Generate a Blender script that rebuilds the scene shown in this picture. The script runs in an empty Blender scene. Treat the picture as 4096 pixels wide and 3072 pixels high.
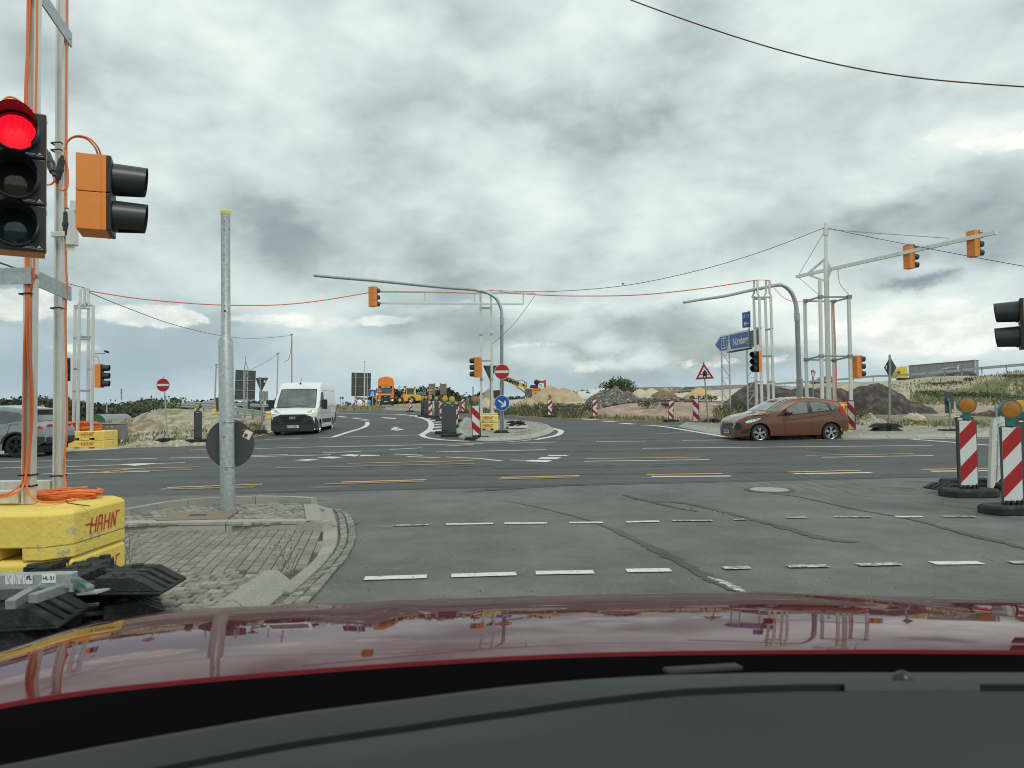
import bpy, bmesh, math, random
from mathutils import Vector, Matrix, noise as mnoise
S = bpy.context.scene
C = S.collection
R = math.radians
# ---------------------------------------------------------------- camera
F = 2840.0; H = 1.45; PITCH = math.atan(76 / F); ROLL = R(-0.8)
cam_d = bpy.data.cameras.new('camera'); cam = bpy.data.objects.new('camera', cam_d); C.objects.link(cam)
cam_d.sensor_width = 36.0; cam_d.lens = 36.0 * F / 4096; cam_d.clip_start = 0.05; cam_d.clip_end = 6000
CM = Matrix.Rotation(math.pi / 2 + PITCH, 4, 'X') @ Matrix.Rotation(ROLL, 4, 'Z')
cam.matrix_world = Matrix.Translation((0, 0, H)) @ CM
cam_d.dof.use_dof = True; cam_d.dof.focus_distance = 14.0; cam_d.dof.aperture_fstop = 6.5
S.camera = cam
S.render.resolution_x = 1024; S.render.resolution_y = 768
S.view_settings.view_transform = 'Standard'; S.view_settings.look = 'None'
S.view_settings.exposure = 0.34; S.view_settings.gamma = 1.0
S.cycles.max_bounces = 6; S.cycles.use_denoising = True; S.cycles.filter_width = 1.05
M3 = CM.to_3x3()
# ---------------------------------------------------------------- sun
SUN_EL, SUN_AZ = 52.0, 150.0      # azimuth clockwise from the view direction (+Y)
sun_d = bpy.data.lights.new('sun', 'SUN'); sun = bpy.data.objects.new('sun', sun_d); C.objects.link(sun)
sun_d.energy = 1.1; sun_d.angle = R(14); sun_d.color = (1.0, 0.955, 0.88)
sdir = Vector((math.sin(R(SUN_AZ)) * math.cos(R(SUN_EL)), math.cos(R(SUN_AZ)) * math.cos(R(SUN_EL)), math.sin(R(SUN_EL))))
sun.rotation_euler = sdir.to_track_quat('Z', 'Y').to_euler(); sun.location = (0, 0, 60)
# ---------------------------------------------------------------- world: Nishita sky under a procedural cloud deck
W = bpy.data.worlds.new('World'); S.world = W; W.use_nodes = True
nt = W.node_tree; N = nt.nodes; LK = nt.links
N.clear()
def nd(t, **kw):
    n = N.new(t)
    for k, v in kw.items(): setattr(n, k, v)
    return n
def mth(op, a, b=None, c=None, clamp=False):
    n = N.new('ShaderNodeMath'); n.operation = op; n.use_clamp = clamp
    for i, q in enumerate((a, b, c)):
        if q is None: continue
        if isinstance(q, (int, float)): n.inputs[i].default_value = q
        else: LK.new(q, n.inputs[i])
    return n.outputs[0]
def comb(x, y, z):
    n = N.new('ShaderNodeCombineXYZ')
    for i, q in enumerate((x, y, z)):
        if isinstance(q, (int, float)): n.inputs[i].default_value = q
        else: LK.new(q, n.inputs[i])
    return n.outputs[0]
def mixc(f, a, b):
    n = N.new('ShaderNodeMix'); n.data_type = 'RGBA'
    if isinstance(f, (int, float)): n.inputs[0].default_value = f
    else: LK.new(f, n.inputs[0])
    for i, q in ((6, a), (7, b)):
        if isinstance(q, tuple): n.inputs[i].default_value = (*q, 1)
        else: LK.new(q, n.inputs[i])
    return n.outputs[2]
def fbm(vec, scale, detail=6, rough=.55, dist=0.0):
    n = N.new('ShaderNodeTexNoise'); n.inputs['Scale'].default_value = scale; n.inputs['Detail'].default_value = detail
    n.inputs['Roughness'].default_value = rough; n.inputs['Distortion'].default_value = dist
    LK.new(vec, n.inputs['Vector']); return n.outputs['Fac']
def sstep(x, lo, hi):
    n = N.new('ShaderNodeMapRange'); n.interpolation_type = 'SMOOTHSTEP'; n.clamp = True
    n.inputs[1].default_value = lo; n.inputs[2].default_value = hi
    LK.new(x, n.inputs[0]); return n.outputs[0]
tc = nd('ShaderNodeTexCoord'); sep = nd('ShaderNodeSeparateXYZ'); LK.new(tc.outputs['Generated'], sep.inputs[0])
dx, dy, dz = sep.outputs
az = mth('ARCTAN2', dx, dy)
el = mth('ARCSINE', dz)
zc = mth('ADD', mth('MAXIMUM', dz, 0.0), 0.34)
planar = comb(mth('DIVIDE', dx, zc), mth('DIVIDE', dy, zc), 0.0)
ae = comb(mth('MULTIPLY', az, 1.0), mth('MULTIPLY', el, 1.75), 0.0)
# soft wobble shared by every blob
wob = nd('ShaderNodeTexNoise'); wob.inputs['Scale'].default_value = 5.0; wob.inputs['Detail'].default_value = 8.0; wob.inputs['Roughness'].default_value = .6
LK.new(ae, wob.inputs['Vector'])
wsep = nd('ShaderNodeSeparateColor'); LK.new(wob.outputs['Color'], wsep.inputs[0])
azw = mth('ADD', az, mth('MULTIPLY', mth('SUBTRACT', wsep.outputs[0], .5), .22))
elw = mth('ADD', el, mth('MULTIPLY', mth('SUBTRACT', wsep.outputs[1], .5), .13))
def aeof(px, py):
    a = math.atan((px - 2048) / F)
    e = math.atan((1612 - (px - 2048) * .01396 - py) / F * math.cos(a))
    return a, e
def blob(px, py, sx, sy, amp, u=azw, v=elw):
    a, e = aeof(px, py)
    q1 = mth('MULTIPLY', mth('SUBTRACT', u, a), F / sx); q2 = mth('MULTIPLY', mth('SUBTRACT', v, e), F / sy)
    r2 = mth('ADD', mth('MULTIPLY', q1, q1), mth('MULTIPLY', q2, q2))
    return mth('MULTIPLY', mth('EXPONENT', mth('MULTIPLY', r2, -1.0)), amp)
def addall(lst):
    s = lst[0]
    for q in lst[1:]: s = mth('ADD', s, q)
    return s
# overcast deck brightness 0..1
n1 = fbm(planar, 1.1, 9, .52, .1)
n2 = fbm(ae, 3.3, 10, .49, .1)
bil = mth('ABSOLUTE', mth('SUBTRACT', fbm(ae, 8.5, 6, .5, .15), .5))
n3 = mth('SUBTRACT', 1.0, mth('MULTIPLY', bil, 6.5))
base = mth('ADD', mth('ADD', mth('MULTIPLY', mth('SUBTRACT', n1, .5), .55), mth('MULTIPLY', mth('SUBTRACT', n2, .5), 1.15)), mth('MULTIPLY', mth('SUBTRACT', n3, .5), -.07))
lum = mth('MULTIPLY', mth('SUBTRACT', sstep(fbm(ae, 6.0, 9, .50, .1), .40, .60), .5), .17)
base = mth('ADD', base, lum)
lum2 = mth('MULTIPLY', mth('SUBTRACT', sstep(fbm(planar, 2.6, 8, .5, .05), .42, .58), .5), .10)
base = mth('ADD', base, lum2)
BL = [(1500, 960, 560, 120, -.20), (1900, 1130, 500, 100, -.14), (1560, 640, 420, 120, -.12), (3700, 780, 420, 130, -.30), (4000, 1000, 260, 90, -.26),
      (900, 1430, 700, 150, -.20), (300, 1330, 500, 230, -.25), (2500, 450, 650, 100, -.17), (700, 230, 500, 130, -.10), (3200, 330, 600, 120, -.10),
      (3600, 1290, 380, 120, .34), (2600, 840, 800, 130, .12), (2600, 1150, 700, 90, .14), (500, 560, 600, 130, .12), (2900, 700, 500, 150, .12),
      (1800, 1330, 300, 40, -.18), (2500, 1330, 420, 45, -.24), (3300, 1430, 500, 60, -.16), (1100, 120, 700, 180, .10), (2300, 1480, 700, 60, -.04),
      (3680, 1155, 90, 28, -.55), (3950, 570, 380, 90, .34), (3560, 760, 260, 55, .30), (2200, 1240, 900, 26, .14), (1250, 1280, 200, 36, .20), (1750, 1470, 260, 30, .12), (2500, 1420, 300, 26, .18)]
bright = mth('ADD', mth('ADD', base, addall([blob(*b) for b in BL])), .635, clamp=True)
# crisp cumulus heads
crisp = fbm(ae, 15.0, 7, .62, .25)
CU = [(610, 1262, 190, 48, 1.25), (60, 1215, 170, 62, 1.25), (3980, 555, 300, 60, .72), (1560, 1280, 120, 26, .9), (3700, 1330, 380, 100, .95), (1280, 1290, 180, 34, .85),
      (2330, 1475, 120, 30, .8), (2120, 1380, 160, 22, .7), (2900, 1450, 220, 30, .75), (330, 1390, 130, 26, .7), (1000, 1270, 90, 22, .75)]
cum = addall([blob(*b, u=az, v=el) for b in CU])
cmask = sstep(mth('ADD', cum, mth('MULTIPLY', mth('SUBTRACT', crisp, .5), 1.6)), .42, .70)
SKY = nd('ShaderNodeTexSky'); SKY.sky_type = 'NISHITA'; SKY.sun_disc = False; SKY.sun_elevation = R(SUN_EL); SKY.sun_rotation = R(SUN_AZ)
SKY.air_density = 1.3; SKY.dust_density = 2.0
skys = nd('ShaderNodeVectorMath'); skys.operation = 'SCALE'; LK.new(SKY.outputs[0], skys.inputs[0]); skys.inputs[3].default_value = 0.075
ramp = nd('ShaderNodeValToRGB'); LK.new(bright, ramp.inputs[0]); cr = ramp.color_ramp
cr.elements[0].position = 0.0; cr.elements[0].color = (.185, .225, .25, 1)
cr.elements[1].position = 1.0; cr.elements[1].color = (.73, .765, .725, 1)
for p, c in ((.25, (.265, .325, .34)), (.45, (.405, .48, .48)), (.65, (.525, .61, .595)), (.85, (.63, .705, .675))):
    e_ = cr.elements.new(p); e_.color = (*c, 1)
lowgap = mth('MULTIPLY', mth('SUBTRACT', 1.0, sstep(el, .05, .22)), mth('SUBTRACT', 1.0, sstep(bright, .35, .6)))
col = mixc(mth('MULTIPLY', lowgap, .45), ramp.outputs[0], skys.outputs[0])
cshade = sstep(crisp, .30, .72)
col = mixc(mth('MULTIPLY', cmask, .8), col, mixc(cshade, (.50, .56, .56), (.86, .87, .80)))
# pale band just over the horizon
blue = addall([blob(800, 1440, 900, 150, .62), blob(100, 1420, 500, 200, .45), blob(2700, 1520, 1500, 60, .45), blob(3500, 1450, 600, 50, .35)])
blue = mth('MULTIPLY', blue, mth('SUBTRACT', 1.0, cmask), None, True)
col = mixc(blue, col, (.31, .405, .465))
hz = mth('MULTIPLY', mth('SUBTRACT', 1.0, sstep(el, .0, .06)), .45)
col = mixc(hz, col, (.38, .49, .54))
# the part of the sky behind the viewer only lights the place
bgn = nd('ShaderNodeBackground'); LK.new(col, bgn.inputs[0]); bgn.inputs[1].default_value = 1.0
wo = nd('ShaderNodeOutputWorld'); LK.new(bgn.outputs[0], wo.inputs[0])
W.cycles.sampling_method = 'MANUAL'; W.cycles.sample_map_resolution = 1024
# ---------------------------------------------------------------- projection helpers
def ray(px, py):
    d = M3 @ Vector(((px - 2048) / F, (1536 - py) / F, -1.0)); return d
def P(px, py, D):
    d = ray(px, py); t = D / d.y; return Vector((d.x * t, D, H + d.z * t))
def clamp(x, a, b): return max(a, min(b, x))
def zg(x, y):
    v = y - .13 * x - 20.0
    if v <= 0: return 0.0
    s = clamp((x / max(y, .1) + .6) / .35, 0, 1)
    return .02 * min(v, 62.0) * s
def G(px, py, dz=0.0):
    d = ray(px, py)
    if d.z > -1e-4: lo, hi = 1.0, 95.0
    lo, hi = .3, .3
    def f(D):
        t = D / d.y; return H + d.z * t - zg(d.x * t, D) - dz
    while hi < 110 and f(hi) > 0: lo = hi; hi += .5
    for _ in range(30):
        m = (lo + hi) / 2
        if f(m) > 0: lo = m
        else: hi = m
    t = hi / d.y
    return Vector((d.x * t, hi, zg(d.x * t, hi) + dz))
def hor(px): return 1612 - (px - 2048) * .01396
def pxof(x, y): return 2048 + F * x / y
# ---------------------------------------------------------------- mesh builder
class MB:
    def __init__(s): s.v = []; s.f = []; s.m = []; s.T = None; s.cut = []
    def add(s, vs, fs, mi=0):
        b = len(s.v); s.cut.append((b, len(s.f)))
        for q in vs:
            q = Vector(q); s.v.append(s.T @ q if s.T else q)
        for f in fs: s.f.append([b + i for i in f]); s.m.append(mi)
    def box(s, c, d, mi=0, rz=0.0, top=1.0, rx=0.0, ry=0.0):
        x, y, z = d[0] / 2, d[1] / 2, d[2] / 2
        vs = [(-x, -y, -z), (x, -y, -z), (x, y, -z), (-x, y, -z), (-x * top, -y * top, z), (x * top, -y * top, z), (x * top, y * top, z), (-x * top, y * top, z)]
        m = Matrix.Translation(c) @ Matrix.Rotation(rz, 4, 'Z') @ Matrix.Rotation(ry, 4, 'Y') @ Matrix.Rotation(rx, 4, 'X')
        s.add([m @ Vector(q) for q in vs], [(0, 3, 2, 1), (4, 5, 6, 7), (0, 1, 5, 4), (1, 2, 6, 5), (2, 3, 7, 6), (3, 0, 4, 7)], mi)
    def beam(s, p0, p1, w, h, mi=0, up=(0, 0, 1)):
        p0 = Vector(p0); p1 = Vector(p1); d = (p1 - p0).normalized(); u = Vector(up)
        if abs(d.dot(u)) > .98: u = Vector((0, 1, 0))
        sd = d.cross(u).normalized(); u = sd.cross(d)
        vs = [p + sd * a * w / 2 + u * b * h / 2 for p in (p0, p1) for a, b in ((-1, -1), (1, -1), (1, 1), (-1, 1))]
        s.add(vs, [(0, 1, 2, 3), (7, 6, 5, 4), (0, 4, 5, 1), (1, 5, 6, 2), (2, 6, 7, 3), (3, 7, 4, 0)], mi)
    def cyl(s, p0, p1, r0, r1=None, n=12, mi=0, caps=True):
        r1 = r0 if r1 is None else r1
        p0 = Vector(p0); p1 = Vector(p1); d = (p1 - p0).normalized()
        a = d.orthogonal().normalized(); b = d.cross(a)
        vs = [p + a * math.cos(t) * r + b * math.sin(t) * r for p, r in ((p0, r0), (p1, r1)) for t in [2 * math.pi * i / n for i in range(n)]]
        fs = [(i, (i + 1) % n, n + (i + 1) % n, n + i) for i in range(n)]
        if caps: fs += [tuple(range(n))[::-1], tuple(range(n, 2 * n))]
        s.add(vs, fs, mi)
    def tube(s, pts, r, n=8, mi=0, rad=None):
        pts = [Vector(p) for p in pts]; k = len(pts); vs = []; pa = None
        for i, p in enumerate(pts):
            d = (pts[min(i + 1, k - 1)] - pts[max(i - 1, 0)]).normalized()
            a = d.orthogonal().normalized() if pa is None else (pa - d * pa.dot(d)).normalized()
            pa = a; b = d.cross(a); rr = rad[i] if rad else r
            vs += [p + a * math.cos(t) * rr + b * math.sin(t) * rr for t in [2 * math.pi * j / n for j in range(n)]]
        fs = [(i * n + j, i * n + (j + 1) % n, (i + 1) * n + (j + 1) % n, (i + 1) * n + j) for i in range(k - 1) for j in range(n)]
        fs += [tuple(range(n))[::-1], tuple(range((k - 1) * n, k * n))]
        s.add(vs, fs, mi)
    def prism(s, poly, a, b, axis='y', mi=0):
        n = len(poly)
        def m(p, t):
            return (p[0], t, p[1]) if axis == 'y' else ((t, p[0], p[1]) if axis == 'x' else (p[0], p[1], t))
        vs = [m(p, a) for p in poly] + [m(p, b) for p in poly]
        fs = [tuple(range(n)), tuple(range(n, 2 * n))[::-1]] + [(i, n + i, n + (i + 1) % n, (i + 1) % n) for i in range(n)]
        s.add(vs, fs, mi)
    def face(s, pts, mi=0): s.add(pts, [tuple(range(len(pts)))], mi)
    def grid(s, rows, mi=0, closed=False):
        n = len(rows[0]); vs = [p for r in rows for p in r]; fs = []
        for i in range(len(rows) - 1):
            for j in range(n if closed else n - 1):
                k = (j + 1) % n; fs.append((i * n + j, i * n + k, (i + 1) * n + k, (i + 1) * n + j))
        s.add(vs, fs, mi)
    def ball(s, c, r, seg=10, rings=6, mi=0, sc=(1, 1, 1)):
        rows = []
        for i in range(rings + 1):
            t = math.pi * i / rings
            rows.append([(c[0] + sc[0] * r * math.sin(t) * math.cos(2 * math.pi * j / seg), c[1] + sc[1] * r * math.sin(t) * math.sin(2 * math.pi * j / seg), c[2] + sc[2] * r * math.cos(t)) for j in range(seg)])
        s.grid(rows, mi, True)
def mesh_obj(name, mb, mats, parent=None, loc=None, rz=0.0, smooth=None, bevel=None, tri=False, origin=None):
    me = bpy.data.meshes.new(name)
    vs = mb.v if origin is None else [q - Vector(origin) for q in mb.v]
    me.from_pydata([tuple(q) for q in vs], [], mb.f)
    if not isinstance(mats, (list, tuple)): mats = [mats]
    for m in mats: me.materials.append(m)
    if len(mats) > 1: me.polygons.foreach_set('material_index', mb.m)
    bm = bmesh.new(); bm.from_mesh(me)
    bmesh.ops.recalc_face_normals(bm, faces=bm.faces)
    if tri: bmesh.ops.triangulate(bm, faces=[f for f in bm.faces if len(f.verts) > 4])
    bm.to_mesh(me); bm.free()
    if smooth is not None:
        me.shade_smooth()
        if smooth < 180: me.set_sharp_from_angle(angle=R(smooth))
    me.update()
    o = bpy.data.objects.new(name, me); C.objects.link(o)
    if parent is not None: o.parent = parent
    if loc is not None: o.location = loc
    elif origin is not None and parent is None: o.location = origin
    o.rotation_euler.z = rz
    if bevel:
        b = o.modifiers.new('bevel', 'BEVEL'); b.width = bevel; b.segments = 2; b.limit_method = 'ANGLE'; b.angle_limit = R(40)
    return o
def tag(o, label=None, cat=None, group=None, kind=None):
    if label: o['label'] = label
    if cat: o['category'] = cat
    if group: o['group'] = group
    if kind: o['kind'] = kind
    return o
class Thing:
    def __init__(s, name, label, cat, loc=(0, 0, 0), rz=0.0, group=None, sc=1.0):
        s.o = bpy.data.objects.new(name, None); C.objects.link(s.o); s.o.empty_display_size = .2
        s.o.location = loc; s.o.rotation_euler = (0, 0, rz); s.o.scale = (sc, sc, sc); s.loc = Vector(loc)
        tag(s.o, label, cat, group)
    def part(s, name, mb, mats, parent=None, world=False, **kw):
        if world: mb.v = [q - s.loc for q in mb.v]
        if name in ('bracket', 'foot_bar', 'arm_bracket', 'head_frame', 'brace', 'strut', 'lattice_leg', 'wiper', 'marker_stripes', 'cable_tie', 'handle') and len(mb.cut) > 1 and len(mb.f) < 600:
            cs = mb.cut + [(len(mb.v), len(mb.f))]
            for (v0, f0), (v1, f1) in zip(cs, cs[1:]):
                m2 = MB(); m2.v = mb.v[v0:v1]; m2.f = [[i - v0 for i in f] for f in mb.f[f0:f1]]; m2.m = mb.m[f0:f1]; m2.cut = [(0, 0)]
                o = mesh_obj(name, m2, mats, **kw); o.parent = parent or s.o
            return o
        o = mesh_obj(name, mb, mats, **kw); o.parent = parent or s.o
        return o
def struct(name, mb, mats, **kw):
    o = mesh_obj(name, mb, mats, **kw); tag(o, kind='structure'); return o
def solo(name, mb, mats, label, cat, group=None, origin=None, **kw):
    if origin is None:
        n = len(mb.v); c = sum(mb.v, Vector()) / n; origin = (c.x, c.y, min(q.z for q in mb.v))
    o = mesh_obj(name, mb, mats, origin=origin, **kw); tag(o, label, cat, group); return o
def copy_tree(o, parent=None):
    c = o.copy(); C.objects.link(c)
    if parent is not None: c.parent = parent
    for ch in [q for q in bpy.data.objects if q.parent == o]: copy_tree(ch, c)
    return c
KIDS = {}
def text_mb(txt, size, depth=0.002, bold=0.0, spacing=1.0, align='CENTER', shear=0.0):
    cu = bpy.data.curves.new('t', 'FONT'); cu.body = txt; cu.size = size; cu.align_x = align; cu.align_y = 'CENTER'
    cu.offset = bold; cu.space_character = spacing; cu.extrude = depth; cu.shear = shear; cu.resolution_u = 3
    ob = bpy.data.objects.new('t', cu); C.objects.link(ob)
    dg = bpy.context.evaluated_depsgraph_get(); me = ob.evaluated_get(dg).to_mesh()
    mb = MB(); mb.add([v.co.copy() for v in me.vertices], [tuple(p.vertices) for p in me.polygons])
    ob.evaluated_get(dg).to_mesh_clear(); bpy.data.objects.remove(ob); bpy.data.curves.remove(cu)
    return mb
def xf(mb, m):
    mb.v = [m @ q for q in mb.v]; return mb
UPR = Matrix.Rotation(math.pi / 2, 4, 'X')       # text from the XY plane to stand in XZ, facing -Y
def clip_rect(poly, x0, x1, z0, z1):
    def cl(pts, inside, inter):
        out = []
        for i in range(len(pts)):
            a, b = pts[i - 1], pts[i]
            if inside(b):
                if not inside(a): out.append(inter(a, b))
                out.append(b)
            elif inside(a): out.append(inter(a, b))
        return out
    for ax, lim, sg in ((0, x0, 1), (0, x1, -1), (1, z0, 1), (1, z1, -1)):
        if not poly: return []
        ins = lambda p: sg * (p[ax] - lim) >= -1e-9
        def inter(a, b):
            t = (lim - a[ax]) / (b[ax] - a[ax]); return (a[0] + (b[0] - a[0]) * t, a[1] + (b[1] - a[1]) * t)
        poly = cl(poly, ins, inter)
    return poly
def smoothline(pts, k=8):
    """Catmull-Rom through any tuples."""
    out = []; n = len(pts)
    for i in range(n - 1):
        p0, p1, p2, p3 = pts[max(i - 1, 0)], pts[i], pts[i + 1], pts[min(i + 2, n - 1)]
        for j in range(k):
            t = j / k
            out.append(tuple(.5 * ((2 * b) + (-a + c) * t + (2 * a - 5 * b + 4 * c - d) * t * t + (-a + 3 * b - 3 * c + d) * t ** 3) for a, b, c, d in zip(p0, p1, p2, p3)))
    out.append(tuple(pts[-1])); return out
# ---------------------------------------------------------------- materials
def mat(name, col, rough=.6, metal=0.0, var=0.0, vscale=8.0, col2=None, bump=0.0, bscale=40.0, coat=0.0, emit=None, estr=0.0, vcol=False, spec=None, stretch=None, lo=.4, hi=.6, alpha=None):
    m = bpy.data.materials.new(name); m.use_nodes = True; t = m.node_tree; b = t.nodes['Principled BSDF']; L = t.links
    b.inputs['Base Color'].default_value = (*col, 1); b.inputs['Roughness'].default_value = rough; b.inputs['Metallic'].default_value = metal
    b.inputs['Coat Weight'].default_value = coat; b.inputs['Coat Roughness'].default_value = .03
    if spec is not None: b.inputs['Specular IOR Level'].default_value = spec
    if emit: b.inputs['Emission Color'].default_value = (*emit, 1); b.inputs['Emission Strength'].default_value = estr
    tcn = t.nodes.new('ShaderNodeTexCoord'); vec = tcn.outputs['Object']
    if stretch:
        mp = t.nodes.new('ShaderNodeMapping'); mp.inputs['Scale'].default_value = stretch; L.new(vec, mp.inputs[0]); vec = mp.outputs[0]
    src = None
    if vcol:
        a = t.nodes.new('ShaderNodeAttribute'); a.attribute_name = 'col'; src = a.outputs['Color']
    if var or col2 is not None:
        n = t.nodes.new('ShaderNodeTexNoise'); n.inputs['Scale'].default_value = vscale; n.inputs['Detail'].default_value = 8; n.inputs['Roughness'].default_value = .62
        L.new(vec, n.inputs['Vector'])
        if col2 is not None:
            mr = t.nodes.new('ShaderNodeMapRange'); mr.inputs[1].default_value = lo; mr.inputs[2].default_value = hi; L.new(n.outputs['Fac'], mr.inputs[0])
            mx = t.nodes.new('ShaderNodeMix'); mx.data_type = 'RGBA'; L.new(mr.outputs[0], mx.inputs[0])
            if src: L.new(src, mx.inputs[6])
            else: mx.inputs[6].default_value = (*col, 1)
            mx.inputs[7].default_value = (*col2, 1); src = mx.outputs[2]
        if var:
            mr2 = t.nodes.new('ShaderNodeMapRange'); mr2.inputs[1].default_value = .3; mr2.inputs[2].default_value = .7; mr2.inputs[3].default_value = 1 - var; mr2.inputs[4].default_value = 1 + var
            L.new(n.outputs['Fac'], mr2.inputs[0])
            sc = t.nodes.new('ShaderNodeVectorMath'); sc.operation = 'SCALE'
            if src: L.new(src, sc.inputs[0])
            else: sc.inputs[0].default_value = col
            L.new(mr2.outputs[0], sc.inputs[3]); src = sc.outputs[0]
    if src: L.new(src, b.inputs['Base Color'])
    if bump:
        n2 = t.nodes.new('ShaderNodeTexNoise'); n2.inputs['Scale'].default_value = bscale; n2.inputs['Detail'].default_value = 6; L.new(vec, n2.inputs['Vector'])
        bp = t.nodes.new('ShaderNodeBump'); bp.inputs['Strength'].default_value = bump; bp.inputs['Distance'].default_value = .02; L.new(n2.outputs['Fac'], bp.inputs['Height']); L.new(bp.outputs[0], b.inputs['Normal'])
    return m
def asphalt(name, col, patch, specks=1.0, smear=0.35, sdir=(1, 1, 1)):
    """aggregate, pale grit, long tyre smears and broad tone changes, all in the surface colour"""
    m = bpy.data.materials.new(name); m.use_nodes = True; t = m.node_tree; b = t.nodes['Principled BSDF']; L = t.links
    tcn = t.nodes.new('ShaderNodeTexCoord'); vec = tcn.outputs['Object']
    def no(scale, det=4, rough=.6, v=vec):
        n = t.nodes.new('ShaderNodeTexNoise'); n.inputs['Scale'].default_value = scale; n.inputs['Detail'].default_value = det; n.inputs['Roughness'].default_value = rough; L.new(v, n.inputs['Vector']); return n.outputs['Fac']
    def mr(x, a, bb, c, d):
        n = t.nodes.new('ShaderNodeMapRange'); n.inputs[1].default_value = a; n.inputs[2].default_value = bb; n.inputs[3].default_value = c; n.inputs[4].default_value = d; L.new(x, n.inputs[0]); return n.outputs[0]
    def mul(a, bb):
        n = t.nodes.new('ShaderNodeMath'); n.operation = 'MULTIPLY'; L.new(a, n.inputs[0]); L.new(bb, n.inputs[1]); return n.outputs[0]
    mp = t.nodes.new('ShaderNodeMapping'); mp.inputs['Scale'].default_value = sdir; L.new(vec, mp.inputs[0])
    f = mul(mul(mr(no(130, 3), .3, .7, .78, 1.22), mr(no(.35, 5), .3, .7, 1 - patch, 1 + patch)), mul(mr(no(1.2, 6, .7, mp.outputs[0]), .3, .72, 1 - smear, 1 + smear), mr(no(4.5, 5), .3, .7, .92, 1.08)))
    sc = t.nodes.new('ShaderNodeVectorMath'); sc.operation = 'SCALE'; sc.inputs[0].default_value = col; L.new(f, sc.inputs[3])
    vo = t.nodes.new('ShaderNodeTexVoronoi'); vo.inputs['Scale'].default_value = 26; L.new(vec, vo.inputs['Vector'])
    sepc = t.nodes.new('ShaderNodeSeparateColor'); L.new(vo.outputs['Color'], sepc.inputs[0])
    sp = mul(mr(vo.outputs['Distance'], .12, .2, 1, 0), mr(sepc.outputs[0], .84, .86, 0, specks))
    mx = t.nodes.new('ShaderNodeMix'); mx.data_type = 'RGBA'; L.new(sp, mx.inputs[0]); L.new(sc.outputs[0], mx.inputs[6]); mx.inputs[7].default_value = (.34, .34, .31, 1)
    L.new(mx.outputs[2], b.inputs['Base Color']); b.inputs['Roughness'].default_value = .82; b.inputs['Specular IOR Level'].default_value = .35
    bp = t.nodes.new('ShaderNodeBump'); bp.inputs['Strength'].default_value = .35; bp.inputs['Distance'].default_value = .01; L.new(no(90, 4), bp.inputs['Height']); L.new(bp.outputs[0], b.inputs['Normal'])
    return m
def paint(name, col, wear=.5, under=(.10, .10, .098)):
    m = bpy.data.materials.new(name); m.use_nodes = True; t = m.node_tree; b = t.nodes['Principled BSDF']; L = t.links
    tcn = t.nodes.new('ShaderNodeTexCoord')
    n = t.nodes.new('ShaderNodeTexNoise'); n.inputs['Scale'].default_value = 16; n.inputs['Detail'].default_value = 10; n.inputs['Roughness'].default_value = .75; L.new(tcn.outputs['Object'], n.inputs['Vector'])
    mr = t.nodes.new('ShaderNodeMapRange'); mr.inputs[1].default_value = wear - .06; mr.inputs[2].default_value = wear + .07; L.new(n.outputs['Fac'], mr.inputs[0])
    mx = t.nodes.new('ShaderNodeMix'); mx.data_type = 'RGBA'; L.new(mr.outputs[0], mx.inputs[0]); mx.inputs[6].default_value = (*col, 1); mx.inputs[7].default_value = (*under, 1)
    L.new(mx.outputs[2], b.inputs['Base Color']); b.inputs['Roughness'].default_value = .6
    return m
X = {}
X['old'] = asphalt('old_asphalt', (.134, .136, .128), .24, 1.0, .20)
X['new'] = asphalt('dark_asphalt', (.086, .089, .088), .12, .35, .22, (.12, 1.1, 1))
X['patch'] = asphalt('tar_patch', (.090, .088, .080), .3, .5, .2)
X['smear'] = asphalt('dusty_asphalt', (.20, .195, .17), .25, .2, .3, (.3, 1, 1))
X['white'] = paint('road_white', (.62, .63, .58), .60)
X['worn'] = paint('road_white_worn', (.52, .53, .49), .50, (.13, .135, .128))
X['faded'] = paint('road_white_faded', (.21, .22, .21), .53)
X['orange_line'] = paint('road_orange', (.72, .36, .07), .68)
X['kerb'] = mat('kerb_concrete', (.38, .37, .33), .85, var=.18, vscale=6, bump=.3, bscale=120, col2=(.2, .2, .175), lo=.52, hi=.75)
X['granite'] = mat('granite_kerb', (.31, .30, .26), .85, var=.25, vscale=60, bump=.5, bscale=90)
X['sett'] = mat('sett_stone', (.24, .235, .20), .85, var=.35, vscale=14, bump=.6, bscale=60)
X['paver'] = mat('paver_concrete', (.235, .225, .195), .88, var=.16, vscale=7, bump=.3, bscale=150)
X['joint'] = mat('joint_sand', (.080, .074, .060), .95, var=.3, vscale=20)
def per_stone(m, lo, hi):
    t = m.node_tree; b = t.nodes['Principled BSDF']; g = t.nodes.new('ShaderNodeNewGeometry'); src = b.inputs['Base Color'].links[0].from_socket
    mr = t.nodes.new('ShaderNodeMapRange'); mr.inputs[3].default_value = lo; mr.inputs[4].default_value = hi; t.links.new(g.outputs['Random Per Island'], mr.inputs[0])
    sc = t.nodes.new('ShaderNodeVectorMath'); sc.operation = 'SCALE'; t.links.new(src, sc.inputs[0]); t.links.new(mr.outputs[0], sc.inputs[3]); t.links.new(sc.outputs[0], b.inputs['Base Color'])
per_stone(X['sett'], .72, 1.22); per_stone(X['paver'], .80, 1.12); per_stone(X['granite'], .85, 1.1); per_stone(X['kerb'], .85, 1.08)
X['alu'] = mat('aluminium', (.72, .72, .68), .42, .55, var=.10, vscale=5, stretch=(4, 4, .6), bump=.08, bscale=30)
X['galv'] = mat('galvanised', (.42, .46, .46), .45, .65, var=.22, vscale=22, bump=.05, bscale=30)
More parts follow.
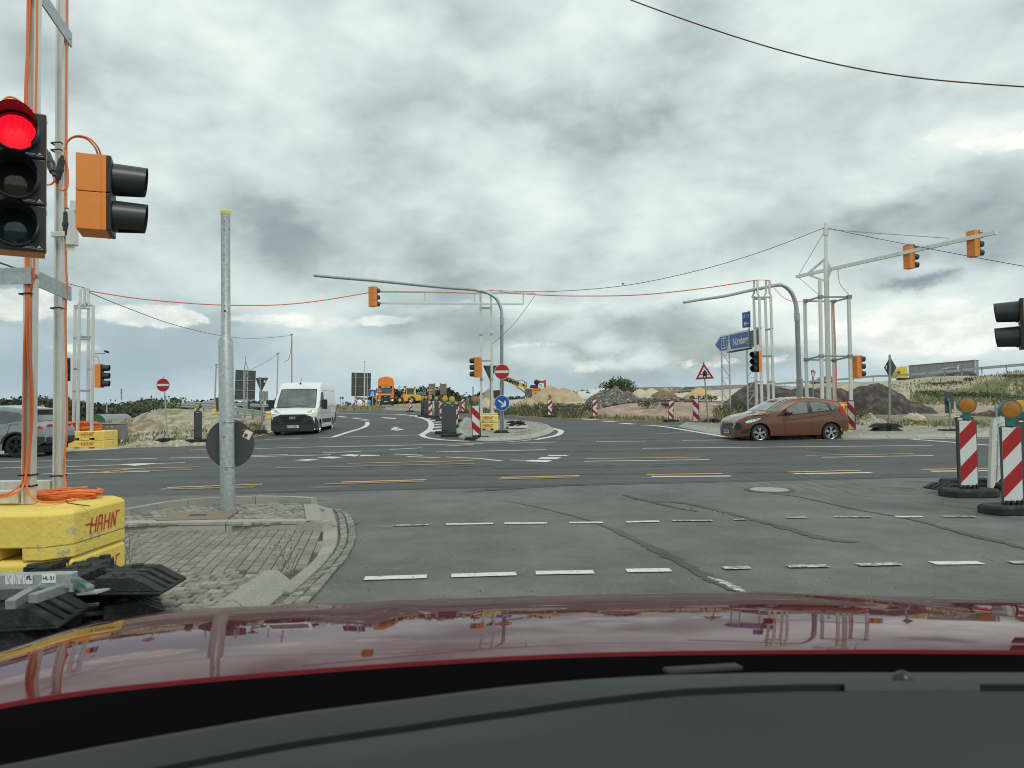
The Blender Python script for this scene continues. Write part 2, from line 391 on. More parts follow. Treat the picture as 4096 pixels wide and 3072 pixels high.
X['galvd'] = mat('galvanised_dull', (.30, .32, .315), .55, .5, var=.18, vscale=9)
X['orange'] = mat('orange_plastic', (.78, .26, .045), .5, var=.05)
X['black'] = mat('black_plastic', (.018, .020, .022), .42)
X['visor'] = mat('visor_plastic', (.030, .034, .037), .38)
X['rubber'] = mat('recycled_rubber', (.020, .022, .022), .78, var=.3, vscale=9, bump=.5, bscale=70, col2=(.075, .075, .07), lo=.55, hi=.8)
X['yellow'] = mat('yellow_concrete', (.80, .60, .13), .7, var=.07, vscale=5, bump=.35, bscale=30, col2=(.42, .38, .26), lo=.60, hi=.64)
X['yellowpale'] = mat('yellow_faded', (.82, .66, .20), .75, var=.1, vscale=4, bump=.3, bscale=30, col2=(.35, .31, .2), lo=.64, hi=.70)
X['redpaint'] = mat('red_stencil', (.52, .035, .03), .7, col2=(.75, .5, .08), vscale=25, lo=.62, hi=.75)
X['cable'] = mat('orange_cable', (.80, .20, .055), .5)
X['wire'] = mat('steel_wire', (.25, .27, .28), .5, .5)
X['tie'] = mat('cable_tie', (.01, .01, .012), .4)
X['signgrey'] = mat('sign_back', (.060, .068, .070), .55, var=.08, vscale=3)
X['signgrey2'] = mat('sign_back_pale', (.26, .28, .28), .5)
X['red'] = mat('sign_red', (.38, .014, .018), .4, var=.06)
X['white_s'] = mat('sign_white', (.66, .69, .67), .4, var=.04)
X['blue'] = mat('sign_blue', (.012, .085, .37), .4, var=.05)
X['teal'] = mat('teal_plastic', (.020, .16, .145), .45, var=.15)
X['amber'] = mat('amber_lens', (.40, .165, .018), .25, var=.2, vscale=12)
X['amberback'] = mat('amber_bright', (.66, .36, .03), .3)
X['paper'] = mat('sticker', (.72, .73, .71), .6)
X['yellow_plain'] = mat('yellow_plain', (.78, .62, .06), .5)
X['tyre'] = mat('tyre', (.016, .017, .018), .75)
X['rim'] = mat('alloy', (.55, .57, .58), .25, .8)
X['rimdark'] = mat('dark_alloy', (.03, .033, .036), .3, .6)
X['glass'] = mat('car_glass', (.070, .082, .080), .06, coat=1.0, var=.4, vscale=3)
X['glass2'] = mat('windscreen_glass', (.17, .20, .19), .08, coat=.6, var=.35, vscale=2.0)
X['sideglass'] = mat('side_glass', (.15, .17, .165), .08, coat=1.0, var=.35, vscale=3)
X['chrome'] = mat('chrome', (.7, .72, .73), .15, 1.0)
X['headlamp'] = mat('headlamp', (.62, .65, .66), .15, .5, var=.5, vscale=18)
X['taillamp'] = mat('taillamp', (.55, .02, .02), .2)
X['lit'] = mat('lit_lamp', (1, .85, .55), .3, emit=(1, .82, .55), estr=.9)
X['trim'] = mat('dark_trim', (.030, .032, .034), .6, var=.15)
X['plate'] = mat('number_plate', (.70, .71, .69), .4)
X['ink'] = mat('ink', (.015, .015, .017), .6)
rnd = random.Random(7)
# ================================================================ terrain
FARB = [(-3000, 1905), (-900, 1860), (0, 1817), (450, 1797), (640, 1774), (1000, 1752), (1060, 1738), (1150, 1700), (1250, 1665), (1337, 1643), (1530, 1640), (1830, 1648), (1882, 1652), (2100, 1667), (2353, 1676), (2779, 1690), (3587, 1707), (4096, 1713), (4600, 1722), (7000, 1760)]
def lerp_tab(tab, x):
    if x <= tab[0][0]: return tab[0][1]
    for (a, b), (c, d) in zip(tab, tab[1:]):
        if x <= c: return b + (d - b) * (x - a) / (c - a)
    return tab[-1][1]
_df = {}
def Df(px):
    k = round(px / 5)
    if k not in _df: _df[k] = G(px, lerp_tab(FARB, px)).y
    return _df[k]
TAB = {-3000: [(45, 1700), (80, 1760), (200, 1790), (1500, 1720)], -1500: [(40, 1680), (60, 1700), (100, 1740), (200, 1760), (1500, 1700)],
 0: [(30, 1768), (36, 1760), (45, 1775), (60, 1800), (80, 1790), (120, 1760), (200, 1740), (1500, 1660)],
 450: [(35, 1740), (45, 1712), (55, 1690), (66, 1700), (80, 1720), (120, 1720), (250, 1700), (1500, 1650)],
 650: [(32, 1730), (40, 1690), (48, 1644), (54, 1636), (62, 1634), (72, 1636), (90, 1690), (200, 1690), (1500, 1645)],
 850: [(33, 1725), (45, 1658), (50, 1647), (60, 1640), (70, 1637), (90, 1650), (200, 1670), (1500, 1640)],
 1050: [(40, 1700), (50, 1665), (60, 1650), (72, 1642), (90, 1650), (200, 1650), (1500, 1635)],
 1337: [(80, 1634), (110, 1625), (130, 1626), (300, 1628), (1500, 1625)],
 1500: [(75, 1637), (90, 1630), (120, 1622), (200, 1620), (1500, 1622)],
 1800: [(72, 1640), (90, 1624), (120, 1610), (200, 1606), (400, 1610), (1500, 1616)],
 1950: [(62, 1645), (70, 1626), (90, 1610), (150, 1603), (1500, 1612)],
 2200: [(50, 1655), (53, 1632), (58, 1612), (70, 1600), (90, 1595), (150, 1590), (400, 1585), (1500, 1600)],
 2600: [(41.5, 1672), (44, 1640), (48, 1608), (60, 1599), (75, 1591), (95, 1582), (140, 1578), (300, 1560), (500, 1548), (1500, 1580)],
 3000: [(37, 1683), (42, 1655), (50, 1612), (60, 1597), (80, 1577), (100, 1562), (117, 1554), (127, 1553), (200, 1547), (420, 1538), (1500, 1570)],
 3400: [(35, 1692), (42, 1665), (55, 1617), (70, 1577), (90, 1542), (105, 1527), (120, 1533), (170, 1550), (600, 1560), (1500, 1580)],
 3800: [(33, 1697), (40, 1668), (50, 1634), (65, 1588), (85, 1508), (90, 1504), (105, 1512), (160, 1545), (600, 1560), (1500, 1575)],
 4096: [(33, 1702), (40, 1670), (50, 1632), (60, 1602), (72, 1492), (78, 1485), (90, 1497), (160, 1538), (600, 1560), (1500, 1575)],
 5600: [(33, 1700), (45, 1600), (60, 1450), (68, 1445), (80, 1460), (160, 1520), (1500, 1560)], 9000: [(33, 1700), (45, 1600), (60, 1450), (80, 1450), (1500, 1560)]}
TK = sorted(TAB)
def _zc(k, D):
    t = [(max(d_, 0), H + (hor(k) - p) * d_ / F) for d_, p in TAB[k]]
    d0 = Df(k); t = [(d0, zg((k - 2048) * d0 / F, d0))] + [q for q in t if q[0] > d0 + .5]
    return lerp_tab(t, D)
def zt(px, D):
    """terrain height beside and beyond the roads"""
    i = max(j for j in range(len(TK)) if TK[j] <= max(px, TK[0])); i = min(i, len(TK) - 2); a, b = TK[i], TK[i + 1]
    t = clamp((px - a) / (b - a), 0, 1); t = t * t * (3 - 2 * t)
    d0 = Df(px); x = (px - 2048) * D / F
    if D <= d0: return zg(x, D)
    z = _zc(a, D) * (1 - t) + _zc(b, D) * t
    e = min(1, (D - d0) / 4.0)
    z = zg((px - 2048) * d0 / F, d0) * (1 - e) + z * e
    amp = e * min(.03 + D * .0011, .14) * (1 if D < 300 else 0)
    z += amp * (mnoise.fractal(Vector((x * .22, D * .22, 3)), 1, 2, 5)) + e * .06 * mnoise.fractal(Vector((x * .9, D * .9, 9)), 1, 2, 4) * (D < 140)
    return z
def ztx(x, y): return zt(pxof(x, y), y)
def tcol(px, D):
    nz = mnoise.fractal(Vector((px * .012, math.log(D) * 9, 1)), 1, 2, 5); nz2 = mnoise.noise(Vector((px * .03, math.log(D) * 22, 5)))
    d0 = Df(px)
    if px < 1250:
        c = (.36, .315, .235) if nz > -.15 else (.30, .245, .17)
        if nz2 > .25: c = (.43, .39, .31)
        if D > 75 or px < -200: c = (.075, .10, .04)
        if D < 60 and nz > .22 and px > 480: c = (.17, .18, .085)
    elif px < 1960:
        c = (.27, .245, .19) if px < 1840 and 1520 < px and D < 120 else (.22, .205, .11)
        if D > 150: c = (.08, .10, .05)
    elif px < 3000:
        c = (.33, .235, .175)
        if nz2 > .2: c = (.37, .28, .22)
        if 50 < D < 57: c = (.13, .12, .11)
        elif 57 <= D < 130: c = (.47, .43, .35)
        if px < 2250 and D < 52: c = (.22, .21, .11)
        if D > 130: c = (.185, .125, .085)
    else:
        c = (.36, .315, .22)
        if D < 42: c = (.20, .185, .12)
        elif D < 56: c = (.33, .245, .185) if nz > -.1 else (.26, .23, .18)
        elif 58 < D < 72 and px > 3650 and nz > -.25: c = (.12, .145, .055)
        if D > 125: c = (.185, .125, .085) if px < 3300 else (.14, .15, .08)
    if d0 < D < d0 + 1.6: c = (.37, .31, .19) if px > 1900 else (.40, .37, .30)
    return tuple(clamp(q * (1 + .25 * nz), 0, 1) for q in c)
cols = [-3000, -2400, -1900, -1500, -1200, -900, -600, -400] + list(range(-300, 4400, 14)) + [4450, 4600, 4800, 5100, 5600, 6500, 8000]
fr = [i / 95 for i in range(96)]
rows = []; colr = []
for px in cols:
    d0 = Df(px); pts = [d0 * k for k in (.08, .4, .7, .9)] + [d0 - .8, d0 - .02] + [d0 * math.exp(math.log(1600 / d0) * (t ** 1.6)) for t in fr]
    row = []
    for q in pts:
        x = (px - 2048) * q / F
        row.append((x, q, (zt(px, q) if q > d0 - .1 else zg(x, q)) - (.6 if q < d0 - .5 else .015)))
    rows.append(row); colr.append([tcol(px, max(q, d0 + .01)) for q in pts])
mb = MB(); mb.grid(rows)
m_ter = mat('earth', (.3, .25, .2), .95, vcol=True, var=.38, vscale=1.6, bump=1.0, bscale=5.0)
ter = struct('ground', mb, m_ter, smooth=180)
ca = ter.data.color_attributes.new('col', 'FLOAT_COLOR', 'POINT')
flat = [c for cc in colr for c in cc]
ca.data.foreach_set('color', [q for c in flat for q in (*c, 1)])
# sides and back of the ground sheet
mb = MB(); mb.face([(-900, -900, -.35), (900, -900, -.35), (900, 40, -.35), (-900, 40, -.35)])
struct('ground_behind', mb, mat('field', (.16, .15, .09), .95, var=.3, vscale=.3))
# ================================================================ roads
mb = MB(); nearline = lambda x: 12.3 + .083 * x
mb.add([(-45, -40, -.004), (45, -40, -.004), (45, nearline(45), -.004), (-45, nearline(-45), -.004)], [(0, 1, 2, 3)])
struct('side_road', mb, X['old'])
rows = []
for px in [-3000, -2000, -1200, -700, -400] + list(range(-200, 4400, 25)) + [4500, 4800, 5400, 6500]:
    a = (px - 2048) / F; n0 = 12.3 / (1 - .083 * a); d1 = Df(px)
    rows.append([(a * q, q, zg(a * q, q)) for q in [n0 + (d1 - n0) * (t / 40) ** 1.5 for t in range(41)]])
mb = MB(); mb.grid(rows); struct('main_road', mb, X['new'], smooth=180)
ZL = [0.005]
def strip(mb, pix, w, dz=None, smooth_k=0, w2=None):
    """painted line through photo points laid on the road"""
    if dz is None: ZL[0] += .00004; dz = ZL[0]
    if smooth_k: pix = smoothline(pix, smooth_k)
    pts = [G(*p) for p in pix]
    fine = []
    for a, b in zip(pts, pts[1:]):
        k = max(1, int((b - a).length / 1.5)); fine += [a.lerp(b, i / k) for i in range(k)]
    fine.append(pts[-1]); rows = []
    n = len(fine)
    for i, p in enumerate(fine):
        d = fine[min(i + 1, n - 1)] - fine[max(i - 1, 0)]; d.z = 0; d.normalize(); s = Vector((-d.y, d.x, 0))
        ww = w if w2 is None else (w2[0] + (w2[1] - w2[0]) * i / (n - 1))
        r = []
        for q in (p + s * ww / 2, p - s * ww / 2): r.append((q.x, q.y, zg(q.x, q.y) + dz))
        rows.append(r)
    mb.grid(rows)
def poly(mb, pix, dz=None):
    if dz is None: ZL[0] += .00004; dz = ZL[0]
    mb.face([G(px, py, dz) for px, py in pix])
w1 = MB()
for q in [(1458, 2315, 1707, 2307), (1805, 2304, 2065, 2296), (2143, 2293, 2375, 2289), (2505, 2284, 2683, 2281), (3728, 2254, 3925, 2252)]: strip(w1, [q[:2], q[2:]], .125)
for q in [(1785, 2098, 1972, 2095), (2018, 2094, 2188, 2093), (2278, 2092, 2413, 2091), (2505, 2089, 2637, 2086), (3580, 2068, 3690, 2068)]: strip(w1, [q[:2], q[2:]], .10)
for q in [(2605, 1907, 2924, 1905), (3176, 1896, 3486, 1891), (3722, 1886, 3985, 1883)]: strip(w1, [q[:2], q[2:]], .17)
for q in [(2335, 1846, 2838, 1839), (3286, 1830, 3733, 1823), (165, 1897, 600, 1886), (0, 1873, 280, 1867), (280, 1867, 741, 1851), (-200, 1853, 0, 1848), (0, 1848, 631, 1834), (677, 1833, 836, 1830),
          (758, 1801, 825, 1799), (1058, 1758, 1208, 1754), (1279, 1751.5, 1686, 1740), (1018, 1795, 1500, 1784), (1500, 1784, 1935, 1774), (1007, 1823, 1152, 1819), (1004, 1828, 1324, 1819.5), (1291, 1812, 1443, 1806),
          (1557, 1799, 1689, 1791.5), (1787, 1785, 1892, 1778), (1745, 1808.6, 2184, 1799.6), (1577, 1816.6, 1691, 1822), (1628, 1827, 1760, 1832), (1783, 1828.5, 1922, 1835), (1922, 1835, 2007, 1845), (2040, 1841, 2200, 1844),
          (2035, 1773.6, 2223, 1769), (2386, 1767, 2583, 1765), (2568, 1794, 2900, 1791), (2900, 1791, 3730, 1782), (2726, 1762, 2900, 1760.6), (2900, 1760.6, 3500, 1757)]:
    strip(w1, [q[:2], q[2:]], .13)
strip(w1, [(3380, 1757.5), (3961, 1753)], .16)
strip(w1, [(3643, 1757), (3800, 1769), (3961, 1782)], .22)
for p in ([(2100, 1845), (2187, 1849), (2212, 1840), (2122, 1839)], [(2148, 1836), (2227, 1836), (2247, 1829), (2167, 1828)], [(2183, 1825), (2262, 1824), (2278, 1820.5), (2200, 1820)],
          [(1175, 1841), (1230, 1843), (1277, 1838), (1235, 1836)], [(1264, 1831), (1330, 1834), (1373, 1829), (1320, 1826)], [(1356, 1821), (1420, 1826), (1441, 1819), (1400, 1817)], [(1441, 1819), (1441, 1825), (1520, 1822), (1520, 1820)],
          [(480, 1857), (540, 1863), (640, 1853), (560, 1853)],
          [(1575, 1707), (1596, 1707), (1588, 1718), (1562, 1719)], [(1562, 1719), (1590, 1719), (1592, 1722), (1585, 1722)], [(1585, 1723), (1617, 1717.5), (1596, 1713.5)], [(1521, 1668), (1545, 1670), (1586, 1672), (1584, 1675), (1540, 1673)]):
    poly(w1, p)
for q in [(2407, 1684, 2462, 1687.5), (2483, 1693, 2536, 1697), (2335, 1677.5, 2386, 1680), (1412, 1672, 1438, 1675), (1356, 1666, 1385, 1669.5), (1453, 1679, 1466, 1682)]: strip(w1, [q[:2], q[2:]], .45)
strip(w1, [(1338, 1651), (1400, 1654), (1617, 1659.7), (1686, 1672), (1718, 1685.7), (1725.5, 1704), (1715, 1722), (1686, 1740)], .28, smooth_k=6)
strip(w1, [(1686, 1740), (1707, 1751), (1762, 1759), (1816, 1763), (1880, 1766)], .22, smooth_k=4)
strip(w1, [(1329, 1750), (1387, 1731), (1452, 1711), (1470, 1696.6), (1467, 1688)], .24, smooth_k=5)
strip(w1, [(2563, 1701), (2642, 1705.6), (2769, 1725.5), (2900, 1748)], .26, smooth_k=6)
strip(w1, [(2563, 1701), (2715, 1704)], .12)
strip(w1, [(2190, 1709), (2237, 1721), (2243, 1731), (2219, 1744), (2143, 1759)], .24, smooth_k=6)
strip(w1, [(1890, 1770), (1990, 1770), (2090, 1764), (2123, 1759)], .10, smooth_k=4)
for q in [(1646, 1665.5, 1682, 1661), (1682, 1671, 1697, 1667), (1710, 1677, 1735, 1674), (1725, 1683, 1756, 1679), (1731, 1690, 1771, 1687), (1732, 1700, 1772, 1697), (1727, 1712, 1772, 1707), (1715, 1727, 1772, 1719), (1595, 1661, 1617, 1658), (1830, 1671, 1856, 1671), (1838, 1680, 1850, 1680)]:
    strip(w1, [q[:2], q[2:]], .5)
struct('road_markings', w1, X['white'])
w2 = MB()
for q in [(2893, 2275, 3000, 2272), (3150, 2268, 3312, 2266), (3432, 2262, 3600, 2258), (4040, 2252, 4140, 2252)]: strip(w2, [q[:2], q[2:]], .10)
for q in [(1570, 2104, 1715, 2101), (2690, 2084, 2850, 2084), (2935, 2080, 2985, 2079), (3145, 2072, 3232, 2071), (3340, 2070, 3485, 2069), (3770, 2067, 3900, 2068)]: strip(w2, [q[:2], q[2:]], .075)

struct('road_markings_worn', w2, X['worn'])
w3 = MB()
for q in [(640, 1958, 1020, 1949), (1300, 1937, 1700, 1926), (1990, 1918, 2320, 1909), (267, 1966, 340, 1964), (1391, 1867, 1900, 1855), (500, 1886, 764, 1880), (1400, 1868, 1100, 1872)]: strip(w3, [q[:2], q[2:]], .2)
struct('road_markings_faded', w3, X['faded'])
w4 = MB()
for q in [(670, 1952, 1050, 1938), (1366, 1930, 1705, 1920.5), (2003, 1912, 2317, 1904), (2585, 1899.5, 2892, 1896), (3151, 1890, 3441, 1883), (3684, 1879.5, 3953, 1875), (1391, 1855, 1892, 1844), (2339, 1836, 2803, 1830),
          (3227, 1823, 3656, 1816), (260, 1882, 796, 1869), (380, 1893, 551, 1874), (250, 1961, 353, 1959)]: strip(w4, [q[:2], q[2:]], .13)
strip(w4, [(640, 1774.5), (1000, 1752.5), (1055, 1739)], .12)
for a, b in (((1900, 1655), (2100, 1668)), ((2100, 1668), (2353, 1677)), ((2353, 1677), (2779, 1691)), ((2779, 1691), (3587, 1708)), ((3587, 1708), (4096, 1714))): strip(w4, [a, b], .14)
struct('road_markings_orange', w4, X['orange_line'])
# tar seams and repairs
def ragged(mb, pw, dz):
    pts = smoothline([(a, b, c) for a, b, c in pw], 9); L_, R_ = [], []
    n = len(pts); W_ = [G(a, b) for a, b, _ in pts]
    for i, (a, b, w) in enumerate(pts):
        d = W_[min(i + 1, n - 1)] - W_[max(i - 1, 0)]; d.z = 0; d.normalize(); s = Vector((-d.y, d.x, 0))
        for lst, sg in ((L_, 1), (R_, -1)):
            q = W_[i] + s * sg * (w * .30) * (1 + .5 * rnd.uniform(-1, 1)); lst.append((q.x, q.y, zg(q.x, q.y) + dz))
    mb.grid([[a, b] for a, b in zip(L_, R_)])
mb = MB()
ragged(mb, [(2012, 2002, .03), (2148, 2028, .05), (2317, 2070, .07), (2412, 2101, .10), (2507, 2141, .16), (2622, 2196, .2), (2800, 2290, .2), (2880, 2335, .17), (2990, 2378, .12)], .0012)
ragged(mb, [(2493, 1979, .1), (2588, 2002, .22), (2700, 2008, .2), (2814, 2027, .18), (3015, 2078, .16), (3180, 2122, .22), (3331, 2160, .22), (3445, 2167, .02)], .0014)
ragged(mb, [(2588, 2004, .1), (2700, 2030, .08), (2790, 2046, .04)], .0016)
ragged(mb, [(3047, 1967, .03), (3205, 1989, .06), (3394, 2030, .1), (3647, 2078, .13), (3836, 2128, .15), (4096, 2191, .17), (4400, 2270, .17)], .0018)
ragged(mb, [(1842, 1969, .04), (1978, 1958, .32), (2181, 1945, .22), (2358, 1936, .06)], .002)
ragged(mb, [(1050, 2003, .03), (1200, 2000, .07), (1300, 2003, .03)], .002)
ragged(mb, [(500, 1987, .05), (900, 1973, .05), (1368, 1962, .06), (2385, 1935, .05), (2800, 1926, .05), (3331, 1915, .05), (3804, 1908, .05)], .0022)
struct('road_patches', mb, X['patch'])
mb = MB(); ragged(mb, [(2830, 2308, .03), (2890, 2327, .12), (2955, 2358, .12), (2985, 2370, .03)], .0026); struct('road_filler', mb, X['worn'])
# soft dust and tyre stains (surface dirt with its own outline)
def dust_mat(name, col, str_):
    m = bpy.data.materials.new(name); m.use_nodes = True; t = m.node_tree; b = t.nodes['Principled BSDF']; L = t.links
    b.inputs['Base Color'].default_value = (*col, 1); b.inputs['Roughness'].default_value = .9
    a = t.nodes.new('ShaderNodeAttribute'); a.attribute_name = 'a'; tcn = t.nodes.new('ShaderNodeTexCoord')
    n = t.nodes.new('ShaderNodeTexNoise'); n.inputs['Scale'].default_value = 2.2; n.inputs['Detail'].default_value = 8; L.new(tcn.outputs['Object'], n.inputs['Vector'])
    mr = t.nodes.new('ShaderNodeMapRange'); mr.inputs[1].default_value = .35; mr.inputs[2].default_value = .65; mr.inputs[4].default_value = str_; L.new(n.outputs['Fac'], mr.inputs[0])
    mu = t.nodes.new('ShaderNodeMath'); mu.operation = 'MULTIPLY'; L.new(a.outputs['Fac'], mu.inputs[0]); L.new(mr.outputs[0], mu.inputs[1])
    L.new(mu.outputs[0], b.inputs['Alpha']); return m
def soft(name, strips, m):
    mb = MB(); al = []
    for path, w, dz in strips:
        pts = smoothline(path, 8); Wp = [G(*p) for p in pts]; n = len(pts); rows = []
        for i, p in enumerate(Wp):
            d = Wp[min(i + 1, n - 1)] - Wp[max(i - 1, 0)]; d.z = 0; d.normalize(); s = Vector((-d.y, d.x, 0)); r = []
            for t in (-1, -.5, 0, .5, 1):
                q = p + s * t * w / 2; r.append((q.x, q.y, zg(q.x, q.y) + dz)); al.append((1 - abs(t)) * math.sin(math.pi * (i + .0) / (n - 1)) ** .6)
            rows.append(r)
        mb.grid(rows)
    o = struct(name, mb, m); a = o.data.attributes.new('a', 'FLOAT', 'POINT'); a.data.foreach_set('value', al)
soft('dust_stains', [([(3330, 1950), (3600, 1935), (3850, 1925), (4096, 1915)], 1.6, .003), ([(3500, 1990), (3750, 1960), (3950, 1945)], 1.5, .0034), ([(3000, 1735), (2750, 1730), (2560, 1740)], 1.2, .0034), ([(1230, 1950), (1400, 1945)], .5, .004),
     ([(2520, 1760), (2300, 1763)], .5, .0035), ([(400, 1990), (1000, 1975)], .35, .0035), ([(1500, 2110), (1650, 2105)], .35, .0035), ([(2430, 1905), (2700, 1912), (2600, 1903)], .4, .004)], dust_mat('dust', (.30, .285, .235), .75))
tyre = []
for k in range(9):
    x0 = 2480 + k * 60; tyre.append(([(x0 - 20 * k, 1800), (x0 + 330, 1900), (x0 + 620, 1990)], .16, .0042 + k * .0002))
soft('tyre_scrub_pale', tyre, dust_mat('scrub', (.20, .20, .19), .5))
dk = []
for k, (y0, y1) in enumerate(((1905, 1898), (1870, 1862), (1815, 1806), (1770, 1759), (1880, 1868), (1790, 1786))):
    dk.append(([(900, y0), (2000, (y0 + y1) / 2), (3400, y1 - 12)], .35, .0062 + k * .0002))
for k, p in enumerate(([(1100, 1745), (1500, 1722), (1640, 1700)], [(2560, 1765), (3100, 1790), (3600, 1830)], [(2300, 1750), (2700, 1725), (2500, 1700)])): dk.append((p, .4, .0076 + k * .0002))
soft('tyre_marks', dk, dust_mat('tyre_rubber', (.035, .035, .035), .6))
# manhole cover
c = G(3077, 1959, .003); T = Thing('manhole_cover', 'round pale manhole cover set flush in the side road', 'manhole cover', c)
mb = MB(); mb.cyl((0, 0, -.02), (0, 0, .002), .38, n=32); T.part('ring', mb, X['patch'])
mb = MB(); mb.cyl((0, 0, -.01), (0, 0, .008), .30, n=32); T.part('lid', mb, mat('manhole_lid', (.34, .33, .28), .8, var=.2, vscale=15))
# scattered leaves and grit
mb = MB()
spots = [(2060, 2310), (2395, 2335), (2415, 2375), (2490, 2345), (2500, 2330), (2055, 2202), (2030, 2040), (2260, 2058), (2450, 2100), (3670, 2092), (3600, 2060), (2030, 1974), (2900, 1934), (2614, 1983), (2610, 2020), (2635, 2032), (3000, 2088), (3010, 2082), (3045, 2095), (3065, 1965), (1900, 1985), (1620, 1980), (1350, 2040), (1280, 2040), (2820, 2035), (2860, 2047), (2905, 2055)]
for i in range(50): spots.append((rnd.uniform(1850, 2350), 1965 - (rnd.random()) * 28 - 0))
for i in range(60): t = rnd.random(); spots.append((2600 + 420 * t + rnd.uniform(-15, 15), 2004 + 80 * t + rnd.uniform(-6, 6)))
for px, py in spots:
    c = G(px, py, .012); a = rnd.uniform(0, 6.3); s = rnd.uniform(.008, .024); b = s * rnd.uniform(.35, .7)
    q = [(c.x + math.cos(a + t) * (s if k % 2 == 0 else b), c.y + math.sin(a + t) * (s if k % 2 == 0 else b), c.z + rnd.uniform(-.004, .01)) for k, t in enumerate((0, 1.57, 3.14, 4.71))]
    mb.face(q)
o = mesh_obj('fallen_leaves', mb, mat('dry_leaf', (.30, .15, .045), .8, var=.5, vscale=3)); tag(o, 'dry orange leaves scattered on the side road', 'leaves', kind='stuff')
mb = MB()
for i in range(420):
    px, py = rnd.uniform(1150, 4096), 1975 + 440 * rnd.random() ** .7
    if px < 1430 and py < 2330: continue
    c = G(px, py, .002); s = rnd.uniform(.0015, .005); mb.ball((c.x, c.y, c.z), s, 4, 2, mi=rnd.randint(0, 1))
o = mesh_obj('grit', mb, [mat('grit_pale', (.4, .4, .36), .9), mat('grit_dark', (.03, .03, .028), .9)]); tag(o, 'loose grit and crumbs on the asphalt', 'grit', kind='stuff')
# ================================================================ traffic islands and paving
def inside(p, pg):
    r = False; n = len(pg)
    for i in range(n):
        a, b = pg[i - 1], pg[i]
        if (a[1] > p[1]) != (b[1] > p[1]) and p[0] < (b[0] - a[0]) * (p[1] - a[1]) / (b[1] - a[1]) + a[0]: r = not r
    return r
def stone(mb, cs, z, h=.03, ins=.16, jit=.006):
    cx = sum(c[0] for c in cs) / 4; cy = sum(c[1] for c in cs) / 4; zz = z + rnd.uniform(-jit, jit)
    def ring(k, q): return [(cx + (c[0] - cx) * k, cy + (c[1] - cy) * k, q) for c in cs]
    vs = ring(1, zz - h) + ring(.99, zz - .012) + ring(1 - ins * .55, zz - .003) + ring(1 - ins * 1.5, zz + rnd.uniform(0, .003))
    fs = [(i + 4 * k, (i + 1) % 4 + 4 * k, (i + 1) % 4 + 4 * k + 4, i + 4 * k + 4) for k in range(3) for i in range(4)] + [(12, 13, 14, 15)]
    mb.add(vs, fs)
def pave(mb, pg, z, sx, sy, ang, gap, jit, ins, wob=0.0, offs=True, gu=None):
    ca_, sa_ = math.cos(ang), math.sin(ang)
    X0 = [p[0] * ca_ + p[1] * sa_ for p in pg]; Y0 = [-p[0] * sa_ + p[1] * ca_ for p in pg]
    for j in range(int(min(Y0) / sy) - 1, int(max(Y0) / sy) + 2):
        for i in range(int(min(X0) / sx) - 1, int(max(X0) / sx) + 2):
            u, v = (i + (.5 * (j % 2) if offs else 0)) * sx, j * sy
            cx, cy = u + sx / 2, v + sy / 2
            if not inside((cx * ca_ - cy * sa_, cx * sa_ + cy * ca_), pg): continue
            cs = []
            for a, b in ((0, 0), (1, 0), (1, 1), (0, 1)):
                uu = u + a * sx + ((gu or gap) if a == 0 else -(gu or gap)) + rnd.uniform(-wob, wob); vv = v + b * sy + (gap if b == 0 else -gap) + rnd.uniform(-wob, wob)
                cs.append((uu * ca_ - vv * sa_, uu * sa_ + vv * ca_))
            stone(mb, cs, z, jit=jit, ins=ins)
def between(mb, A, B, z, n, m, gap=.06, jit=.004, wob=.004, zf=None):
    A = smoothline(A, 12); B = smoothline(B, 12)
    def at(Lx, t):
        k = t * (len(Lx) - 1); i = min(int(k), len(Lx) - 2); f = k - i
        return (Lx[i][0] * (1 - f) + Lx[i + 1][0] * f, Lx[i][1] * (1 - f) + Lx[i + 1][1] * f)
    for i in range(n):
        for j in range(m):
            cs = []
            for a, b in ((gap, gap), (1 - gap, gap), (1 - gap, 1 - gap), (gap, 1 - gap)):
                t = (i + a + .0 * j) / n; p, q = at(A, t), at(B, t); k = (j + b) / m
                cs.append((p[0] * (1 - k) + q[0] * k + rnd.uniform(-wob, wob), p[1] * (1 - k) + q[1] * k + rnd.uniform(-wob, wob)))
            stone(mb, cs, z, jit=jit, ins=.14)
g2 = lambda L_, z: [tuple(G(a, b, z))[:2] for a, b in L_]
def kerb(name, path, z, splay, w, seg=1.0, m='kerb', side=1, closed=False, z0=0.0):
    """kerb stones laid end to end along a ground path; side=+1 puts the island to the left of the path"""
    P_ = [Vector((p[0], p[1], 0)) for p in path]
    if closed: P_.append(P_[0])
    Ls = [0]
    for a, b in zip(P_, P_[1:]): Ls.append(Ls[-1] + (b - a).length)
    def at(s):
        for i in range(len(P_) - 1):
            if s <= Ls[i + 1] or i == len(P_) - 2:
                f = (s - Ls[i]) / max(1e-6, Ls[i + 1] - Ls[i]); return P_[i].lerp(P_[i + 1], f)
    n = max(1, round(Ls[-1] / seg)); mb = MB()
    for k in range(n):
        s0, s1 = Ls[-1] * k / n + .006, Ls[-1] * (k + 1) / n - .006; rows = []
        for j in range(4):
            s = s0 + (s1 - s0) * j / 3; p = at(s); d = at(min(s + .25, Ls[-1])) - at(max(s - .25, 0)); d.normalize(); q = Vector((-d.y, d.x, 0)) * side
            zb = zg(p.x, p.y) + z0
            rows.append([tuple(p + q * o_) [:2] + (zb + h_,) for o_, h_ in ((0, -.05), (0, .012), (splay, z - .008), (splay + .012, z), (splay + w, z), (splay + w, -.05))])
        mb.grid(rows); mb.face(rows[0]); mb.face(rows[-1])
    return struct(name, mb, X[m])
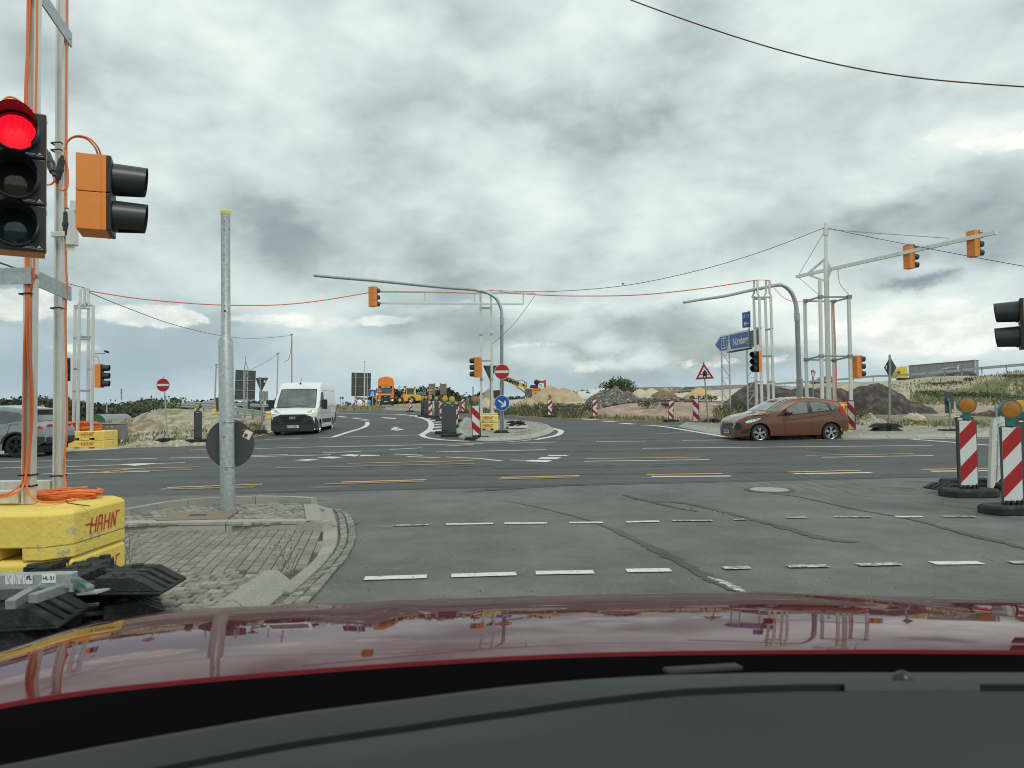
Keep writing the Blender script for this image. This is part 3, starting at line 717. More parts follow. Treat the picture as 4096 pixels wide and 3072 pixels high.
# --- near island left of the car: raised nose, flush crossing, front part
XL = -9.0
back = g2([(480, 2064), (640, 2034), (760, 2020), (900, 2011), (1050, 2008), (1180, 2011), (1262, 2019), (1288, 2036), (1285, 2060), (1275, 2080)], .12)
front = g2([(1275, 2083), (480, 2092)], .12)
rear_pg = [(XL, back[0][1] - .9)] + back + front + [(XL, front[-1][1])]
mb = MB(); mb.face([(p[0], p[1], .085) for p in rear_pg]); struct('island_bed', mb, X['joint'], tri=True)
plate_px = [(622, 2086), (908, 2079), (956, 2045), (685, 2055)]; plate = g2(plate_px, .12)
mb = MB(); pave(mb, rear_pg, .108, .115, .10, .06, .006, .006, .15, .008)
struct('cobble_paving', mb, X['sett'])
kerb('kerb', list(reversed(front)) + [tuple(G(1290, 2090, .12))[:2]], .125, .012, .13, 1.0, 'kerb', side=1)
kerb('kerb', [tuple(p) for p in reversed(g2([(480, 2072), (640, 2041), (760, 2026), (900, 2017), (1050, 2013), (1180, 2015), (1275, 2022)], .0))], .125, .05, .10, 1.0, 'kerb', side=1)
mb = MB()
a = G(1262, 2017, .13); b = G(1290, 2083, .13); c_ = G(1352, 2106, .0); d_ = G(1330, 2036, .0); e_ = G(1225, 2083, .13); f_ = G(1215, 2016, .13)
mb.add([a, b, c_, d_, e_, f_, (b.x, b.y, 0), (a.x, a.y, 0)], [(0, 1, 2, 3), (0, 5, 4, 1), (1, 6, 2), (0, 3, 7)]); struct('kerb_nose', mb, X['granite'])
T = Thing('inspection_cover', 'rectangular brown inspection cover in the cobbles beside the grey pole', 'cover plate', (plate[0][0], plate[0][1], .12))
mb = MB(); mb.prism([p for p in plate], .10, .134, 'z'); T.part('lid', mb, mat('cover_plate', (.20, .16, .115), .7, var=.2, vscale=9), world=True)
mb = MB(); gp = g2([(752, 2065), (820, 2063), (828, 2058), (762, 2060)], .13); mb.prism(gp, .1345, .1375, 'z'); T.part('grille', mb, X['ink'], world=True)
# flush crossing with concrete pavers
cr_in = g2([(1288, 2112), (1290, 2160), (1278, 2207), (1240, 2250), (1193, 2288)], .02)
cr_pg = [(XL, G(480, 2116, .02).y)] + [tuple(G(480, 2116, .02))[:2]] + cr_in + [tuple(G(1000, 2290, .02))[:2], (XL, G(1000, 2290, .02).y)]
mb = MB(); mb.face([(p[0], p[1], .002) for p in [(XL, cr_pg[0][1] + .3)] + [(-1.9, cr_pg[0][1] + .3)] + cr_in[1:] + [(-1.75, 5.0), (XL, 5.0)]]); struct('crossing_bed', mb, X['joint'], tri=True)
mb = MB(); pave(mb, cr_pg, .022, .20, .10, R(-79), .0032, .0015, .05, .0015, gu=.011); struct('crossing_paving', mb, X['paver'])
k_out = [(1349, 2108), (1353, 2140), (1346, 2182), (1318, 2228), (1288, 2262), (1207, 2337), (1165, 2372)]
k_in = [(1288, 2112), (1290, 2145), (1283, 2195), (1255, 2238), (1225, 2268), (1150, 2330), (1110, 2365)]
mb = MB(); between(mb, g2(k_in, .02), g2(k_out, .02), .03, 9, 1, .012, .002, .0); struct('kerb_flush', mb, X['granite'])
b_out = [(1363, 2042), (1395, 2060), (1417, 2092), (1424, 2153), (1397, 2222), (1329, 2304), (1254, 2392), (1166, 2470), (1050, 2560)]
b_in = [(1334, 2040), (1350, 2062), (1356, 2104), (1352, 2182), (1293, 2264), (1214, 2339), (1150, 2392), (1085, 2440), (960, 2530)]
mb = MB(); between(mb, g2(b_in, .0), g2(b_out, .0), .016, 52, 2, .07, .004, .006); struct('sett_border', mb, X['sett'])
mb = MB(); mb.grid([[(*p, .004), (*q, .004)] for p, q in zip(smoothline(g2(b_in, 0), 4), smoothline(g2(b_out, 0), 4))]); struct('sett_border_bed', mb, X['joint'])
# front part
y1 = G(1065, 2289, .1).y; xk = G(1065, 2289, .1).x
fr_pg = [(XL, y1), (xk + .02, y1), (xk + .02, 2.2), (XL, 2.2)]
mb = MB(); mb.face([(p[0], p[1], .07) for p in fr_pg]); struct('island_bed', mb, X['joint'])
mb = MB(); pave(mb, fr_pg, .103, .125, .115, .05, .007, .006, .17, .010); struct('cobble_paving', mb, X['sett'])
kerb('kerb_front', [(xk + .24, 2.2), (xk + .24, y1 - .03), ], .125, .12, .115, 1.0, 'granite', side=1)
# --- middle island and right island
def island(name, px_path, z, splay, w, top):
    path = smoothline(g2(px_path, 0) + g2(px_path[:1], 0), 4)[:-1]
    kerb(name + '_kerb', path, z, splay, w, 1.0, 'kerb', side=1, closed=True)
    cx = sum(p[0] for p in path) / len(path); cy = sum(p[1] for p in path) / len(path); pts = []; n = len(path)
    for i, p in enumerate(path):
        d = Vector((path[(i + 1) % n][0] - path[i - 1][0], path[(i + 1) % n][1] - path[i - 1][1], 0)).normalized(); q = Vector((-d.y, d.x, 0)) * (splay + w - .01)
        pts.append((p[0] + q.x, p[1] + q.y))
    mb = MB()
    for k in (1.0,): mb.add([(x, y, zg(x, y) + z - .012) for x, y in pts] , [tuple(range(n))])
    struct(name + '_paving', mb, top, tri=True)
isl_top = mat('island_paving', (.26, .25, .215), .9, var=.35, vscale=6, bump=.9, bscale=9, col2=(.36, .35, .31), lo=.5, hi=.65)
island('traffic_island', [(1852, 1676), (1835, 1700), (1822, 1727), (1826, 1743), (1848, 1754), (1900, 1762), (1950, 1765), (2004, 1764), (2060, 1761), (2123, 1754), (2165, 1745), (2195, 1735), (2217, 1722), (2210, 1712), (2187, 1704), (2136, 1694), (2060, 1688), (1950, 1682)], .12, .16, .14, isl_top)
island('traffic_island', [(2715, 1704), (2722, 1709), (2787, 1723), (2878, 1740), (3000, 1750), (3200, 1754.5), (3400, 1755), (3700, 1752), (3945, 1749), (3985, 1740), (3975, 1722), (3700, 1718), (3400, 1712), (3000, 1705), (2760, 1698)], .12, .22, .14, isl_top)
# ================================================================ heaps
def heap(name, label, pl, pr, ptop, pbase, D, m, peaks=((0, 1, 1),), depth=.7, rough=.12, seed=0, cat='soil heap', n=46, fine=.05, group=None, z0=None, expo=1.0, flat=1.0):
    x0, x1 = P(pl, 1600, D).x, P(pr, 1600, D).x; cx, w = (x0 + x1) / 2, (x1 - x0) / 2; pc = (pl + pr) / 2
    zb = P(pc, pbase, D).z if z0 is None else z0; h = P(pc, ptop, D).z - zb; rows = []
    dp = w * depth
    for i in range(n + 1):
        row = []
        for j in range(n + 1):
            u, v = -1 + 2 * i / n, -1 + 2 * j / n
            hh = 0
            for pu, ph, pw in peaks:
                r = math.hypot((u - pu) / pw, v)
                s_ = max(0, 1 - r) * flat; s_ = s_ if flat == 1 else math.tanh(s_ * 1.15)
                hh = max(hh, ph * s_ ** expo)
            edge = max(0, 1 - max(abs(u), abs(v)) ** 6)
            x, y = cx + u * w, D + v * dp
            q = mnoise.fractal(Vector((x * .6 + seed, y * .6, seed)), 1, 2, 5); q2 = mnoise.fractal(Vector((x * 3 + seed, y * 3, seed)), 1, 2, 4)
            z = zb + h * (hh ** .85) * (1 + rough * q * 2) + fine * q2 * edge * min(1, hh * 8 + .2)
            row.append((x + q * .05 * w * hh, y, z - (1 - edge) * .6 - (.25 if hh <= 0 else 0)))
        rows.append(row)
    mb = MB(); mb.grid(rows)
    return solo(name, mb, m, label, cat, group, origin=(cx, D, zb), smooth=40)
m_sand = mat('sand', (.40, .315, .20), .95, var=.22, vscale=1.2, bump=.8, bscale=9); m_psand = mat('pale_sand', (.50, .44, .32), .95, var=.15, vscale=1.5, bump=.5, bscale=6)
m_ysand = mat('yellow_sand', (.52, .37, .17), .95, var=.1, vscale=1.5); m_bsoil = mat('brown_soil', (.20, .13, .075), .95, var=.2, vscale=2)
m_dark = mat('dark_soil', (.066, .058, .050), .95, var=.55, vscale=2.2, bump=1.0, bscale=9, col2=(.12, .10, .08), lo=.5, hi=.75)
m_rub = mat('rubble', (.135, .125, .115), .95, var=.8, vscale=5, bump=1.0, bscale=9, col2=(.36, .33, .29), lo=.58, hi=.66)
m_grey = mat('grey_gravel', (.33, .32, .29), .95, var=.3, vscale=3)
m_tan = mat('tan_gravel', (.34, .305, .24), .95, var=.5, vscale=7, bump=1.0, bscale=10, col2=(.5, .46, .38), lo=.6, hi=.68)
HG = 'heaps on the building site'
heap('sand_pile', 'large tan sand heap right behind the yellow excavator', 2095, 2350, 1539, 1604, 62, m_sand, ((-.15, 1, .85), (.25, .86, .75), (.55, .45, .5)), rough=.05, seed=1, group=HG)
heap('rubble_pile', 'dark grey heap of broken rubble with white vans behind it', 2310, 2590, 1547, 1612, 56, m_rub, ((-.1, .9, .8), (.1, 1, .8), (.35, .7, .7)), rough=.10, seed=2, fine=.28, group=HG)
heap('sand_pile', 'pale cream sand heap with two flat tops beyond the rubble', 2515, 2655, 1553, 1590, 85, m_psand, ((-.35, 1, .6), (.3, 1.05, .65)), rough=.03, seed=3, group=HG, expo=.55)
heap('gravel_pile', 'small grey gravel heap behind the brown soil heap', 2625, 2700, 1548, 1585, 100, m_grey, ((0, 1, 1),), rough=.05, seed=4, group=HG)
heap('soil_pile', 'low dark brown soil heap beside the cream sand', 2595, 2715, 1560, 1581, 78, m_bsoil, ((0, 1, 1),), rough=.02, seed=5, group=HG)
heap('sand_pile', 'yellow ochre sand cone left of the blue motorway sign', 2738, 2860, 1548, 1581, 76, m_ysand, ((0, 1, 1),), rough=.02, seed=6, group=HG)
heap('sand_pile', 'low pale sand heap in front of the yellow excavator', 2040, 2170, 1588, 1624, 52, m_sand, ((.1, 1, 1),), rough=.04, seed=7, group=HG)
heap('soil_pile', 'tall tan heap of spoil behind the middle traffic island', 1880, 1990, 1557, 1612, 80, mat('spoil', (.33, .26, .18), .95, var=.3, vscale=1.2, bump=1, bscale=6), ((.3, 1, .8), (-.2, .6, .7)), rough=.06, seed=8, group=HG)
heap('gravel_pile', 'grey stony heap behind the arrow beacons', 1815, 1960, 1588, 1625, 66, m_rub, ((.1, 1, 1),), rough=.08, seed=9, fine=.2, group=HG)
heap('sand_pile', 'small smooth pale heap between the island mast legs', 1905, 1985, 1590, 1626, 60, m_psand, ((0, 1, 1),), rough=.02, seed=10, group=HG)
heap('soil_pile', 'high dark brown soil heap behind the scaffold masts', 2795, 3200, 1532, 1690, 44, m_dark, ((.25, 1, .95), (.6, .9, .6), (-.1, .55, .7)), depth=.8, rough=.07, seed=11, n=70, fine=.09, group=HG, flat=1.7)
heap('soil_pile', 'long dark soil heap running behind the brown hatchback', 3080, 3480, 1552, 1692, 46, m_dark, ((-.4, 1, .7), (.15, 1.0, .8), (.5, .9, .7)), depth=.7, rough=.06, seed=12, n=70, fine=.09, group=HG, flat=2.2)
heap('soil_pile', 'steep dark soil heap behind the diamond sign', 3300, 3790, 1533, 1690, 45, m_dark, ((-.4, .95, .58), (-.15, 1, .62), (.1, .55, .85)), depth=.62, rough=.05, seed=13, n=76, fine=.10, group=HG, flat=1.6)
heap('gravel_pile', 'small tan stone heap behind the diamond sign base', 3385, 3580, 1652, 1712, 34, m_tan, ((-.1, 1, 1),), rough=.10, seed=14, fine=.12, group=HG)
heap('soil_pile', 'low strip of black soil behind the right beacons', 3640, 4300, 1640, 1700, 41, m_dark, ((-.6, .6, .5), (-.1, .85, .5), (.35, 1, .6), (.8, .9, .5)), depth=.12, rough=.12, seed=15, n=80, fine=.14, group=HG, expo=.5)
heap('gravel_pile', 'long pale gravel bank beside the grey cabinet', 425, 1010, 1757, 1792, 26.0, m_tan, ((-.5, 1, .5), (-.1, .7, .5), (.35, .55, .5), (.75, .4, .4)), depth=.2, rough=.14, seed=16, n=110, fine=.07, group='gravel banks along the left verge', expo=.6)
heap('gravel_pile', 'low stony mound beside the wooden pole foot', 640, 980, 1668, 1720, 36, m_tan, ((-.1, .8, .7), (.4, .9, .6)), depth=.35, rough=.12, seed=17, n=60, fine=.12, group='gravel banks along the left verge', expo=.6)
heap('gravel_pile', 'brown spoil mound in front of the green hall', 330, 700, 1678, 1735, 36, mat('brown_spoil', (.27, .215, .15), .95, var=.4, vscale=2, bump=1, bscale=9, col2=(.40, .36, .28), lo=.55, hi=.68), ((-.1, .9, .8), (.45, 1, .6)), depth=.4, rough=.12, seed=18, n=60, fine=.1, group='gravel banks along the left verge', expo=.6)
# dark strip of asphalt planings across the plateau is part of the rubble
mb = MB()
for i in range(60):
    px = rnd.uniform(2150, 2800); D = rnd.uniform(49, 56); z = ztx((px - 2048) * D / F, D); s = rnd.uniform(.12, .4); mb.ball(((px - 2048) * D / F, D, z + s * .2), s, 6, 4, sc=(1.4, 1, .6))
o = mesh_obj('rubble', mb, m_rub); tag(o, 'loose dark lumps strewn along the plateau edge', 'rubble', kind='stuff')
# white broken stones by the right road
for i, (px, py, s) in enumerate(((3655, 1693, .35), (3678, 1695, .28), (3822, 1690, .22))):
    D = 37; mb = MB(); q = Vector(P(px, py, D)); mb.ball((0, 0, 0), s, 7, 5, sc=(1.3, 1, .7))
    mb.v = [v + Vector([rnd.uniform(-.12, .12) * s * 2 for _ in range(3)]) for v in mb.v]
    o = mesh_obj('rock', mb, m_psand); o.location = (q.x, D, ztx(q.x, D) + s * .4)
    tag(o, ('broken white lump of concrete in the verge grass', 'smaller white concrete lump right of the larger one', 'white stone behind the striped beacon post')[i], 'rock', 'pale stones in the right verge')
# ================================================================ vegetation
m_leaf = [mat('foliage_dark', (.050, .072, .036), .8, var=.4, vscale=.25), mat('foliage_mid', (.085, .115, .052), .8, var=.4, vscale=.3), mat('foliage_pale', (.15, .175, .085), .8, var=.3, vscale=.4)]
m_for = [mat('wood_dark', (.026, .040, .026), .8, var=.5, vscale=.12), mat('wood_mid', (.044, .060, .034), .8, var=.5, vscale=.12), mat('wood_pale', (.075, .092, .05), .8, var=.4, vscale=.15)]
m_trunk = mat('bark', (.10, .08, .055), .9)
def leaves(mb, c, rx, ry, rz_, n, s, r_=rnd, wts=(.4, .4, .2), hollow=.55):
    for _ in range(n):
        while True:
            p = Vector((r_.uniform(-1, 1), r_.uniform(-1, 1), r_.uniform(-1, 1)))
            if hollow < p.length <= 1: break
        k = 1 + .22 * mnoise.noise(Vector((p.x * 2 + c[0], p.y * 2 + c[1], p.z * 2 + c[2]))) * 2
        q = Vector((c[0] + p.x * rx * k, c[1] + p.y * ry * k, c[2] + p.z * rz_ * k)); a = Vector([r_.uniform(-1, 1) for _ in range(3)]).normalized() * s * r_.uniform(.5, 1.2)
        b = a.cross(Vector([r_.uniform(-1, 1) for _ in range(3)])).normalized() * s * r_.uniform(.4, .9)
        mi = 0 if r_.random() < wts[0] else (1 if r_.random() < .65 else 2)
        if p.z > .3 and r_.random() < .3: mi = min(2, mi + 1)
        mb.face([q - a, q - b * .9, q + a, q + b], mi)
def forest(label, prof, D0, D1, base_px, dens, s, seed, wts, crown=3.2):
    r_ = random.Random(seed); mb = MB(); p0, p1 = prof[0][0], prof[-1][0]; n = int((p1 - p0) * dens)
    for k in range(n):
        px = r_.uniform(p0, p1); t = r_.random(); D = D1 - (D1 - D0) * t; top = P(px, lerp_tab(prof, px) + r_.uniform(-3, 5) + t * 26, D).z; cr_ = crown * r_.uniform(.7, 1.3)
        x = (px - 2048) * D / F; zc = top - cr_ * 1.1
        mb.ball((x, D, zc - cr_ * .35), cr_ * .72, 7, 5, 0, sc=(1, 1, 1.15))
        leaves(mb, (x, D, zc), cr_, cr_, cr_ * 1.1, 100, s * .8, r_, wts)
        zb = P(px, base_px, D).z
        if zc - cr_ > zb: mb.cyl((x, D, zb), (x, D, zc), .35, .2, 5, 0, False); mb.ball((x, D, (zc + zb) / 2), cr_ * .8, 7, 4, 0, sc=(1, 1, max(1, (zc - zb) / 2 / cr_)))
    o = mesh_obj('far_forest', mb, m_for); tag(o, label, 'forest', kind='stuff')
forest('dark wooded slope filling the left horizon behind the grey car', [(-700, 1600), (-300, 1585), (0, 1590), (150, 1583), (250, 1590), (330, 1600), (400, 1605), (465, 1613), (520, 1600), (600, 1590), (680, 1588), (760, 1600), (960, 1602), (1100, 1600), (1180, 1612), (1230, 1618)], 160, 300, 1700, .48, .95, 1, (.55, .4, .05), 4.2)
forest('dense dark wood behind the orange truck and yellow loader', [(1340, 1616), (1400, 1612), (1440, 1603), (1480, 1585), (1540, 1562), (1600, 1550), (1700, 1545), (1760, 1540), (1800, 1548), (1815, 1573), (1830, 1582), (1880, 1576), (1925, 1566), (1960, 1572), (2000, 1580)], 190, 260, 1625, .5, .8, 2, (.6, .35, .05), 3.4)
forest('thin row of distant trees behind the yellow excavator', [(2015, 1580), (2040, 1577), (2100, 1578), (2130, 1582), (2200, 1590), (2260, 1585), (2320, 1560), (2345, 1556), (2420, 1552), (2470, 1556), (2540, 1550), (2600, 1549)], 260, 320, 1605, .25, .9, 3, (.5, .4, .1), 2.6)
def bush(label, px, D, w, h, n=160, name='bush', s=.12, wts=(.3, .45, .25), group=None, dz=0.0, stems=3, seed=None, yellow=False):
    x = (px - 2048) * D / F; z = ztx(x, D) + dz; T = Thing(name, label, name.replace('_', ' '), (x, D, z), group=group); r_ = random.Random(seed or int(px * 7 + D))
    mb = MB()
    for k in range(stems): a = r_.uniform(0, 6.28); mb.tube([(0, 0, -.1), (math.cos(a) * w * .15, math.sin(a) * w * .15, h * .45), (math.cos(a) * w * .3, math.sin(a) * w * .3, h * .8)], .02 + h * .008, 5)
    T.part('trunk' if name == 'tree' else 'stem', mb, m_trunk)
    mb = MB(); nb = max(3, int(w / h * 3))
    for k in range(nb): leaves(mb, ((k + .5) / nb * w - w / 2 + r_.uniform(-.1, .1) * w, r_.uniform(-.15, .15) * w, h * r_.uniform(.45, .62)), w / nb * .85, w * .28, h * r_.uniform(.30, .46), int(n * 2.6) // nb, s * .55, r_, wts, .1)
    T.part('crown', mb, m_leaf)
TG = 'trees on the horizon right of the sand heap'
bush('dark round tree, leftmost of the four behind the rubble', 2440, 120, 3.0, 2.9, 160, 'tree', .35, (.5, .4, .1), TG)
bush('narrow tree, second from the left behind the rubble', 2459, 122, 2.2, 3.4, 140, 'tree', .35, (.5, .4, .1), TG)
bush('widest tree, third from the left behind the rubble', 2482, 120, 3.2, 3.6, 200, 'tree', .35, (.45, .4, .15), TG)
bush('last tree of the row behind the rubble, lowest on its right', 2504, 121, 2.6, 3.0, 160, 'tree', .35, (.45, .4, .15), TG)
bush('feathery shrub behind the left no entry sign', 706, 60, 1.5, 1.0, 120, 's' and 'bush', .16, (.3, .5, .2))
bush('low shrub left of the white car on the motorway', 790, 80, 1.8, .9, 140, 'bush', .18, (.3, .5, .2))
bush('grey green bush on the bank left of the no entry sign', 600, 50, 3.4, .95, 300, 'bush', .16, (.3, .5, .2))
bush('round weed bush on the red bank, left of the arrow beacon', 2302, 49, 1.1, .6, 120, 'bush', .10, (.1, .5, .4))
bush('leafy dark bush hanging on the red bank', 2588, 45, 1.2, .55, 130, 'bush', .10, (.5, .4, .1))
bush('low green bush right of the leafy dark one', 2664, 45, .7, .4, 90, 'bush', .10, (.3, .4, .3))
bush('green weed clump on the plateau left of the warning triangle', 2785, 54, 1.6, .6, 170, 'bush', .10, (.2, .5, .3))
bush('small weed clump just right of the triangle post', 2842, 54, 1.0, .45, 110, 'bush', .10, (.2, .5, .3))
bush('big weedy bush below the excavator', 2150, 47.5, 3.0, 1.05, 300, 'bush', .11, (.15, .45, .4))
bush('grey green weeds left of the chevron beacon', 2095, 49, 2.4, .85, 220, 'bush', .11, (.15, .45, .4))
bush('weeds between island pole and arrow sign', 2230, 46.5, 2.0, .9, 170, 'bush', .10, (.15, .45, .4))
bush('flowering weeds under the red bank', 2310, 44, 2.0, .7, 170, 'bush', .09, (.2, .5, .3))
bush('dark weeds on the bank right of the flowering ones', 2345, 46, 1.0, .8, 110, 'bush', .09, (.5, .4, .1))
bush('bush behind the orange traffic light of the boom mast', 3445, 34, 1.2, .8, 130, 'bush', .09, (.1, .4, .5))
bush('thicket of weeds behind the lattice sign legs', 2935, 39, 2.2, .9, 220, 'bush', .10, (.25, .45, .3))
bush('weeds growing on the dark heap near the light pole', 3030, 40, 1.0, .9, 150, 'bush', .10, (.25, .45, .3))
for i, (px, py, D, w) in enumerate(((3715, 1560, 67, 2.2), (3760, 1575, 64, 2.0), (3830, 1572, 63, 3.4), (3900, 1575, 62, 3.0), (3980, 1570, 61, 3.6), (4060, 1560, 60, 4.2), (3745, 1535, 76, 2.6), (3820, 1532, 76, 1.4), (3877, 1520, 78, 1.0), (4070, 1515, 70, 3.0))):
    bush(('first low shrub at the left end of the slope thicket', 'second shrub of the slope thicket', 'wide dark shrub in the middle of the slope', 'shrub right of the wide dark one', 'broad shrub above the beacon lamp', 'rightmost shrub of the thicket at the picture edge',
          'thin weed row under the guardrail on the slope', 'tuft under the dark estate car on the slope', 'single tuft high on the slope', 'pale tuft high on the slope at the right')[i], px, D, w, .5 if i < 6 else .4, int(60 * w) + 30, 'bush', .13, (.3, .5, .2), 'shrubs on the motorway slope')
# grass along the verges
m_gr = [mat('grass_dry', (.34, .29, .18), .9), mat('grass_green', (.12, .15, .06), .9), mat('grass_pale', (.22, .22, .12), .9)]
mb = MB(); mg = random.Random(5)
def blades(p0, p1, d0, d1, n, h, w, wt):
    for _ in range(n):
        px = mg.uniform(p0, p1); base = Df(px); D = base + d0 + (d1 - d0) * mg.random(); x = (px - 2048) * D / F
        if mnoise.noise(Vector((x * .5, D * .5, 4))) < -.15 and mg.random() < .7: continue
        z = ztx(x, D) - .03; k = mg.random(); mi = 0 if k < wt[0] else (1 if k < wt[0] + wt[1] else 2)
        hh = h * mg.uniform(.5, 1.4); lx = mg.uniform(-.35, .35) * hh; ww = w * mg.uniform(.6, 1.3)
        mb.add([(x - ww, D, z), (x + ww, D, z), (x + lx + ww * .5, D + mg.uniform(-.1, .1), z + hh * .7), (x + lx * 1.8, D, z + hh)], [(0, 1, 2), (0, 2, 3)], mi)
blades(1890, 2330, .5, 5, 2600, .42, .03, (.2, .45, .35)); blades(2330, 2860, .3, 1.6, 800, .26, .03, (.5, .2, .3)); blades(2860, 3100, .3, 3.5, 800, .5, .03, (.5, .25, .25))
blades(3100, 4200, .6, 5, 1300, .17, .03, (.35, .35, .3)); blades(480, 1060, .5, 6, 700, .16, .025, (.4, .4, .2)); blades(900, 1050, 1, 6, 900, .34, .03, (.45, .35, .2))
blades(3640, 4250, 24, 39, 1500, .32, .07, (.12, .5, .38)); blades(3560, 4250, 40, 52, 500, .3, .06, (.3, .4, .3)); blades(1325, 1530, 1, 12, 1200, .35, .06, (.6, .15, .25)); blades(1790, 1900, 1, 12, 900, .7, .06, (.5, .25, .25)); blades(250, 520, 2, 20, 700, .5, .04, (.4, .4, .2))
o = mesh_obj('grass', mb, m_gr); tag(o, 'dry and green grass along the road verges', 'grass', kind='stuff')
# yellow flowers
mb = MB()
for _ in range(50):
    px = mg.choice((mg.uniform(2300, 2335), mg.uniform(2172, 2195), mg.uniform(2870, 2890))); D = Df(px) + mg.uniform(2, 4.5); x = (px - 2048) * D / F; z = ztx(x, D) + mg.uniform(.4, .9)
    mb.ball((x, D, z), .035, 5, 3)
o = mesh_obj('flowers_foliage', mb, X['yellow_plain']); tag(o, 'tiny yellow flowers among the verge weeds', 'flowers', kind='stuff')
# thin weeds growing in the paving joints
mb = MB()
for px, py in ((1135, 2270), (1150, 2278), (1165, 2290), (1120, 2295), (500, 2262), (520, 2255)):
    b = G(px, py, .05)
    for k in range(4):
        a = mg.uniform(0, 6.28); hh = mg.uniform(.1, .34); mb.tube([b, b + Vector((math.cos(a) * .03, math.sin(a) * .03, hh * .5)), b + Vector((math.cos(a) * .08, math.sin(a) * .08, hh))], .0016, 4)
        mb.ball(tuple(b + Vector((math.cos(a) * .08, math.sin(a) * .08, hh))), .007, 5, 3)
o = mesh_obj('paving_weeds', mb, mat('dry_weed', (.16, .12, .07), .9)); tag(o, 'thin dry weeds in the paving joints', 'weeds', kind='stuff')
# ================================================================ traffic lights
def visor_mb(mb, c, r0, r1, ln, n=22, a0=150, thick=.004, drop=.45):
    """tunnel visor along -Y, longest at the top and open underneath"""
    for rr, in ((0,), (thick,)):
        rows = []
        for i in range(n + 1):
            t = R(-a0 + 2 * a0 * i / n); k = 1 - drop * (abs(t) / R(a0)) ** 1.6
            rows.append([(c[0] + (r0 + rr) * math.sin(t), c[1], c[2] + (r0 + rr) * math.cos(t)),
                         (c[0] + (r0 + (r1 - r0) * .5 + rr) * math.sin(t), c[1] - ln * k * .5, c[2] + (r0 + (r1 - r0) * .5 + rr) * math.cos(t)),
                         (c[0] + (r1 + rr) * math.sin(t), c[1] - ln * k, c[2] + (r1 + rr) * math.cos(t))])
        mb.grid(rows)
X['lens_red'] = mat('lens_red_lit', (.5, .01, .02), .3, emit=(1.0, .008, .028), estr=.8)
_t = X['lens_red'].node_tree; _w = _t.nodes.new('ShaderNodeTexWave'); _w.bands_direction = 'Z'; _w.inputs['Scale'].default_value = 48; _w.inputs['Distortion'].default_value = .4
_tc = _t.nodes.new('ShaderNodeTexCoord'); _t.links.new(_tc.outputs['Object'], _w.inputs['Vector']); _mr = _t.nodes.new('ShaderNodeMapRange'); _mr.inputs[3].default_value = .35; _mr.inputs[4].default_value = 1.15
_t.links.new(_w.outputs['Fac'], _mr.inputs[0]); _t.links.new(_mr.outputs[0], _t.nodes['Principled BSDF'].inputs['Emission Strength'])
X['lens_y'] = mat('lens_amber_off', (.030, .018, .012), .08, coat=.4)
X['lens_g'] = mat('lens_green_off', (.006, .030, .034), .08, coat=.4)
X['lens_r'] = mat('lens_red_off', (.06, .008, .008), .08, coat=.4)
TLG = 'orange mobile traffic lights'
def traffic_light(label, loc, face, n=3, lit=None, sc=1.0, group=TLG, detail=False):
    """loc = centre of the housing; face = heading of the lenses, degrees from -Y towards +X"""
    T = Thing('traffic_light', label, 'traffic light', loc, R(face), group, sc); h = .285; Ht = h * n
    for k in range(n):
        z = (n - 1) * h / 2 - k * h
        hs = MB(); hs.box((0, .10, z), (.30, .19, h - .006)); hs.box((0, .012, z), (.315, .03, h - .004))
        if detail:
            for q in (-.11, .11): hs.box((.156, .02, z + q), (.008, .012, .022))
        T.part('housing', hs, X['orange'], bevel=.012 if detail else None)
        mb = MB(); mb.box((0, -.018, z), (.31, .034, h - .004)); T.part('front_panel', mb, X['black'], bevel=.008 if detail else None)
        if detail:
            mb = MB(); mb.box((.075, -.0365, z - h * .40), (.05, .001, .002)); mb.box((.070, -.0365, z - h * .425), (.06, .001, .002))
            mb.add([(.108, -.0365, z - h * .43), (.122, -.0365, z - h * .36), (.132, -.0365, z - h * .42), (.124, -.0365, z - h * .40)], [(0, 1, 3), (1, 2, 3)]); mb.box((.122, -.0365, z - h * .436), (.036, .001, .002)); T.part('maker_mark', mb, X['paper'])
        mb = MB()
        rows = [[(.118 * r_ * math.cos(t), -.036 - d_, z + .118 * r_ * math.sin(t)) for t in [2 * math.pi * i / 28 for i in range(28)]] for r_, d_ in ((1.0, 0), (1.0, .03), (.93, .03), (.90, .004))]
        mb.grid(rows, 0, True); T.part('bezel', mb, X['visor'], smooth=35)
        mb = MB(); rows = [[(.104 * r_ * math.cos(t), -.040 - .018 * (1 - r_ * r_), z + .104 * r_ * math.sin(t)) for t in [2 * math.pi * i / 28 for i in range(28)]] for r_ in (1, .8, .55, .3, .02)]
        mb.grid(rows, 0, True); T.part('lens', mb, X['lens_red'] if lit == k else [X['lens_r'], X['lens_y'], X['lens_g']][k if n == 3 else k + 1], smooth=180)
        mb = MB(); visor_mb(mb, (0, -.045, z), .120, .110, .225, drop=.62 if lit is not None else .12, a0=135 if lit is not None else 150); T.part('visor', mb, X['visor'], smooth=60)
    return T
def cab(pts3, r=.009, k=6, mb=None):
    mb = mb or MB(); mb.tube(smoothline([tuple(p) for p in pts3], k), r, 7); return mb
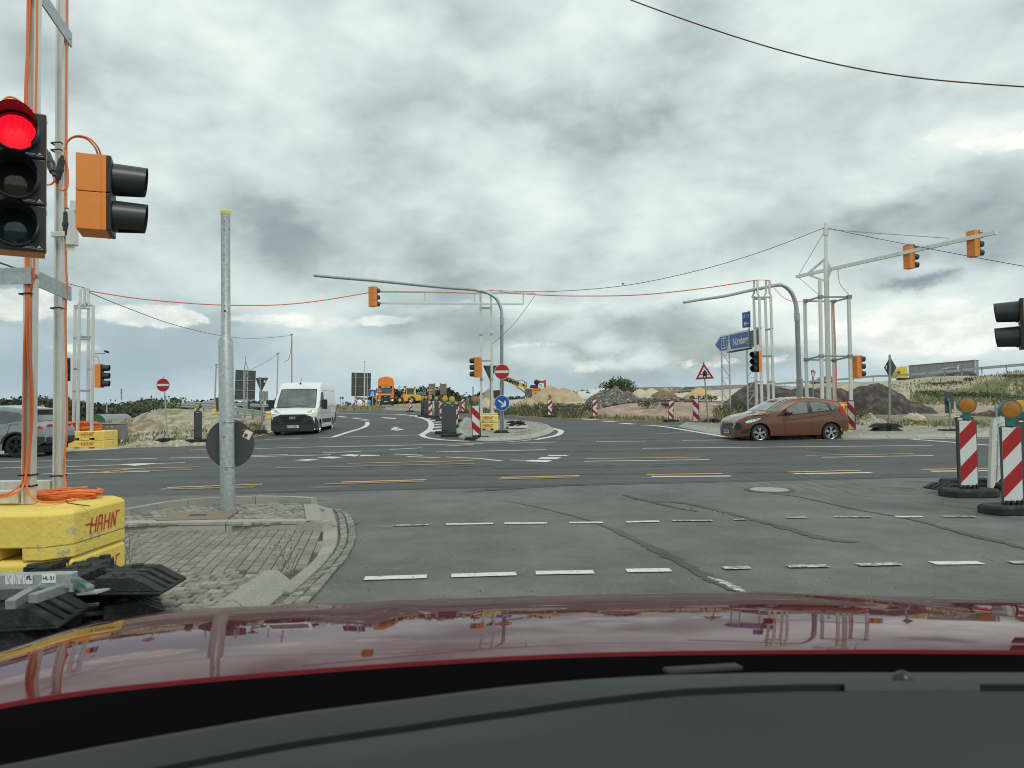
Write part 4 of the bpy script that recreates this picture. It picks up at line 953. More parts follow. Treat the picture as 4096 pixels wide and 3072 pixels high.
# ================================================================ concrete ballast blocks
HS = [[(0, .62), (.9, .62)], [(.55, 0), (.85, 1)], [(1.25, 0), (1.5, 1)], [(.7, .5), (1.4, .5)], [(1.55, 0), (1.85, 1), (2.25, 1), (2.1, 0)], [(1.65, .5), (2.2, .5)], [(2.45, 0), (2.7, 1)], [(3.1, 0), (3.35, 1)], [(2.55, .5), (3.25, .5)], [(3.45, 0), (3.75, 1), (4.05, .05), (4.3, 1), (4.75, 1)]]
def logo_mb(ht, w=.115):
    mb = MB(); i = 0
    for st in HS:
        for a, b in zip(st, st[1:]):
            a = Vector((a[0] * .82 - 1.95, 0, a[1])); b = Vector((b[0] * .82 - 1.95, 0, b[1])); d = (b - a).normalized(); s = Vector((-d.z, 0, d.x)) * w / 2; i += 1; y = -.0004 * i
            a2, b2 = a - d * .04, b + d * .04
            mb.face([Vector((q.x * ht, y, q.z * ht - ht / 2)) for q in (a2 + s, a2 - s, b2 - s, b2 + s)])
    return mb
BG = 'yellow concrete ballast blocks'
def block(label, cx, cy, z, w=1.2, d=.9, h=.33, ch=.13, rz=0, m='yellow', group=BG, ht=.13, lx=0, notch=True, side_logo=None):
    T = Thing('ballast_block', label, 'concrete block', (cx, cy, z), rz, group); mb = MB()
    def octg(k): return [(-w / 2 + ch, -d / 2), (w / 2 - ch, -d / 2), (w / 2, -d / 2 + ch), (w / 2, d / 2 - ch), (w / 2 - ch, d / 2), (-w / 2 + ch, d / 2), (-w / 2, d / 2 - ch), (-w / 2, -d / 2 + ch)] if k == 0 else [((a) * (1 - .05 / w), (b) * (1 - .05 / d)) for a, b in octg(0)]
    n = 8; o0 = octg(0); o1 = octg(1); zb = .085 if notch else .0; hb = h - .004
    vs = [(*p, zb) for p in o0] + [(*p, hb - .028) for p in o0] + [(*p, hb) for p in o1]
    mb.add(vs, [tuple(range(8))[::-1], tuple(range(16, 24))] + [(k * 8 + i, k * 8 + (i + 1) % 8, k * 8 + 8 + (i + 1) % 8, k * 8 + 8 + i) for k in (0, 1) for i in range(8)])
    if notch:
        xs = [(-w / 2, -w * .27), (-w * .13, w * .13), (w * .27, w / 2)]
        for k, (a, b) in enumerate(xs):
            s0 = .02 if k else 0; s1 = .02 if k < 2 else 0
            if k == 0: pg = [(a, -d / 2 + ch), (a + ch, -d / 2), (b, -d / 2), (b, d / 2), (a + ch, d / 2), (a, d / 2 - ch)]
            elif k == 2: pg = [(a, -d / 2), (b - ch, -d / 2), (b, -d / 2 + ch), (b, d / 2 - ch), (b - ch, d / 2), (a, d / 2)]
            else: pg = [(a, -d / 2), (b, -d / 2), (b, d / 2), (a, d / 2)]
            m_ = (a + b) / 2
            lo_ = [(m_ + (p[0] - m_) * (.97 if abs(p[0] - a) < 1e-6 and k or abs(p[0] - b) < 1e-6 and k < 2 else 1), p[1]) for p in pg]; nn = len(pg)
            mb.add([(*p, 0) for p in lo_] + [(*p, zb) for p in pg], [tuple(range(nn))[::-1]] + [(i, (i + 1) % nn, nn + (i + 1) % nn, nn + i) for i in range(nn)])
    T.part('body', mb, X[m], bevel=.008)
    lg = logo_mb(ht); xf(lg, Matrix.Translation((lx, -d / 2 - .002, h * .62))); T.part('lettering', lg, X['redpaint'])
    if side_logo:
        lg = logo_mb(side_logo); xf(lg, Matrix.Translation((w / 2 + .002, .02, h * .55)) @ Matrix.Rotation(R(90), 4, 'Z')); T.part('lettering', lg, X['redpaint'])
    return T
# --- the near left mast on its two blocks
bx = G(339, 2034, .78).x - .60; by = G(339, 2034, .78).y - .13 + .45 - .13
NB = Vector((G(345, 2034, .76).x - .075, G(345, 2034, .76).y, 0))
bcx, bcy = NB.x - .6, NB.y + .33 - .02
block('big yellow block under the near mast, lower one by the black plates', bcx, bcy, .10, side_logo=.108, lx=-.15, ht=.16)
block('big yellow block under the near mast, upper one with orange cable on top', bcx, bcy, .432, side_logo=.108, lx=-.15, ht=.16)
ztop = .762
T = Thing('signal_mast', 'near aluminium mast standing on the big yellow blocks', 'signal mast', (bcx, bcy, ztop))
A = G(115, 2015, ztop); B = G(236, 1968, ztop)
def leg(mbx, base, top, w=.10):
    d = (top - base)
    for a_, b_, sx_, sy_ in ((-1, 0, .014, 1), (1, 0, .014, 1), (0, 1, 1, .014)):
        o_ = Vector((a_ * (w / 2 - .007), b_ * (w / 2 - .007), 0)); mbx.beam(base + o_, top + o_, w if sx_ == 1 else .014, w - .03 if sx_ != 1 else .014, 0, (0, 1, 0))
def legs(T, prs, w, m='alu', cap=False):
    for b_, t_ in prs:
        mb = MB(); mb.beam(b_, t_, w, w, 0, (0, 1, 0))
        mb.box(tuple(Vector(b_) + Vector((0, 0, .01))), (w * 1.3, w * 1.3, .02))
        T.part('leg', mb, X[m], world=True, bevel=.006 if w > .09 and Vector(b_).y < 12 else None)
A2 = P(130, -260, A.y); B2 = P(250, -260, B.y); A2.x = A.x + .03; B2.x = B.x + .02
C_ = Vector((A.x - .62, A.y + .02, ztop)); C2 = Vector((P(-25, 300, A.y + .6).x, A.y + .62, ztop)); 
D_ = Vector((B.x - .60, B.y, ztop))
for b_, t_ in ((A, A2), (B, B2), (C_, C_ + Vector((0, 0, 4.6))), (D_, D_ + Vector((0, 0, 4.6)))):
    mb = MB(); w = .072
    mb.beam(b_ + Vector((0, .01, 0)), t_ + Vector((0, .01, 0)), w, .045, 0, (0, 1, 0))
    for s_ in (-1, 1): mb.beam(b_ + Vector((s_ * (w / 2 - .008), -.023, 0)), t_ + Vector((s_ * (w / 2 - .008), -.023, 0)), .016, .022, 0, (0, 1, 0))
    T.part('leg', mb, X['alu'], world=True, bevel=.003)
def zat(p0, py, D): return P(200, py, D).z
mb = MB()
for z_, off in ((P(90, 1110, A.y).z, 0), (P(90, -50, A.y).z, 0)):
    mb.beam((A.x - .62, A.y - .065, z_), (A.x + .055, A.y - .065, z_), .012, .12, 0, (0, 0, 1))
    mb.beam((A.x + .056, A.y - .08, z_), (B.x + .056, B.y + .06, z_ + .0), .012, .12)
    mb.beam((A.x + .062, A.y - .02, z_), (A.x + .082, A.y - .02, z_), .03, .03); mb.beam((B.x + .062, B.y - .0, z_), (B.x + .082, B.y, z_), .03, .03)
T.part('bracket', mb, X['galv'], world=True)
mb = MB(); mb.beam(A + Vector((-.62, -.0, .055)), A + Vector((-.05, 0, .055)), .08, .09); mb.beam(B + Vector((-.62, 0, .055)), B + Vector((-.05, 0, .055)), .08, .09); T.part('foot_bar', mb, X['alu'], world=True, bevel=.004)
mb = MB(); zt_ = P(200, 735, A.y).z; mb.beam((A.x - .3, A.y - .075, zt_), (B.x + .2, A.y - .075, zt_), .04, .10); mb.beam((B.x - .02, B.y - .07, zt_ - .22), (B.x + .10, B.y - .08, zt_ - .22), .03, .045)
mb.box((B.x + .135, B.y - .05, zt_ - .16), (.07, .07, .30)); mb.beam((B.x + .13, B.y - .05, zt_ + .02), (B.x + .32, B.y - .05, zt_ + .02), .05, .09); T.part('arm_bracket', mb, X['alu'], world=True, bevel=.005)
TIE = [(A, 1178), (A, 1898), (A, 1942), (B, 1236), (B, 1903), (B, 581), (B, 609)]
mb = MB()
for q, py in TIE:
    z_ = P(200, py, q.y).z
    for sgn in (-1, 1): mb.beam((q.x - .042, q.y + sgn * .044 - .012, z_), (q.x + .042, q.y + sgn * .044 - .012, z_ + .004), .005, .012)
    for sgn in (-1, 1): mb.beam((q.x + sgn * .042, q.y - .056, z_), (q.x + sgn * .042, q.y + .034, z_), .005, .012)
T.part('cable_tie', mb, X['tie'], world=True)
traffic_light('red lit traffic light on the near left mast', P(62, 723, 4.25), 33, 3, 0, detail=True)
traffic_light('orange two lamp signal turned right on the near mast', P(434, 792, 5.4), 113, 2, None, detail=True)
def cable(name, label, pts, r=.0085, k=7, m='cable', group='orange signal cables', cat='cable'):
    mb = MB(); q = smoothline([tuple(P(*p)) for p in pts], k); mb.tube(q, r, 7); return solo(name, mb, X[m], label, cat, group, smooth=180)
ay, by_ = A.y - .048, B.y - .045
cable('cable', 'left orange cable running down the front mast leg', [(112, -60, ay), (108, 200, ay), (100, 440, ay), (104, 1050, ay), (108, 1180, ay), (97, 1400, ay), (95, 1600, ay), (92, 1890, ay), (80, 1940, ay - .02), (40, 1970, ay - .06), (0, 1980, ay - .05), (-40, 1985, ay)], .0075)
cable('cable', 'middle orange cable looping down the front mast leg', [(122, -60, ay), (112, 250, ay), (106, 440, ay), (112, 1050, ay), (113, 1180, ay), (108, 1350, ay), (122, 1650, ay), (105, 1890, ay - .02), (94, 1940, ay - .03), (75, 1965, ay - .06), (20, 1985, ay - .06), (-40, 1990, ay)], .0075)
cable('cable', 'right orange cable running down the front mast leg', [(148, -60, ay), (147, 200, ay), (143, 450, ay), (136, 1050, ay), (134, 1120, ay), (118, 1180, ay), (122, 1400, ay), (131, 1640, ay), (112, 1880, ay), (108, 1950, ay - .02), (130, 1990, ay - .03), (190, 2010, ay - .05), (300, 2000, ay + .2)], .0075)
cable('cable', 'orange cable running down the rear mast leg to the coil', [(268, -80, by_), (266, 200, by_), (264, 560, by_), (262, 800, by_), (264, 1050, by_), (268, 1140, by_), (262, 1260, by_), (266, 1500, by_), (268, 1700, by_), (258, 1830, by_), (256, 1890, by_), (262, 1950, by_ - .05), (240, 1985, by_ - .2), (200, 1992, by_ - .3)], .0085)
cable('cable', 'orange cable arching over to the two lamp signal', [(262, 610, by_), (268, 570, by_), (300, 548, by_), (345, 555, by_), (380, 590, by_), (393, 625, by_ + .05)], .0075)
cable('cable', 'second orange cable arching to the two lamp signal', [(258, 620, by_), (270, 566, by_ - .02), (310, 543, by_ - .02), (360, 556, by_ - .02), (392, 590, by_), (404, 625, by_ + .05)], .0075)
cable('cable', 'orange cable loop below the black plug', [(228, 725, by_ - .03), (232, 750, by_ - .03), (252, 762, by_ - .03), (270, 745, by_ - .03), (272, 690, by_ - .02), (262, 620, by_ - .02), (258, 590, by_)], .0075)
cable('cable', 'orange cable curling over the red signal head', [(15, 440, 4.4), (12, 405, 4.45), (35, 388, 4.5), (70, 398, 4.5), (100, 430, 4.5), (112, 470, 4.45)], .0065)
cable('cable', 'small orange cable hoop behind the red signal head', [(112, 470, 4.45), (122, 440, 4.5), (135, 440, 4.5), (142, 480, 4.45)], .0065)
cable('cable', 'thin orange cable below the plug at the red signal', [(215, 705, 4.7), (216, 725, 4.7), (200, 738, 4.7), (165, 738, 4.6)], .006)
def plug(label, pts, r=.022):
    q = [P(*p) for p in pts]; mb = MB(); d = q[1] - q[0]
    mb.tube([q[0], q[0] + d * .12, q[0] + d * .14, q[0] + d * .45, q[0] + d * .47, q[0] + d * .56, q[0] + d * .58, q[0] + d * .85, q[0] + d * .87, q[1]], r, 12, rad=[r * .5, r * .6, r * .9, r, r * 1.18, r * 1.18, r, r * .85, r * .55, r * .5])
    solo('cable_plug', mb, X['visor'], label, 'plug', 'black cable plugs', smooth=40)
plug('black cable plug slanting beside the red signal', [(183, 600, 4.8), (218, 705, 4.7)], .026)
plug('black cable plug hanging in front of the rear mast leg', [(250, 622, by_ - .05), (227, 733, by_ - .05)], .028)
plug('black cable plug hanging below the two lamp signal', [(268, 832, by_ - .02), (266, 962, by_ - .02)], .030)
mb = MB(); p = P(283, 990, by_ - .02); mb.box(tuple(p), (.07, .002, .052)); solo('cable_label', mb, X['paper'], 'small white label on the cable below the plug', 'label')
# cable coil on the block
mb = MB(); cc = G(250, 1995, ztop)
for k in range(9):
    rx_, ry_ = .20 + .012 * k + rnd.uniform(-.02, .02), .10 + .006 * k; ox, oy = rnd.uniform(-.03, .03), rnd.uniform(-.02, .02); ph = rnd.uniform(0, 6)
    mb.tube([(cc.x + ox + rx_ * math.cos(t + ph), cc.y + .02 + oy + ry_ * math.sin(t + ph), ztop + .012 + .008 * k * .7 + .012 * math.sin(3 * t + k)) for t in [2 * math.pi * i / 30 for i in range(29)]], .0085, 7)
solo('cable_coil', mb, X['cable'], 'orange cable coil lying on the near yellow block', 'cable coil', smooth=180)
mb = MB(); mb.tube([G(265, 2000, ztop + .05), G(270, 2012, ztop + .03), G(310, 2018, ztop + .006), G(360, 2024, ztop + .004)], .004, 5); solo('cable_tie', mb, X['tie'], 'loose black cable tie on the near yellow block', 'cable tie')
# ================================================================ rubber foot plates and steel stand, near left
PG = 'black rubber foot plates piled by the near block'
def foot_plate(label, loc, rz=0.0, L_=.82, W_=.40, h=.115, group=PG, sc=1.0, detail=True, rx=0.0, ry=0.0):
    T = Thing('foot_plate', label, 'rubber base', loc, rz, group, sc); T.o.rotation_euler = (rx, ry, rz)
    mb = MB(); s = .17
    mb.prism([(-L_ / 2, 0), (L_ / 2, 0), (L_ / 2, .018), (-L_ / 2, .018)], -W_ / 2, W_ / 2)
    n = 4
    for k in range(n):
        y0 = -W_ / 2 + k * W_ / n + (.0 if k == 0 else .012); y1 = -W_ / 2 + (k + 1) * W_ / n - (.0 if k == n - 1 else .012) - .02 * (k in (1, 2))
        for a, b in ((-L_ / 2, -.06), (.06, L_ / 2)):
            if a < 0: pg = [(a + .004, .0185), (b, .0185), (b, h), (a + s, h)]
            else: pg = [(a, .0185), (b - .004, .0185), (b - s, h), (a, h)]
            mb.prism(pg, y0, y1)
    for sg in (-1, 1): mb.box((sg * .15, 0, h * .5 + .008), (.16, W_ - .05, h - .022))
    T.part('body', mb, X['rubber'], bevel=.005 if detail else None)
    mb = MB(); mb.cyl((-.07, -W_ / 2 + .03, h * .62), (.07, -W_ / 2 + .03, h * .62), .018, n=10); mb.cyl((-.07, W_ / 2 - .03, h * .62), (.07, W_ / 2 - .03, h * .62), .018, n=10); T.part('handle', mb, X['rubber'])
    if detail:
        for x_ in (-.17, .17):
            for y_ in (-.12, .12): mb = MB(); mb.cyl((x_, y_, h - .003), (x_, y_, h + .016), .038, .034, n=16); T.part('stud', mb, X['rubber'])
    return T
pA = G(530, 2505, .10)
foot_plate('ribbed black plate on the cobbles, right bottom of the pile', (-2.74, 4.62, .105), R(33), .84, .44, .11)
foot_plate('black plate leaning in the middle of the pile', (-2.78, 4.76, .215), R(22), .78, .40, .095, rx=R(2))
foot_plate('topmost black plate with the long beak to the right', (-2.64, 4.56, .31), R(3), .92, .38, .105, ry=R(1))
foot_plate('black plate under the steel stand at the lower left', (-3.10, 4.12, .105), R(12), .92, .42, .125)
foot_plate('upper of the two black plates at the lower left', (-3.02, 4.10, .235), R(9), .92, .42, .125)
foot_plate('black plate lying behind the topmost one', (-3.0, 4.82, .31), R(2), .60, .30, .11)
T = Thing('steel_stand', 'grey steel base frame with teal foot and inventory sticker', 'steel stand', tuple(G(300, 2330, .42)))
a = P(-220, 2330, 3.98); b = P(300, 2318, 3.98); mb = MB(); mb.beam(a, b, .06, .085); T.part('bar', mb, X['galv'], world=True, bevel=.006)
c_ = P(375, 2372, 3.93); mb = MB(); mb.beam(b + Vector((-.02, 0, .0)), P(362, 2362, 3.95), .05, .05); T.part('foot', mb, mat('teal_dull', (.03, .10, .09), .6, col2=(.2, .22, .21), lo=.5, hi=.6), world=True, bevel=.008)
mb = MB(); mb.beam(P(335, 2370, 3.96), P(412, 2364, 3.92), .09, .01); mb.beam(P(288, 2335, 3.95), P(288, 2367, 3.95), .018, .018); T.part('pin', mb, X['galv'], world=True)
mb = MB(); mb.beam(P(165, 2345, 4.02), P(40, 2420, 3.7), .05, .05); mb.beam(P(290, 2340, 4.06), P(130, 2395, 3.75), .05, .05); mb.beam(P(95, 2372, 4.1), P(-200, 2378, 4.1), .06, .06); T.part('brace', mb, X['galvd'], world=True, bevel=.004)
mb = MB(); q = P(195, 2313, 3.947); mb.box((0, 0, 0), (.076, .001, .050)); xf(mb, Matrix.Translation(q)); T.part('sticker', mb, X['paper'], world=True)
mb = text_mb('HL 51', .027, .0004, .0006); xf(mb, Matrix.Translation(q + Vector((0, -.0015, 0))) @ UPR); T.part('lettering', mb, X['ink'], world=True)
mb = MB(); q = P(77, 2319, 3.947); mb.box((0, 0, 0), (.155, .001, .050)); xf(mb, Matrix.Translation(q)); T.part('sticker', mb, mat('torn_sticker', (.7, .7, .68), .7, col2=(.25, .26, .26), vscale=60, lo=.5, hi=.56, stretch=(3, 1, .3)), world=True)
mb = text_mb('FL', .03, .0004, .0012); xf(mb, Matrix.Translation(q + Vector((.055, -.0015, .008))) @ UPR); T.part('lettering', mb, X['ink'], world=True)
# ================================================================ grey pole with the back of a round sign
b = G(912, 2042, .12); tp = P(902, 846, b.y); T = Thing('signal_pole', 'empty galvanised pole with yellow cap on the near island', 'pole', b)
mid = P(903, 1365, b.y); mid2 = P(903, 1345, b.y)
mb = MB(); rr = .5 * 57 * b.y / F; r2 = .5 * 36 * b.y / F
mb.tube([b + Vector((0, 0, -.05)), mid, mid2, tp - Vector((0, 0, .03))], r2, 28, rad=[rr, rr, r2, r2]); T.part('shaft', mb, X['galv'], world=True, smooth=30)
mb = MB(); mb.cyl(tp - Vector((0, 0, .04)), tp, r2 + .003, n=28); T.part('cap', mb, X['yellow_plain'], world=True, smooth=30)
mb = MB()
for px_, py_, r_ in ((899, 885, .005), (899, 922, .004), (899, 1224, .005), (900, 1244, .013), (899, 1264, .005)):
    q = P(px_, py_, b.y - r2 + .004); mb.cyl(q, q + Vector((0, -.006, 0)), r_, n=12)
T.part('hole', mb, X['ink'], world=True)
mb = MB(); q = P(907, 1783, b.y); hw, hh = 19 * b.y / F, 49 * b.y / F
for (x0, z0), (x1, z1) in (((-hw, -hh), (hw, -hh)), ((hw, -hh), (hw, hh)), ((hw, hh), (-hw, hh)), ((-hw, hh), (-hw, -hh))):
    def onp(x_, z_): return Vector((q.x + x_, q.y - math.sqrt(max(0, rr * rr - x_ * x_)) - .001, q.z + z_))
    for k in range(6): mb.beam(onp(x0 + (x1 - x0) * k / 6, z0 + (z1 - z0) * k / 6), onp(x0 + (x1 - x0) * (k + 1) / 6, z0 + (z1 - z0) * (k + 1) / 6), .004, .003)
mb.cyl(onp(0, hh * .8), onp(0, hh * .8) + Vector((0, -.008, 0)), .011, n=12); T.part('hatch', mb, X['galvd'], world=True)
q = P(921, 1774, b.y + rr + .03); q.y = b.y + rr + .02; T = Thing('round_sign', 'dark back of a round sign clamped to the near grey pole', 'road sign', q)
sr = 96.5 * b.y / F * (q.y / b.y)
mb = MB(); mb.cyl(q, q + Vector((0, .012, 0)), sr, n=56); T.part('disc', mb, X['signgrey'], world=True, smooth=30)
for py_ in (1688, 1866):
    mb = MB(); z_ = P(912, py_, b.y).z; mb.tube([(b.x + (rr + .004) * math.cos(t), b.y + (rr + .004) * math.sin(t), z_) for t in [2 * math.pi * i / 24 for i in range(25)]], .005, 6); mb.box((b.x + (.02 if py_ > 1800 else -.015), b.y - rr - .012, z_), (.022, .02, .03)); T.part('clamp', mb, X['galv'], world=True)
mb = MB(); mb.box((0, 0, 0), (.10, .001, .11)); st = P(990, 1738, q.y - .003); xf(mb, Matrix.Translation(st) @ Matrix.Rotation(R(28), 4, 'Y')); T.part('sticker', mb, X['paper'], world=True)
mb = MB(); mb.box((0, 0, 0), (.045, .001, .05)); xf(mb, Matrix.Translation(P(983, 1742, q.y - .006)) @ Matrix.Rotation(R(28), 4, 'Y')); T.part('sticker', mb, mat('sticker_mark', (.10, .03, .03), .6, col2=(.6, .1, .08), vscale=60), world=True)
mb = MB(); mb.box((0, 0, 0), (.055, .001, .02)); xf(mb, Matrix.Translation(P(979, 1719, q.y - .003)) @ Matrix.Rotation(R(-18), 4, 'Y')); T.part('sticker', mb, X['amber'], world=True)
# ================================================================ beacons
def lamp(T, z, amb='amber', yaw=0, sc=1.0, x=0, back=False):
    m_ = Matrix.Translation((x, 0, z)) @ Matrix.Rotation(R(yaw), 4, 'Z') @ Matrix.Scale(sc, 4)
    mb = MB(); mb.cyl((0, -.034, .17), (0, .085, .17), .106, .088, n=26); mb.box((0, 0, .035), (.075, .06, .09)); T.part('lamp_body', xf(mb, m_), X['teal'], smooth=35)
    for s_ in ((-1,) if not back else (-1, 1)):
        mb = MB(); rows = [[(.092 * r_ * math.cos(t), (-.036 if s_ < 0 else .087) + s_ * .011 * (1 - r_ * r_), .17 + .092 * r_ * math.sin(t)) for t in [2 * math.pi * i / 26 for i in range(26)]] for r_ in (1, .93, .6, .3, .28, .02)]
        mb.grid(rows, 0, True); T.part('lamp_lens', xf(mb, m_), X[amb], smooth=60)
def beacon(label, px, py, ph=None, style='up', lampc='amber', yaw=0.0, sc=None, D=None, lyaw=0, group='striped guide beacons', base=True, dz=0.0, tilt=0, detail=False, rail=.0, name='guide_beacon'):
    g = G(px, py, dz) if D is None else P(px, py, D); D_ = g.y
    sc = sc or (ph * D_ / F if ph else 1.0)
    T = Thing(name, label, 'guide beacon', g, R(yaw), group, sc); T.o.rotation_euler = (0, R(tilt), R(yaw))
    w, h, z0 = .25, 1.0, .14
    if base:
        mb = MB(); bw, bd = .40, .21
        pg = [(-bw, -bd * .55), (-bw * .72, -bd), (bw * .72, -bd), (bw, -bd * .55), (bw, bd * .55), (bw * .72, bd), (-bw * .72, bd), (-bw, bd * .55)]; pi_ = [(a * .93, b * .88) for a, b in pg]
        mb.add([(*p, 0) for p in pg] + [(*p, .085) for p in pg] + [(*p, .115) for p in pi_], [tuple(range(8))[::-1], tuple(range(16, 24))] + [(k * 8 + i, k * 8 + (i + 1) % 8, k * 8 + 8 + (i + 1) % 8, k * 8 + 8 + i) for k in (0, 1) for i in range(8)])
        for x_ in (-.10, -.03, .05, .11): mb.box((x_, -.01, .13), (.045, .10, .08))
        mb.box((.17, 0, .095), (.10, .12, .03)); T.part('base', mb, X['rubber'], bevel=.008 if detail else None)
    mb = MB(); mb.box((0, 0, z0 + h / 2), (w + .04, .035, h + .03)); mb.box((0, 0, z0 + h + .022), (.12, .03, .03)); T.part('frame', mb, X['signgrey'] if style == 'back' else X['trim'] if not detail else X['signgrey'], bevel=.014 if detail else None)
    if style != 'back':
        mb = MB(); mb.box((0, -.019, z0 + h / 2), (w, .004, h)); T.part('panel', mb, X['white_s'])
        mb = MB(); s = .25
        if style in ('up', 'down'):
            for k in range(-1, 4):
                zz = z0 + k * .5 + (.06 if style == 'up' else .0)
                ll = [(-w / 2, zz), (w / 2, zz + w * 1.0), (w / 2, zz + w + s), (-w / 2, zz + s)]
                if style == 'down': ll = [(-a, b) for a, b in ll]
                ll = clip_rect(ll, -w / 2, w / 2, z0, z0 + h)
                if len(ll) > 2: mb.face([(a, -.0225, b) for a, b in ll])
        else:
            sg = 1 if style == 'arrow' else -1
            for k in range(-1, 3):
                zz = z0 + k * .5 + .10
                a = clip_rect([(sg * -w / 2, zz + .0), (sg * w / 2, zz - w + .12), (sg * w / 2, zz - w + .12 + .0)], -w / 2, w / 2, z0, z0 + h)
                for ll in ([(sg * w / 2, zz), (sg * -w / 2, zz + .22), (sg * -w / 2, zz + .30), (sg * w / 2, zz + .5 - .0 + .02)] if k % 2 else [(-sg * w / 2, zz + .22), (sg * w / 2, zz + .47), (sg * w / 2, zz + .30)],):
                    pass
            # chevrons: alternate slanted bars mirrored about the middle
            for lo_, up in ((z0, True), (z0 + h / 2, False)):
                for k in range(-1, 2):
                    zz = lo_ + k * .40 + (.0 if up else .02)
                    ll = [(-w / 2, zz), (w / 2, zz + w), (w / 2, zz + w + .2), (-w / 2, zz + .2)]
                    if (not up) == (sg > 0): ll = [(-a, b) for a, b in ll]
                    ll = clip_rect(ll, -w / 2, w / 2, lo_, lo_ + h / 2)
                    if len(ll) > 2: mb.face([(a, -.0225, b) for a, b in ll])
        T.part('stripes', mb, X['red'])
        if detail:
            mb = MB(); mb.box((-.065, -.024, z0 + h - .025), (.09, .002, .022)); T.part('sticker', mb, X['paper'])
    else:
        mb = MB(); mb.box((0, -.0195, z0 + h - .03), (.07, .003, .022)); T.part('sticker', mb, X['paper'])
    if lampc: lamp(T, z0 + h + .03, lampc, lyaw, 1.22 if detail else 1.1, back=(style == 'back'))
    return T
NG = 'striped beacons at the right edge'
beacon('near striped beacon with amber lamp, left of the white barrier', 3876, 1984, 263, 'up', detail=True, group=NG, lyaw=-14)
beacon('nearest striped beacon at the right edge, in front of the barrier', 4052, 2052, 299, 'up', detail=True, group=NG, lyaw=-14)
beacon('striped beacon almost hidden behind the near left one', 3866, 1942, 236, 'up', group=NG, lampc=None)
beacon('third beacon at the right edge, its lamp peeping over the barrier', 4090, 1962, 248, 'back', lampc='amberback', group=NG, lyaw=-24)
beacon('leaning striped beacon alone before the middle island', 1908, 1760, 120, 'down', tilt=-2.5, lyaw=26)
GBG = 'grey backs of guide beacons'
beacon('foremost grey beacon back with bright amber lamp', 1810, 1747, 111, 'back', 'amberback', group=GBG)
beacon('grey beacon back second from the front, half hidden', 1782, 1736, 104, 'back', 'amberback', group=GBG)
beacon('striped beacon behind the two near grey ones', 1768, 1684, 64, 'up', None)
beacon('grey beacon back standing alone mid row', 1747, 1675, 61, 'back', 'amberback', group=GBG)
beacon('striped beacon under the far no entry sign', 1722, 1670, 57, 'up', 'amberback')
beacon('grey beacon back, second from the far end', 1705, 1668, 58, 'back', 'amberback', group=GBG)
beacon('grey beacon back at the far end of the row', 1692, 1667, 57, 'back', 'amberback', group=GBG)
beacon('striped beacon peeping out right of the near grey ones', 1821, 1712, 82, 'up', None)
beacon('striped beacon at the tip of the middle island', 1829, 1687, 66, 'up', None)
beacon('lone chevron beacon in front of the yellow loader', 1642, 1647, 41, 'arrow', 'amber')
beacon('chevron beacon beside the grey stony heap', 1853, 1652, 49, 'arrow2', 'amber')
beacon('beacon seen between island pole and mast leg', 1978, 1660, 50, 'down', None)
beacon('first chevron beacon along the right curve', 2200, 1669, 62, 'arrow2', 'amber')
beacon('second chevron beacon along the right curve', 2380, 1674, 66, 'arrow2', 'amber')
beacon('chevron beacon left of the warning triangle, slightly tilted', 2684, 1687, 73, 'arrow2', 'amber', tilt=2)
beacon('slim striped beacon right before the warning triangle', 2785, 1696, 87, 'down', None, yaw=-35, base=False)
beacon('chevron beacon in front of the big dark board, left one', 1424, 1637, 36, 'arrow', None)
beacon('chevron beacon in front of the big dark board, right one', 1455, 1637, 36, 'arrow', None)
beacon('grey beacon back with yellow lamp on the left verge', 792, 1768, 106, 'back', 'amberback', group=GBG, lyaw=-25)
beacon('red and white edge marker against the yellow block behind the hatchback', 3408, 1733, 112, 'down', None, base=False, D=26.0, yaw=-60)
def sign_base(label, px, py, D, n=2, rz=0.0, sc=1.0, group='rubber bases under the signs', z=None):
    q = P(px, py, D); z = q.z if z is None else z
    for k in range(n): foot_plate(label if n == 1 else label + (', lower plate', ', upper plate', ', top plate')[k], (q.x, D, z + k * .118 * sc), rz, detail=False, group=group, sc=sc)
    return Vector((q.x, D, z))
# hidden-style road side delineators standing on the right island
for label, px, py, D, lz in (('grey delineator on the right island with teal lamp, seen edge on', 3802, 1718, 27.0, 0), ('thin dark post with amber teal lamp behind the barrier', 3990, 1716, 27.0, 60)):
    q = P(px, py, D); T = Thing('lamp_post', label, 'beacon post', q); mb = MB(); mb.beam((0, 0, 0), P(px - (4 if lz == 0 else 10), 1605, D) - q, .05, .05); T.part('post', mb, X['galvd'])
    if lz == 0:
        mb = MB(); mb.box((0, .04, 1.02), (.34, .02, .82)); T.part('panel', mb, X['signgrey'], bevel=.03)
        tm = text_mb('2', .13, .001, .01); T.part('lettering', xf(tm, Matrix.Translation((.12, .028, .70)) @ UPR), X['paper'])
    tz = (1718 - 1612) * D / F; lamp(T, tz - .04, 'amber', 75 if lz == 0 else -60, .8, x=-.05 if lz == 0 else -.11)
sign_base('black base under the grey delineator', 3800, 1731, 26.4, 1, 0, 1.15)
